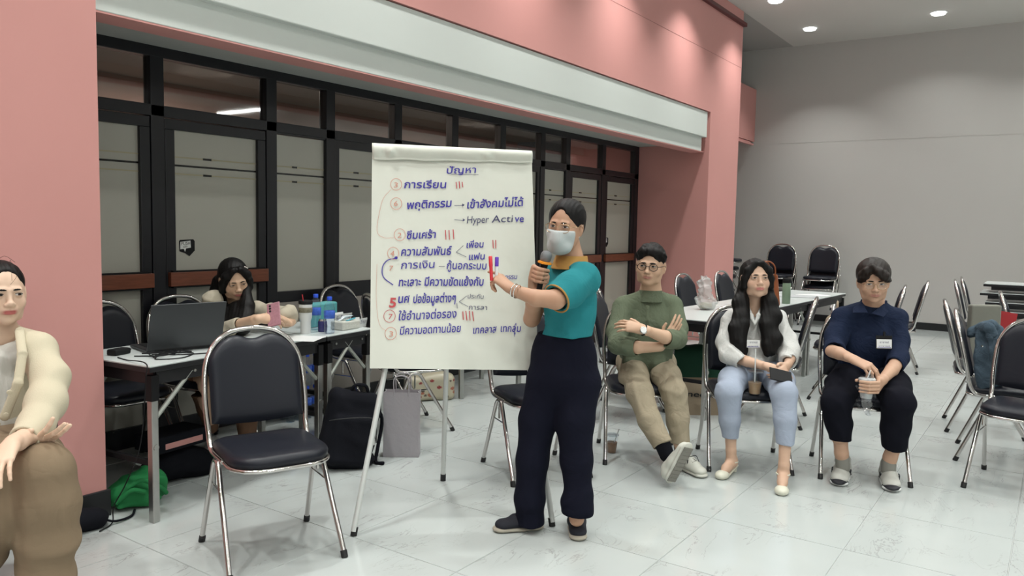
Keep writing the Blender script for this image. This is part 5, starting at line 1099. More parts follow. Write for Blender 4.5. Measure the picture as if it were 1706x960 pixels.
    tr.chain([(2.97, 4.36, .572), (2.975, 4.091, 0.451), (2.920, 3.958, 0.433)], [.09, .08, .072], .03); tr.chain([(2.919, 3.957, 0.426), (2.941, 3.972, 0.259), (2.961, 3.994, 0.118)], [.072, .070, .052], .02)
    sit(tr, CHT)
    sculpt('trousers', [tr.mesh()], 'brown_cloth', t, origin=O)
    for he, to in (((3.012, 4.046, 0.000), (2.874, 3.901, -0.000)), ((2.932, 4.292, 0.000), (2.805, 4.143, 0.000))): sneaker(t, O, he, to, 'white', 'white', .06, .04)
woman_table()
phone_('pink patterned phone held by the woman leaning on the table', (2.826, 3.570, 0.906), CR*.9+ZZ*.25, ZZ*.75+CF*.5, mat('pink_phone_case', (.34, .16, .19), .4, var=.3, vscale=80), .075, .15, True)

# ================================================== woman at the left edge
CHL = chair(1.258, 3.205, -110, 'black vinyl chair under the woman at the left edge')
def woman_left():
    O = (1.45, 2.80, 0); t = person(O, 'seated woman in a cream cardigan cut by the left edge of the picture'); OO = V3(O); tf = fdir(-35)
    hd = Head((1.309, 3.210, 1.139), fdir(-50, 2), .98, roll=0, fem=True, jaw=1.0, wide=1.02); p = hd.p
    b = Sdf(.002); hd.add(b); hd.neck(b, (1.309, 3.241, 0.977), .050, .058); b.cone((1.309, 3.241, 0.977), (1.306, 3.253, 0.908), .062, .10, .03, n=tf, sq=.65)
    a = Sdf(.002)
    a.chain([(1.216, 2.791, 0.702), (1.144, 2.718, 0.702), (1.108, 2.683, 0.705)], [.034, .029, .024], .01); hand(a, (1.101, 2.675, 0.704), V3((1.044, 2.612, 0.675))-V3((1.101, 2.675, 0.704)), ZZ*.6-CF*.8, 'L', curl=(16, 20, 12), s=.95)
    a.chain([(1.212, 2.926, 0.625), (1.211, 2.826, 0.652)], [.03, .024], .01); hand(a, (1.211, 2.817, 0.655), V3((1.245, 2.713, 0.697))-V3((1.211, 2.817, 0.655)), -ZZ*.75-CF*.4, 'R', s=1.0, per={0: (14, 20, 12), 1: (8, 10, 6), 2: (10, 12, 8), 3: (22, 26, 16)}, spread=7)
    core = Sdf(.009); core.chain([(1.311, 3.265, 0.917), (1.302, 3.271, 0.746), (1.299, 3.286, 0.571)], [.10, .10, .12], .03, n=tf, sq=.65); core.chain([(1.321, 3.215, 0.544), (1.214, 2.709, 0.600), (1.203, 2.708, 0.236)], [.08, .06, .04], .02); core.chain([(1.229, 3.292, 0.527), (1.081, 2.809, 0.573), (1.062, 2.809, 0.259)], [.08, .06, .04], .02)
    sit(core, CHL)
    sculpt('body', [b.mesh(), a.mesh(), core.mesh()], 'skin', t, hd.colour(SKIN['L'], (.42, .11, .10), blush=.5), O)
    hd.eyes(t, O, (-.003, .0), .95, bw=.95)
    h = Sdf(.0026); h.ell(p(0, -.022, .040), V3((.083, .102, .086))*hd.s, .01, hd.M); h.ell(p(0, -.115, .02), (.035, .035, .035), .015, hd.M)
    h.ell(p(0, .090, -.006), (.064, .068, .088), .010, hd.M, True); h.ell(p(0, .10, .06), (.044, .05, .040), .016, hd.M, True)
    for q in (1, -1): h.ell(p(q*.090, .010, -.020), (.026, .030, .040), .008, hd.M, True)
    h.box(p(0, .0, -.115), (.15, .15, .055), .01, .01, hd.M, True); h.disp.append(flow(330, .0009, hd.M[:, 0])); hr = sculpt('hair', [h.mesh()], 'hair', t, origin=O)
    st = MB()
    for pts in ((p(-.02, .03, .122), p(-.01, .075, .130), p(.0, .115, .095), p(.0, .118, .06)), (p(.01, .0, .127), p(.0, .05, .145), p(-.02, .09, .125)), (p(-.03, .05, .11), p(-.03, .10, .10), p(-.01, .125, .07), p(.005, .118, .045))): st.tube([q-OO for q in smooth_path([tuple(x) for x in pts], 5)], .0006, 4) if False else st.tube([V3(q)-OO for q in smooth_path([tuple(x) for x in pts], 5)], .0006, 4)
    st.build('stray_hair', 'hair', hr)
    M['cardigan'] = mat('cream_knit', (.53, .475, .355), .95, spec=.15, bump=.5, bscale=230, bdist=.002, var=.04, vscale=10); M['ribbed_white'] = mat('white_ribbed_knit', (.60, .585, .54), .9, spec=.2, bump=.6, bscale=70, bdist=.004, stretch=(1, 1, .08))
    s = Sdf(.0036); s.chain([(1.311, 3.261, 0.764), (1.302, 3.261, 0.678), (1.298, 3.272, 0.589)], [.165, .165, .17], .04, n=tf, sq=.72); s.chain([(1.225, 3.407, 0.924), (1.322, 3.273, 0.968), (1.379, 3.098, 0.934)], [.058, .060, .064], .05)
    s.chain([(1.373, 3.087, 0.918), (1.367, 2.980, 0.843), (1.317, 2.900, 0.770)], [.064, .060, .062], .03); s.chain([(1.317, 2.900, 0.770), (1.250, 2.832, 0.717), (1.185, 2.764, 0.697)], [.062, .054, .048], .03)
    cut(s, (1.178, 2.756, 0.696), V3((1.185, 2.764, 0.697))-V3((1.252, 2.829, 0.717)), .055, .006, .03, r2=.042)
    s.cone((1.308, 3.215, 1.036), (1.288, 3.181, 0.967), .062, .056, .01, sub=True); s.chain([(1.274, 3.171, 0.996), (1.256, 3.146, 0.882), (1.228, 3.127, 0.713)], [.080, .080, .050], .01, sub=True)
    s.disp += [foldf([nrm(ZZ*.8-CR*.6), CR, CF], 48, .004, .6, (1.300, 2.874, 0.781), .14), foldf([nrm(ZZ*.6+CR), ZZ, CF], 40, .0025, .7)]
    sit(s, CHL)
    cg = sculpt('cardigan', [s.mesh()], 'cardigan', t, origin=O)
    rb = Sdf(.003); rb.chain([(1.327, 3.113, 1.005), (1.296, 3.025, 0.934), (1.263, 2.988, 0.836), (1.226, 3.008, 0.723)], [.016, .016, .016, .016], .006, n=tf, sq=.45); sculpt('ribbed_edge', [rb.mesh()], 'cardigan', cg, origin=O)
    for q in ((1.224, 2.962, 0.816), (1.213, 2.967, 0.737)): MB().lathe([(0, .004), (.008, .003), (.009, 0), (.007, -.002)], n=14, M3=Matrix(zframe(tf).tolist()), o=V3(q)-OO).build('button', 'cardigan', cg, True)
    i_ = Sdf(.0036); i_.chain([(1.306, 3.249, 0.760), (1.298, 3.247, 0.658), (1.296, 3.257, 0.588)], [.148, .148, .15], .03, n=tf, sq=.72); i_.cone((1.271, 3.319, 0.900), (1.342, 3.167, 0.913), .045, .045, .04); i_.cone((1.311, 3.236, 0.964), (1.305, 3.236, 0.910), .062, .10, .03, n=tf, sq=.8); i_.cone((1.309, 3.215, 1.047), (1.307, 3.226, 0.974), .058, .053, .004, sub=True)
    i_.disp.append(foldf([CR, ZZ, CF], 230, .0014, 0, w2=.05)); sit(i_, CHL); sculpt('ribbed_top', [i_.mesh()], 'ribbed_white', t, origin=O)
    M['taupe'] = mat('taupe_trouser_cloth', (.205, .150, .098), .9, spec=.2, bump=.2, bscale=50, bdist=.003, var=.05, vscale=8, wr=.25, wscale=5)
    tr = Sdf(.0046); tr.cone((1.321, 3.215, 0.539), (1.243, 3.326, 0.530), .125, .125, .05); tr.chain([(1.316, 3.188, 0.545), (1.261, 2.901, 0.576), (1.213, 2.708, 0.580)], [.115, .105, .092], .03)
    tr.chain([(1.212, 2.708, 0.576), (1.209, 2.698, 0.481), (1.205, 2.688, 0.363), (1.198, 2.674, 0.196)], [.094, .104, .090, .082], .03); tr.chain([(1.230, 3.293, 0.539), (1.150, 3.008, 0.568), (1.088, 2.815, 0.570)], [.115, .105, .092], .03); tr.chain([(1.088, 2.815, 0.566), (1.078, 2.780, 0.461), (1.045, 2.825, 0.321)], [.094, .090, .085], .03)
    tr.cone((1.308, 2.768, 0.491), (1.247, 2.742, 0.420), .05, .05, .04)
    tr.disp += [foldf([nrm(CR+ZZ*.15), ZZ, CF], 58, .008, .4, (1.206, 2.692, 0.403), .16, w2=.1), foldf([nrm(ZZ+CR*.6), ZZ, CF], 36, .005, 1)]
    cut(tr, (V3((1.196, 2.677, 0.196))*V3((1, 1, 0))+V3((0, 0, .10))), -ZZ, .13, .006, .02, r2=.07); sculpt('trousers', [tr.mesh()], 'taupe', t, origin=O)
    for a_ in ((1.198, 2.674, 0.196), (1.042, 2.822, 0.263)):
        g_ = V3(a_); g_[2] = 0; sneaker(t, O, g_-tf*.05, g_+tf*.19, 'white', 'white', .08, .043)
woman_left()


# ------------------------------------------------------------------ flip chart
PBL = Vector((2.6419, 2.6410, 0.7406)); PBR = Vector((3.1631, 2.0308, 0.7330)); PTL = Vector((2.8377, 2.8283, 1.8168)); PTR = Vector((3.3530, 2.2219, 1.8012))
PX = (PBR-PBL).normalized(); PN = PX.cross((PTL-PBL)).normalized(); PN = PN if PN.dot(Vector((-1, -1, 0))) > 0 else -PN; PU = PN.cross(PX).normalized(); PU = PU if PU.z > 0 else -PU
def flip_chart():
    A = Vector((2.472, 2.569, 0.000)); B = Vector((3.127, 1.909, 0.000)); Cc = Vector((3.321, 2.747, 0.000)); t = thing('flip_chart_easel', 'white metal tripod easel standing behind the written paper sheet', 'easel', (A.x, A.y, 0)); O = Vector((A.x, A.y, 0))
    mid = lambda f, h: PBL.lerp(PBR, f).lerp(PTL.lerp(PTR, f), h)
    back = PN*-.03
    bp = MB(); c = [mid(.03, .02)+back, mid(.97, .02)+back, mid(.97, .985)+back, mid(.03, .985)+back]; th = PN*-.012
    V = [p-O for p in c]+[p+th-O for p in c]; bp.add(V, [(0, 1, 2, 3), (7, 6, 5, 4), (0, 4, 5, 1), (1, 5, 6, 2), (2, 6, 7, 3), (3, 7, 4, 0)]); bp.build('board', 'white_metal', t)
    bk = back+th-PN*.012
    def leg(foot, top, nm='leg'):
        l_ = MB().tube([foot+Vector((0, 0, .02)), top], .0135, 10).build(nm, 'white_metal', t, True, loc=tuple(-O)); MB().tube([foot, foot+(top-foot).normalized()*.04], .0155, 10).build('foot_cap', 'rubber', l_)
    leg(A, mid(.24, .60)+bk*1.3); leg(B, mid(.86, .60)+bk*1.3); leg(Cc, mid(.5, .95)+bk*1.4)
    MB().tube([mid(.04, .985)+bk-O, mid(.96, .985)+bk-O], .012, 8).build('clamp_bar', 'white_metal', t)
flip_chart()
def sheet():
    O = (PBL+PBR)/2; t = thing('flip_chart_paper', 'large white paper sheet with blue and red Thai handwriting, folded over the easel top', 'paper', tuple(O))
    WD = (PBR-PBL).length; HT = (PTL-PBL).dot(PU)/.955*.955
    def dsp(f, h): return .0025*math.sin(7*f+3*h)+.005*math.sin(3.1*f-5*h+1)*(1-h)+.006*math.exp(-(h/.12)**2)*math.sin(PI*f*1.3)-.006
    def on_sheet(p, e=.0045):
        q = Vector(p)-PBL; f = q.dot(PX)/WD; h = q.dot(PU)/HT/.955; q = Vector(p); q -= PN*(q-PBL).dot(PN); return q+PN*(dsp(f, h)+e)
    nx, ny = 40, 48; V = []; F = []
    for j in range(ny+1):
        for i in range(nx+1):
            f, h = i/nx, j/ny; p = PBL.lerp(PBR, f).lerp(PTL.lerp(PTR, f), h*.955)
            V.append(p+PN*dsp(f, h)-O)
    for j in range(ny):
        for i in range(nx): a = j*(nx+1)+i; F.append((a, a+1, a+nx+2, a+nx+1))
    sh = MB().add(V, F).build('written_sheet', 'paper', t, True)
    # rolled-over top with creases
    V = []; F = []; L_ = Vector((2.8255, 2.8113, 1.7360))-PTL; Rr = Vector((3.3430, 2.2101, 1.7401))-PTR; n = 16; r0 = random.Random(4); ph = [r0.uniform(0, 6) for _ in range(8)]
    for i in range(61):
        f = i/60; top = PTL.lerp(PTR, f); dn = L_.lerp(Rr, f)*(1+.03*math.sin(f*23)); cr = .010*math.exp(-((f-.10)/.05)**2)*math.sin(f*70)+.006*math.exp(-((f-.72)/.06)**2)*math.sin(f*80+1)+.001*math.sin(f*31)
        for k in range(n+1):
            s_ = k/n; ang = s_*PI*1.0; bul = .022*math.sin(min(1, s_*1.15)*PI)**.8
            V.append(top+dn*(s_*1.0)+PN*(.003+bul*(.55+.45*math.cos(ang*.5))+cr*math.sin(s_*PI)*(1+.6*math.sin(9*s_+f*20)))-O)
    for i in range(60):
        for k in range(n): a = i*(n+1)+k; F.append((a, a+n+1, a+n+2, a+1))
    ro = MB().add(V, F).build('folded_top', 'paper', t, True); ro.modifiers.new('t', 'SOLIDIFY').thickness = .0012
    # handwriting: flat ink just on the sheet
    lift = PN*.0045
    def ink(txt, a, b, h, m, bold=.0, sh_=.12):
        a = Vector(a); b = Vector(b); ux = (b-a); wdt = ux.length; o = a+lift-O
        ob = text(txt, o, ux, PU, h, wdt*.97, m, t, 'handwriting', shear=sh_, bold=bold*.55)
        for v in ob.data.vertices: v.co = on_sheet(v.co+O)-O
        return ob
    H = .00285
    W = [('ปัญหา', (3.0508, 2.5261, 1.6770), (3.1492, 2.4141, 1.6839), 13, 'ink_blue', .02), ('การเรียน', (2.9004, 2.6716, 1.6001), (3.0394, 2.5116, 1.6053), 14, 'ink_blue', .03), ('พฤติกรรม', (2.8895, 2.6445, 1.4970), (3.0398, 2.4759, 1.5138), 15, 'ink_blue', .035), ('เข้าสังคมไม่ได้', (3.0846, 2.4208, 1.5064), (3.2749, 2.2062, 1.5246), 15, 'ink_blue', .035),
         ('Hyper', (3.0707, 2.4085, 1.4325), (3.1431, 2.3262, 1.4376), 14, 'ink_dark', -.0), ('Acti', (3.1509, 2.3172, 1.4379), (3.2218, 2.2365, 1.4430), 14, 'ink_dark', 0), ('ve', (3.2257, 2.2320, 1.4431), (3.2571, 2.1958, 1.4440), 14, 'ink_blue', .02), ('ซึมเศร้า', (2.8632, 2.6187, 1.3510), (2.9595, 2.5098, 1.3594), 14, 'ink_blue', .035), ('ความสัมพันธ์', (2.8317, 2.6241, 1.2696), (2.9961, 2.4363, 1.2793), 15, 'ink_blue', .03),
         ('เพื่อน', (3.0462, 2.3907, 1.3123), (3.1026, 2.3266, 1.3167), 12, 'ink_blue', .03), ('แฟน', (3.0429, 2.3721, 1.2544), (3.0954, 2.3126, 1.2584), 12, 'ink_blue', .03), ('การเงิน', (2.8204, 2.6129, 1.2064), (2.9291, 2.4893, 1.2144), 14, 'ink_blue', .01), ('กู้นอกระบบ', (2.9641, 2.4466, 1.2094), (3.0937, 2.2956, 1.2093), 14, 'ink_blue', .02),
         ('ทะเลาะ', (2.7981, 2.6069, 1.1236), (2.8699, 2.5248, 1.1277), 15, 'ink_blue', .03), ('มีความขัดแย้งกับ', (2.8793, 2.5139, 1.1278), (3.0711, 2.2917, 1.1312), 15, 'ink_blue', .035), ('กิจกรรม', (3.1188, 2.2475, 1.1608), (3.1811, 2.1766, 1.1648), 9, 'ink_blue', .01), ('นศ', (2.7820, 2.5949, 1.0442), (2.8180, 2.5543, 1.0476), 15, 'ink_blue', .035), ('ปอข้อมูลต่างๆ', (2.8287, 2.5408, 1.0449), (2.9671, 2.3826, 1.0525), 15, 'ink_blue', .035),
         ('ประกัน', (3.0044, 2.3459, 1.0701), (3.0553, 2.2858, 1.0680), 8, 'ink_dark', 0), ('การลา', (2.9980, 2.3325, 1.0161), (3.0563, 2.2637, 1.0140), 9, 'ink_dark', 0), ('ใช้อำนาจต่อรอง', (2.7674, 2.5804, 0.9627), (2.9571, 2.3658, 0.9788), 15, 'ink_blue', .02), ('มีความอดทานน้อย', (2.7610, 2.5621, 0.8957), (2.9576, 2.3391, 0.9113), 14, 'ink_blue', .02), ('เทคลาส', (2.9899, 2.2983, 0.9031), (3.0666, 2.2113, 0.9094), 13, 'ink_blue', .02), ('เทกลุ่ม', (3.0786, 2.1986, 0.9123), (3.1434, 2.1233, 0.9128), 13, 'ink_blue', .02)]
    for tx, a, b, h, m, bd in W: ink(tx, a, b, h*H*.92, m, bd)
    nums = [('3', (2.8683, 2.7096, 1.6018), 'ink_orange', 9), ('6', (2.8521, 2.6933, 1.5104), 'ink_orange', 9), ('2', (2.8359, 2.6526, 1.3560), 'ink_orange', 9), ('4', (2.7973, 2.6628, 1.2659), 'ink_orange', 10), ('7', (2.7813, 2.6548, 1.1971), 'ink_orange', 9), ('5', (2.7506, 2.6238, 1.0241), 'ink_red', 16), ('7', (2.7388, 2.6159, 0.9680), 'ink_red', 9), ('3', (2.7263, 2.5992, 0.8871), 'ink_orange', 9)]
    for tx, a, m, h in nums:
        a = Vector(a); ink(tx, a, a+PX*(.019 if h < 12 else .033), h*H, m, .05 if h > 12 else -.0, .1)
    def stroke(pts, r, m, nm='pen_stroke', closed=False):
        q = [Vector(p)+PN*.0042-O for p in pts]; q = smooth_path([tuple(x) for x in q], 4) if len(q) > 2 else q
        q = [on_sheet(p+O)-O for p in q]; V = []; F = []
        for i, p in enumerate(q):
            a = q[max(i-1, 0)]; b = q[min(i+1, len(q)-1)]; d = (b-a).normalized(); s_ = d.cross(PN).normalized()*r; V += [p-s_, p+s_]
        for i in range(len(q)-1): F.append((2*i, 2*i+1, 2*i+3, 2*i+2))
        MB().add(V, F).build(nm, m, t)
    def ring(c, r, m, w_=.0012):
        c = Vector(c); stroke([c+PX*math.cos(a)*r+PU*math.sin(a)*r*1.1 for a in [2*PI*k/14 for k in range(15)]], w_, m, 'number_ring')
    for c, m in (((2.8787, 2.7034, 1.6169), 'ink_orange'), ((2.8618, 2.6866, 1.5224), 'ink_orange'), ((2.8460, 2.6464, 1.3708), 'ink_orange'), ((2.8092, 2.6544, 1.2806), 'ink_orange'), ((2.7450, 2.6141, 0.9820), 'ink_red'), ((2.7343, 2.5953, 0.9010), 'ink_orange')): ring(c, .027, m)
    for a, b, m in (((3.0658, 2.5076, 1.6746), (3.1534, 2.4058, 1.6751), 'ink_dark'), ((3.0467, 2.4702, 1.5199), (3.0719, 2.4412, 1.5207), 'ink_dark'), ((3.0335, 2.4583, 1.4490), (3.0600, 2.4266, 1.4469), 'ink_dark'), ((2.9415, 2.4771, 1.2204), (2.9605, 2.4551, 1.2209), 'ink_dark'), ((3.0097, 2.4250, 1.2912), (3.0388, 2.4037, 1.3237), 'ink_dark'), ((3.0097, 2.4250, 1.2912), (3.0380, 2.3834, 1.2687), 'ink_dark'), ((2.9746, 2.3738, 1.0526), (3.0047, 2.3500, 1.0815), 'ink_dark'), ((2.9746, 2.3738, 1.0526), (2.9988, 2.3370, 1.0303), 'ink_dark'), ((2.9660, 2.3816, 1.0468), (2.9631, 2.3751, 1.0213), 'ink_dark'), ((3.1290, 2.1531, 0.9467), (3.1179, 2.1441, 0.8900), 'ink_blue')):
        stroke([a, b], .0011, m)
    for c in ((3.0719, 2.4412, 1.5207), (3.0600, 2.4266, 1.4469)):
        c = Vector(c); MB().add([c+PN*.0044+PU*.008-O, c+PN*.0044-PU*.008-O, c+PN*.0044+PX*.012-O], [(0, 1, 2)]).build('arrow_head', 'ink_dark', t)
    for grp in ([((3.0742, 2.4831, 1.6363), (3.0700, 2.4753, 1.6034)), ((3.0845, 2.4724, 1.6396), (3.0797, 2.4641, 1.6038)), ((3.0937, 2.4607, 1.6370), (3.0906, 2.4539, 1.6101))], [((2.9953, 2.4831, 1.3982), (2.9885, 2.4729, 1.3515)), ((3.0068, 2.4698, 1.3985), (3.0000, 2.4597, 1.3518)), ((3.0208, 2.4548, 1.4018), (3.0140, 2.4446, 1.3551))], [((3.1384, 2.2988, 1.3526), (3.1325, 2.2899, 1.3116)), ((3.1481, 2.2876, 1.3528), (3.1402, 2.2809, 1.3118))], [((2.9775, 2.3530, 1.0073), (2.9719, 2.3442, 0.9677)), ((2.9875, 2.3425, 1.0103), (2.9827, 2.3306, 0.9650)), ((2.9988, 2.3293, 1.0104), (2.9922, 2.3196, 0.9651)), ((3.0078, 2.3179, 1.0077), (3.0030, 2.3060, 0.9624))]):
        for a, b in grp: stroke([a, b], .0022, 'ink_red', 'tally_mark')
    stroke([(2.8145, 2.6395, 1.2578), (2.7843, 2.6700, 1.2456), (2.7632, 2.6812, 1.2109), (2.7589, 2.6686, 1.1654), (2.7822, 2.6274, 1.1290)], .0022, 'ink_blue'); c = Vector((2.8145, 2.6395, 1.2578)); MB().add([c+PN*.0044+PX*.008*math.cos(a)+PU*.008*math.sin(a)-O for a in [2*PI*k/8 for k in range(8)]], [tuple(range(8))]).build('arrow_head', 'ink_blue', t)
    stroke([(2.8567, 2.7185, 1.5896), (2.8265, 2.7374, 1.5475), (2.8047, 2.7400, 1.4884), (2.7773, 2.7324, 1.3861), (2.7943, 2.7006, 1.3549), (2.8245, 2.6657, 1.3557)], .0008, 'ink_orange'); stroke([(2.7494, 2.7037, 1.2277), (2.7176, 2.6750, 1.0574), (2.7071, 2.6440, 0.9453), (2.7233, 2.6123, 0.9121)], .0006, 'ink_orange')
sheet()

# ------------------------------------------------------------------ things on the long table
def at(x, y, z=.7505): return (x, y, z)
ta = a0
def laptop():
    t = thing('laptop', 'dark grey laptop open on the long table, its lid back to the viewer', 'laptop', (2.376, 3.800, .7505), -.203)
    MB().box((-.19, -.13, .002), (.19, .12, .018), bev=.004).build('keyboard_base', 'laptop_dark', t); MB().box((-.16, -.04, .0178), (.16, .10, .0192)).build('keyboard', 'black', t)
    R_ = Matrix.Rotation(.30, 3, 'X'); lid = MB().box((-.19, -.004, 0), (.19, .004, .245), R_, (0, -.128, .016), .003).build('lid', 'laptop_grey', t); MB().box((-.18, .0042, .012), (.18, .005, .236), R_, (0, -.128, .016)).build('screen', 'black', lid)
    MB().tube([(-.15, -.128, .014), (.15, -.128, .014)], .007, 8).build('hinge', 'black', t)
M['laptop_grey'] = mat('dark_grey_laptop_lid', (.055, .058, .062), .42, .4); M['laptop_dark'] = mat('laptop_base_black', (.02, .02, .022), .4)
laptop()
def cable(label, pts, r=.003, m='black', name='cable', grp=None):
    P_ = [Vector(p) for p in pts]; o = P_[0]; ob = MB().tube([p-o for p in smooth_path(pts, 6)], r, 6).build(name, m, None, True, loc=tuple(o)); tag(ob, label, 'cable', grp)
rr = random.Random(3); zt = .754
cable('thin black cable looped in a tangle left of the laptop', [(2.20+.10*math.cos(k*1.3)+.02*rr.random(), 3.60+.055*math.sin(k*1.7)+.02*rr.random(), zt+.001*k) for k in range(14)])
cable('black cable running from the laptop along the table front', [(2.16, 3.66, zt), (2.26, 3.55, zt), (2.38, 3.50, zt), (2.52, 3.50, zt), (2.64, 3.56, zt), (2.72, 3.66, zt)])
cable('black cable lying in curls beside the power adapter', [(2.08, 3.68, zt), (2.14, 3.60, zt), (2.10, 3.52, zt), (2.20, 3.47, zt), (2.32, 3.56, zt), (2.22, 3.64, zt), (2.12, 3.58, zt)])
cable('black cable hanging from the table down beside the pink wall to the floor', [(2.01, 3.70, zt), (2.0, 3.60, zt), (1.975, 3.40, .765), (1.955, 3.365, .70), (1.945, 3.40, .4), (1.93, 3.50, .2), (1.90, 3.56, .08), (1.88, 3.54, .012), (1.80, 3.50, .006)])
t = thing('power_adapter', 'small black power adapter on the table corner by the pink wall', 'adapter', (2.07, 3.80, .7505), .3); MB().box((-.05, -.03, 0), (.05, .03, .03), bev=.008).build('casing', 'black', t); MB().tube([(.05, 0, .015), (.075, 0, .015)], .005, 8).build('strain_relief', 'rubber', t)
def sheet_of(label, x, y, rz, w_=.21, h_=.297, z=.7505, m='white', cat='paper', nm='paper_sheet'):
    b = MB().box((-w_/2, -h_/2, 0), (w_/2, h_/2, .0012)).build(nm, m); b.location = (x, y, z); b.rotation_euler = (0, 0, rz); tag(b, label, cat)
sheet_of('white sheet of paper on the table by the pink phone', 3.00, 3.60, .5)
# tumbler
def tumbler():
    t = thing('tumbler', 'white insulated tumbler with a black lid and a red straw on the long table', 'tumbler', at(*TUM)); t.scale = (.83,)*3
    MB().lathe([(0, 0), (.036, 0), (.037, .09), (.0455, .115), (.0475, .215)], n=28).build('body', 'white', t, True)
    MB().lathe([(.0482, .155), (.0490, .156), (.0490, .190), (.0482, .191)], n=28).build('patterned_band', 'band', t, True)
    MB().lathe([(.0485, .214), (.050, .217), (.050, .238), (.046, .242), (.040, .238), (0, .240)], n=28).build('lid', 'black', t, True); MB().tube([(-.02, 0, .23), (-.030, 0, .285)], .0038, 8).build('straw', 'marker_red', t, True)
M['band'] = mat('olive_patterned_band', (.20, .185, .13), .6, var=.7, vscale=60)
TUM = (3.175, 3.715); 
def water_bottle(label, loc, s=1.0, z=.7505, rz=0, lab='blue_label', group='water bottles'):
    t = thing('water_bottle', label, 'bottle', (*loc, z), rz, group); t.scale = (s,)*3
    MB().lathe([(0, .004), (.026, 0), (.031, .006), (.032, .03), (.0305, .036), (.032, .042), (.0305, .05), (.032, .058), (.032, .135), (.0325, .15), (.030, .168), (.020, .190), (.0135, .200), (.0135, .208)], n=20).build('bottle_body', 'clear_plastic', t, True)
    MB().lathe([(.0325, .094), (.0332, .095), (.0332, .138), (.0325, .139)], n=20).build('bottle_label', lab, t, True); MB().lathe([(.0148, .203), (.0152, .205), (.0152, .222), (.0135, .2245), (0, .225)], n=16).build('cap', 'blue_cap', t, True)
    MB().lathe([(0, .006), (.029, .006), (.0298, .02), (.0298, .10), (0, .10)], n=16).build('water', 'water', t, True)
    return t
M['blue_label'] = mat('blue_printed_label', (.05, .13, .55), .4, var=.6, vscale=70); M['dark_label'] = mat('dark_blue_label', (.025, .025, .12), .4, var=.6, vscale=70); M['blue_cap'] = mat('blue_cap', (.03, .10, .68), .4); M['water'] = glass_mat('water', (.88, .92, .96), .02)
tumbler()
wb = water_bottle('clear water bottle with a blue cap standing behind, right of the tumbler', (3.32, 3.79))
b2 = dup(wb, (3.265, 3.605, .7505), .5, 'clear water bottle with a blue cap standing in front, right of the tumbler'); 
t = thing('jar', 'short dark purple patterned jar between tumbler and front bottle', 'jar', at(3.295, 3.70)); MB().lathe([(0, 0), (.026, 0), (.028, .01), (.028, .06), (.024, .068)], n=20).build('body', 'dark_label', t, True); MB().lathe([(.0, .078), (.024, .078), (.025, .067), (.0, .067)], n=20).build('lid', 'silver', t, True)
for i in range(7):
    r_, c_ = divmod(i, 4); dup(wb, (3.64+.075*c_+.02*r_, 4.42+.09*r_, .0 if i < 4 else .0), i, ('first', 'second', 'third', 'fourth', 'fifth', 'sixth', 'seventh')[i]+' water bottle of the lower layer under the table', 'packed water bottles under the table').scale = (1.05,)*3
for i in range(4): dup(wb, (3.64+.075*i, 4.42, .237), i, ('first', 'second', 'third', 'fourth')[i]+' water bottle of the upper layer under the table', 'packed water bottles under the table').scale = (1.05,)*3
# tissue box, cyan bag, sign
M['box_white'] = mat('white_woven_box', (.55, .55, .50), .7, bump=.6, bscale=90, bdist=.004); M['tissue'] = mat('white_tissue', (.68, .73, .76), .8); M['cyan'] = mat('cyan_plastic', (.05, .36, .46), .5); M['teal_box'] = mat('pale_teal_card', (.10, .36, .36), .6)
t = thing('tissue_box', 'low white woven box with blue and white tissues on the table', 'box', at(3.475, 3.69), a0); MB().box((-.085, -.05, 0), (.085, .05, .055), bev=.008).build('box_body', 'box_white', t)
ts = Sdf(.004); ts.chain([(-.06, 0, .058), (0, .01, .075), (.06, -.01, .080)], [.010, .018, .008], .01, n=(0, .3, 1), sq=.35); ts.disp.append(foldf([(1, 0, 0), (0, 1, 0), (0, 0, 1)], 160, .004)); sculpt('tissue', [ts.mesh()], 'tissue', t)
ts = Sdf(.004); ts.chain([(-.02, -.03, .056), (.05, -.03, .066)], [.012, .010], .01, n=(0, .3, 1), sq=.4); sculpt('blue_tissue', [ts.mesh()], 'cyan', t)
t = thing('storage_case', 'pale cyan plastic case with a handle behind the tissue box', 'case', at(3.47, 3.93), a0); MB().box((-.13, -.045, 0), (.13, .045, .15), bev=.01).build('case_body', 'teal_box', t)
MB().tube(smooth_path([(-.128, 0, .035), (-.165, 0, .045), (-.168, 0, .10), (-.128, 0, .115)], 6), .008, 8).build('handle', 'cyan', t, True)
def sign(label, x, y, w_, h_, word, mm, rz, z=.7505):
    t = thing('name_card', label, 'card', (x, y, z), rz); R_ = Matrix.Rotation(.22, 3, 'X'); MB().box((-w_/2, -.001, 0), (w_/2, .001, h_), R_, (0, -.02, 0)).build('front_panel', mm, t); MB().box((-w_/2, -.001, 0), (w_/2, .001, h_), Matrix.Rotation(-.22, 3, 'X'), (0, .02+.0, 0)).build('back_panel', mm, t)
    f = t.children[0]; p0 = R_@Vector((-w_*.40, -.0015, h_*.40)); text(word, p0+Vector((0, -.02, 0)), (1, 0, 0), R_@Vector((0, 0, 1)), h_*.42, w_*.82, 'ink_dark', f, 'lettering')
sign('white card lettered in Thai leaning before the cyan case', 3.545, 3.825, .17, .085, 'ลืมโกณฑ์', 'white', a0); sign('lower white card with a green stripe beside the tissue box', 3.61, 3.70, .07, .06, 'วิทยา', 'white', a0)

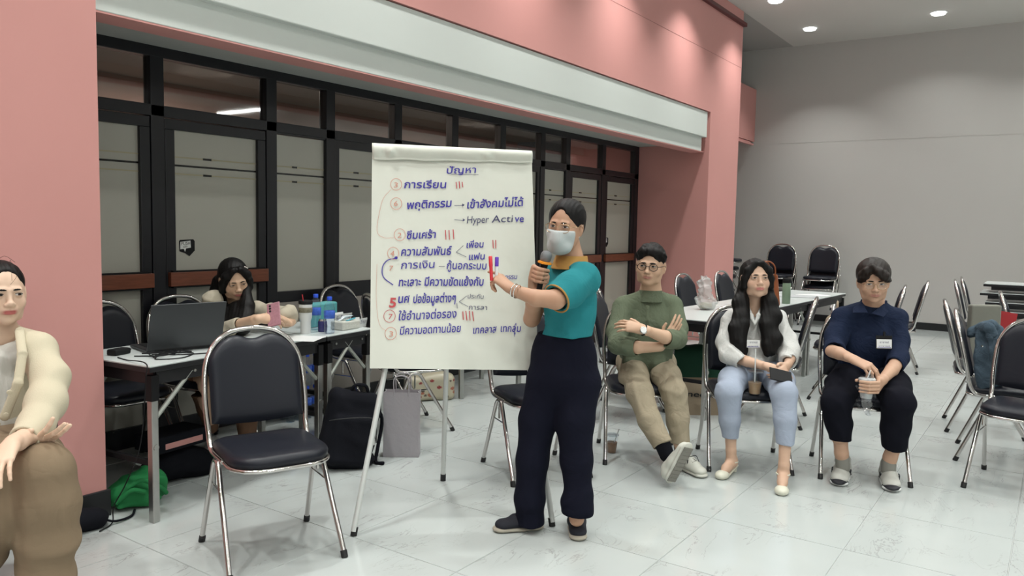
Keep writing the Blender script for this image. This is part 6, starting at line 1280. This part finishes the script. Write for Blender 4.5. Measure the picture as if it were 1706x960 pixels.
# ------------------------------------------------------------------ bags on the floor
def pack(nm, label, cat, sd, m, loc, extra=None):
    t = thing(nm, label, cat, loc); sculpt('bag_body', [sd.mesh()], m, t, rest=.001); return t
def rotz(p, a, o=(0, 0, 0)): return (p[0]*math.cos(a)-p[1]*math.sin(a)+o[0], p[0]*math.sin(a)+p[1]*math.cos(a)+o[1], p[2]+o[2])
def backpack():
    t = thing('backpack', 'black backpack slumped on the floor beside the flip chart leg', 'backpack', (3.20, 3.36, 0), -.62)
    M3 = np.array(Matrix.Rotation(.20, 3, 'Y')@Matrix.Rotation(-.12, 3, 'X')); s = Sdf(.005)
    s.box((0, 0, .225), (.155, .085, .215), .06, .02, M3); s.box((-.01, -.075, .17), (.12, .045, .145), .04, .02, M3); s.ell((.0, .0, .03), (.155, .10, .05), .03); s.box((0, 0, -.05), (.5, .5, .05), .001, .001, None, True)
    s.disp += [foldf([(0, .3, 1), (1, 0, 0), (0, 1, 0)], 40, .005), foldf([(1, .3, .4), (1, 0, 0), (0, 1, 0)], 26, .004, 1)]
    sculpt('bag_body', [s.mesh()], 'cloth_black', t, rest=.001); MB().tube(smooth_path([(.00, .0, .425), (.03, -.01, .475), (.09, -.01, .47), (.11, 0, .415)], 5), .010, 8).build('top_handle', 'cloth_black', t, True)
    MB().tube(smooth_path([(-.13, -.105, .30), (-.08, -.13, .31), (.06, -.13, .31), (.13, -.11, .28), (.14, -.10, .15)], 5), .003, 6).build('zip', 'rubber', t, True); MB().box((.12, -.115, .14), (.128, -.108, .18)).build('zip_pull', 'silver', t)
    MB().tube(smooth_path([(.14, .05, .36), (.20, .06, .25), (.17, .03, .08), (.15, -.02, .012), (.19, -.06, .012)], 5), .011, 6).build('shoulder_strap', 'cloth_black', t, True)
backpack()
def paperbag(nm, label, loc, rz, w_, d_, h_, m, words=None, handle=True, cat='bag', lean=0):
    t = thing(nm, label, cat, loc, rz); x, y = w_/2, d_/2; b = MB(); V = []
    for z_, k in ((0, 1), (h_*.5, .96), (h_, 1.0)):
        V += [(-x*k+lean*z_, -y*k, z_), (x*k+lean*z_, -y*k, z_), (x*k+lean*z_, 0, z_), (x*k+lean*z_, y*k, z_), (-x*k+lean*z_, y*k, z_), (-x*k+lean*z_, 0, z_)]
    for i in (8, 11, 14, 17): V[i] = (V[i][0]*(.86 if i < 12 else .90)+lean*0, V[i][1], V[i][2])
    F = [(5, 4, 3, 2, 1, 0)]+[(r*6+k, r*6+(k+1) % 6, (r+1)*6+(k+1) % 6, (r+1)*6+k) for r in (0, 1) for k in range(6)]; b.add(V, F); o = b.build('bag_body', m, t); o.modifiers.new('t', 'SOLIDIFY').thickness = .003
    if handle:
        for s in (-1, 1): MB().tube(smooth_path([(-w_*.2+lean*h_, s*y, h_-.02), (-w_*.18+lean*h_, s*y, h_+.09), (w_*.18+lean*h_, s*y, h_+.09), (w_*.2+lean*h_, s*y, h_-.02)], 6), .004, 6).build('handle', m, t, True)
    if words: text(words, (-w_*.28, -y-.004, h_*.56), (1, 0, -.04), (0, 0, 1), h_*.16, w_*.52, 'ink_dark2', o, 'lettering', shear=.2, bold=.02)
    return t
M['ink_dark2'] = mat('black_print', (.01, .01, .01), .6)
M['silver_bag'] = mat('silver_grey_nonwoven', (.40, .375, .40), .6, bump=.4, bscale=30, bdist=.005); M['kraft'] = mat('kraft_paper', (.30, .235, .165), .8, bump=.3, bscale=18, bdist=.006); M['beige_cloth'] = mat('beige_canvas', (.42, .38, .29), .9, bump=.4, bscale=20, bdist=.006)
b_ = paperbag('gift_bag', 'tall silver grey gift bag on the floor behind the easel leg', (3.54, 3.26, 0), -.95, .22, .10, .40, 'silver_bag', None, True)
paperbag('paper_bag', 'wide kraft paper bag with black lettering on the floor behind the seated people', (5.80, 2.23, 0), -.93, .44, .16, .262, 'kraft', 'needs', False)
s = Sdf(.006); s.box((0, 0, .10), (.20, .08, .10), .04, .02); s.ell((.05, 0, .18), (.14, .07, .05), .04); s.disp += [foldf([(1, .3, .4), (0, 1, 0), (0, 0, 1)], 26, .006, 1)]; s.box((0, 0, -.05), (.5, .5, .05), .001, .001, None, True)
def flowers(P):
    c = np.repeat(V3((.42, .38, .28))[None], len(P), 0)
    rn = np.random.RandomState(5)
    for k in range(16):
        q = V3((rn.uniform(-.18, .2), -.075, rn.uniform(.03, .17))); d = np.linalg.norm((P-q)*V3((1, .4, 1.6)), axis=1); m_ = d < rn.uniform(.012, .026); c[m_] = [(.22, .03, .03), (.30, .10, .06), (.08, .06, .05)][k % 3]
    return c
t = thing('cloth_bag', 'beige cloth bag with dark red flower print lying on the floor behind the easel', 'bag', (4.82, 4.14, 0), -.6); sculpt('bag_body', [s.mesh()], 'paint', t, flowers, rest=.001)
# green shopping bag and black bags below the table corner
M['green'] = mat('green_nonwoven', (.012, .20, .055), .75, bump=.4, bscale=40, bdist=.004); M['dark_green'] = mat('dark_green_cloth', (.01, .06, .032), .85)
s = Sdf(.005); s.ell((0, 0, .07), (.15, .11, .075), .02); s.ell((.06, .03, .10), (.10, .08, .06), .03); s.cone((-.05, -.08, .10), (.08, -.09, .11), .02, .02, .02, n=(0, 1, 0), sq=.4); s.cone((-.12, -.06, .03), (.05, -.11, .04), .022, .02, .02); s.disp += [foldf([(1, .5, .8), (0, 1, 0), (0, 0, 1)], 60, .008, 1), foldf([(0, .5, .8), (0, 1, 0), (1, 0, 1)], 42, .007, 2)]; s.box((0, 0, -.05), (.5, .5, .05), .001, .001, None, True)
pack('shopping_bag', 'crumpled green cloth shopping bag on the floor under the table corner', 'bag', s, 'green', (2.11, 3.73, 0))
MB_ = MB().tube(smooth_path([(-.10, -.09, .12), (-.04, -.12, .15), (.04, -.13, .10), (.09, -.11, .05)], 6), .012, 8).tube(smooth_path([(-.14, -.06, .05), (-.09, -.11, .11), (-.03, -.125, .09)], 6), .012, 8).build('strap', 'green', bpy.data.objects['shopping_bag'], True)
s = Sdf(.006); s.ell((0, 0, .09), (.20, .10, .09), .02); s.ell((.12, -.02, .06), (.12, .09, .07), .03); s.disp += [foldf([(1, .5, .8), (0, 1, 0), (0, 0, 1)], 30, .007, 1)]; s.box((0, 0, -.05), (.5, .5, .05), .001, .001, None, True)
pack('black_bag', 'soft black bag behind the green one under the long table', 'bag', s, 'cloth_black', (2.44, 3.92, 0))
s = Sdf(.005); s.ell((0, 0, .05), (.12, .06, .05), .02); s.ell((.07, .01, .04), (.08, .06, .045), .03); s.disp += [foldf([(1, .5, .8), (0, 1, 0), (0, 0, 1)], 40, .006, 1)]; s.box((0, 0, -.05), (.5, .5, .05), .001, .001, None, True)
pack('black_bag', 'small black pouch on the floor against the pink wall corner', 'bag', s, 'cloth_black', (1.74, 3.58, 0))
MB().tube(smooth_path([(.05, -.02, .08), (.14, -.04, .02), (.24, -.02, .008), (.30, .05, .008)], 5), .006, 6).build('strap', 'cloth_black', bpy.data.objects['black_bag.001'], True)
t = thing('carton', 'dark box with a pink side stripe on the floor under the table corner', 'box', (2.42, 3.92, .190), a0); MB().box((-.16, -.10, 0), (.16, .10, .09), bev=.01).build('box_body', 'cloth_black', t); MB().box((-.12, -.1015, .02), (.12, -.1, .05)).build('stripe', 'pink', t)

# ------------------------------------------------------------------ drinks
def drink(label, loc, level, liquid, straw, s=1.0, lid=True, name='iced_coffee_cup'):
    t = thing(name, label, 'cup', loc); t.scale = (s,)*3; MB().lathe([(0, 0), (.028, 0), (.029, .003), (.042, .115), (.0435, .117), (.043, .113)], n=24).build('cup', 'clear_plastic', t, True)
    MB().lathe([(0, .003), (.0275, .003), (.0275+.013*level, .003+.11*level), (0, .003+.11*level)], n=24).build('drink', liquid, t, True)
    if lid: MB().lathe([(.0445, .114), (.045, .118), (.043, .122), (.02, .123), (0, .123)], n=24).build('lid', 'clear_plastic', t, True)
    MB().tube([(0, 0, .02), straw], .0035, 8).build('straw', 'white', t, True); ic = MB(); r_ = random.Random(2)
    for k in range(5): a = k*1.3; ic.box((-.009,)*3, (.009,)*3, Matrix.Rotation(a, 3, 'X')@Matrix.Rotation(a*2, 3, 'Z'), (.017*math.cos(a), .017*math.sin(a), .003+.11*level+.0), .002)
    ic.build('ice', 'clear_plastic', t); return t
M['coffee'] = mat('iced_milk_coffee', (.36, .22, .11), .3, var=.25, vscale=40); M['coffee_dark'] = mat('thin_iced_coffee', (.25, .14, .08), .3, var=.3, vscale=40)
drink('iced coffee cup with a bent straw standing on the floor beside the olive shirt man', (4.406, 2.263, 0.000), .60, 'coffee_dark', (.028, -.035, .155), .98)
drink('iced coffee cup with a white straw between the knees of the long haired woman', (4.541, 1.416, 0.475), .52, 'coffee', (-.012, .0, .235), 1.12)
def bagged_cup():
    c = V3((4.656, 0.834, 0.514)); t = thing('bagged_drink_cup', 'white lidded drink cup in a crumpled clear plastic bag held by the navy shirt man', 'cup', tuple(c))
    MB().lathe([(0, .0), (.030, 0), (.042, .098), (.0445, .10), (.0445, .107), (.040, .111), (0, .112)], n=24).build('cup', 'white_lid', t, True)
    s = Sdf(.0035); s.cone((0, 0, .085), (-.01, 0, -.02), .047, .040, .02); s.cone((0, 0, -.02), (-.015, -.01, -.075), .042, .014, .02); s.cone((-.04, 0, .06), (-.055, 0, .0), .02, .02, .02); s.disp += [foldf([(1, .5, .3), (0, 1, 0), (0, 0, 1)], 160, .006, 1), foldf([(.3, -1, .6), (0, 1, 0), (0, 0, 1)], 130, .006, 2)]
    sculpt('plastic_bag', [s.mesh()], 'crinkle', t); MB().tube([(-.005, -.0, .10), (-.003, -.015, .155)], .0035, 8).build('straw', 'white', t, True)
M['white_lid'] = mat('translucent_white_cup', (.55, .57, .56), .35); M['crinkle'] = glass_mat('crinkled_plastic', (.93, .94, .96), .10)
bagged_cup()

# ------------------------------------------------------------------ things on and around the far tables
def tote():
    t = thing('leather_tote', 'brown leather tote bag standing on the white table behind the long haired woman', 'bag', TOTE, -.75); M['tan'] = mat('brown_leather', (.25, .070, .022), .45, bump=.3, bscale=50, bdist=.003, var=.2, vscale=6)
    s = Sdf(.006); s.cone((0, 0, .03), (0, 0, .24), .155, .125, .01, n=(0, 1, 0), sq=.42); s.box((0, 0, -.05), (.5, .5, .05), .001, .004, None, True); s.box((0, 0, .335), (.5, .5, .05), .001, .004, None, True); s.cone((0, 0, .18), (0, 0, .34), .11, .115, .004, n=(0, 1, 0), sq=.35, sub=True); s.disp += [foldf([(1, .2, .3), (0, 1, 0), (0, 0, 1)], 30, .005, 1)]
    sculpt('bag_body', [s.mesh()], 'tan', t, rest=.001)
    for y in (-.045, .045): MB().tube(smooth_path([(-.075, y, .25), (-.06, y, .36), (0, y*.8, .40), (.06, y, .36), (.075, y, .25)], 6), .0065, 8).build('handle', 'tan', t, True)
TOTE = (7.02, 2.14, .7505); tote()
t = thing('green_bottle', 'sage green bottle with a black cap standing on the white table', 'bottle', (7.42, 2.06, .7505)); MB().lathe([(0, 0), (.034, 0), (.037, .004), (.037, .190), (.034, .194)], n=24).build('body', mat('sage_green', (.17, .24, .165), .45), t, True); MB().lathe([(.036, .193), (.038, .196), (.038, .232), (.035, .236), (0, .236)], n=24).build('cap', 'black', t, True)
M['grey_print'] = mat('printed_paper', (.40, .41, .42), .6, var=.3, vscale=25)
sheet_of('printed papers lying on the white table right of the sage green bottle', 8.35, 2.20, .3, .30, .42, z=.7522, m='grey_print'); sheet_of('second printed sheet on the white table under the first', 8.62, 2.12, .9, .21, .30, m='white')
s = Sdf(.005); s.ell((0, 0, .06), (.10, .08, .06), .02); s.chain([(0, 0, .08), (-.03, 0, .16), (-.01, .02, .22)], [.07, .045, .05], .02); s.disp += [foldf([(1, .5, .3), (0, 1, 0), (0, 0, 1)], 110, .011, 1), foldf([(.3, -1, .6), (0, 1, 0), (0, 0, 1)], 95, .009, 2), foldf([(.6, .2, -1), (0, 1, 0), (1, 0, 1)], 150, .006, 2)]; s.box((0, 0, -.05), (.5, .5, .05), .001, .001, None, True)
t = thing('plastic_bag', 'knotted clear plastic snack bag on the white table left of the long haired woman', 'bag', (6.35, 2.42, .7505)); sculpt('bag_body', [s.mesh()], mat('milky_plastic', (.62, .63, .62), .25, alpha=.42), t, rest=.001); s = Sdf(.005); s.ell((0, 0, .032), (.075, .055, .03), .01); sculpt('snack', [s.mesh()], 'beige_cloth', t, rest=.002)
# black bag on the back of the chair behind the long haired woman
def softbag(nm, label, cat, m, loc, rz, r, tilt=0, strap=None, f=34, amp=.006):
    t = thing(nm, label, cat, loc, rz); s = Sdf(.006); M3 = np.array(Matrix.Rotation(tilt, 3, 'X')); s.box((0, 0, r[2]), r, min(r)*.8, .02, M3); s.disp += [foldf([(1, .3, .5), (0, 1, 0), (0, 0, 1)], f, amp, 1)]; sculpt('bag_body', [s.mesh()], m, t, rest=.001)
    if strap: MB().tube(smooth_path([(-r[0]*.5, 0, r[2]*1.9), (-r[0]*.4, 0, r[2]*2+strap), (r[0]*.4, 0, r[2]*2+strap), (r[0]*.5, 0, r[2]*1.9)], 6), .009, 8).build('strap', m, t, True)
    return t
softbag('black_bag', 'upright black bag on the chair right of the long haired woman', 'bag', 'cloth_black', (5.85, 1.84, .485), .2, (.15, .08, .17), 0, .06)
softbag('black_bag', 'black bag on the chair seat behind the elbow of the olive shirt man', 'bag', 'cloth_black', (5.36, 2.60, .485), .3, (.13, .12, .06), 0, None)
M['dark_bag'] = mat('dark_brown_leather', (.04, .018, .02), .6)
softbag('brown_bag', 'tan and brown bag with a red strip on a chair beside the navy shirt man', 'bag', 'kraft', (7.20, 1.56, .485), .2, (.12, .09, .11), 0, .10)
t = thing('red_snack_box', 'small red packet lying on the tan bag beside the navy shirt man', 'packet', (7.12, 1.52, .708), .4); MB().box((-.07, -.035, 0), (.07, .035, .045), bev=.008).build('packet_body', mat('red_orange_card', (.42, .06, .03), .5), t)
softbag('green_bag', 'dark green bag on the floor behind the kraft paper bag', 'bag', 'dark_green', (6.35, 2.50, 0), -.9, (.28, .12, .22), 0, None)
softbag('dark_pouch', 'round dark blue pouch on the table beside the brown leather tote', 'bag', 'cloth_black', (7.42, 2.34, .7505), 0, (.09, .07, .085), 0, None)
# blue jacket hung over a chair back, grey bag, red folder
M['denim'] = mat('blue_grey_jacket_cloth', (.065, .095, .125), .9, spec=.2, bump=.5, bscale=60, bdist=.004, var=.2, vscale=10, wr=.5, wscale=12)
def jacket():
    s = Sdf(.005); s.chain([(5.736, 0.356, 0.799), (5.712, 0.337, 0.663), (5.702, 0.316, 0.542)], [.062, .082, .088], .02, n=fdir(0), sq=.45); s.cone((5.772, 0.428, 0.807), (5.774, 0.326, 0.855), .038, .040, .03); s.chain([(5.807, 0.310, 0.826), (5.785, 0.268, 0.680), (5.778, 0.245, 0.562)], [.042, .042, .032], .02); s.chain([(5.740, 0.391, 0.841), (5.670, 0.335, 0.852), (5.673, 0.308, 0.810)], [.030, .032, .022], .01); s.cone((5.670, 0.335, 0.845), (5.646, 0.307, 0.656), .018, .012, .008)
    s.disp += [foldf([nrm(CR+ZZ*.4), ZZ, CF], 90, .005, .3), foldf([nrm(CR-ZZ*.7), ZZ, CF], 60, .004, 1)]; o = V3((5.708, 0.339, 0.644)); t = thing('jacket', 'blue grey jacket draped over the back of the chair in the right hand row', 'jacket', tuple(o)); sculpt('jacket_body', [s.mesh()], 'denim', t, origin=o)
    for q in ((5.615, 0.363, 0.740), (5.674, 0.279, 0.745), (5.679, 0.267, 0.712)): MB().lathe([(0, .003), (.006, .002), (.006, -.004)], n=10, M3=Matrix(zframe(fdir(0)).tolist()), o=V3(q)-o).build('snap_button', 'silver', t, True)
jacket()
M['sage_grey'] = mat('grey_green_canvas', (.20, .20, .17), .85, bump=.3, bscale=40, bdist=.003)
def slab_bag(nm, label, cat, pts, th, m):
    o = V3(pts[0]); P_ = [V3(p)-o for p in pts]; n = nrm(np.cross(P_[1]-P_[0], P_[2]-P_[0]))*th; V = [p for p in P_]+[p+n for p in P_]; k = len(P_); F = [tuple(range(k))[::-1], tuple(range(k, 2*k))]+[(i, (i+1) % k, k+(i+1) % k, k+i) for i in range(k)]
    t = thing(nm, label, cat, tuple(o)); MB().add([tuple(v) for v in V], F).build('bag_body', m, t, bev=.01)
t = thing('grey_bag', 'flat grey green bag standing on a chair behind the blue jacket', 'bag', (6.66, .43, .486), -.95); MB().box((-.11, -.03, 0), (.11, .03, .43), bev=.012).build('bag_body', 'sage_grey', t)
t = thing('red_folder', 'red folder leaning beside the grey green bag on the chair', 'folder', (6.80, .36, .486), -.95); MB().box((-.09, -.01, 0), (.09, .01, .38), Matrix.Rotation(.16, 3, 'Y')).build('cover', mat('red_card', (.36, .02, .025), .5), t)
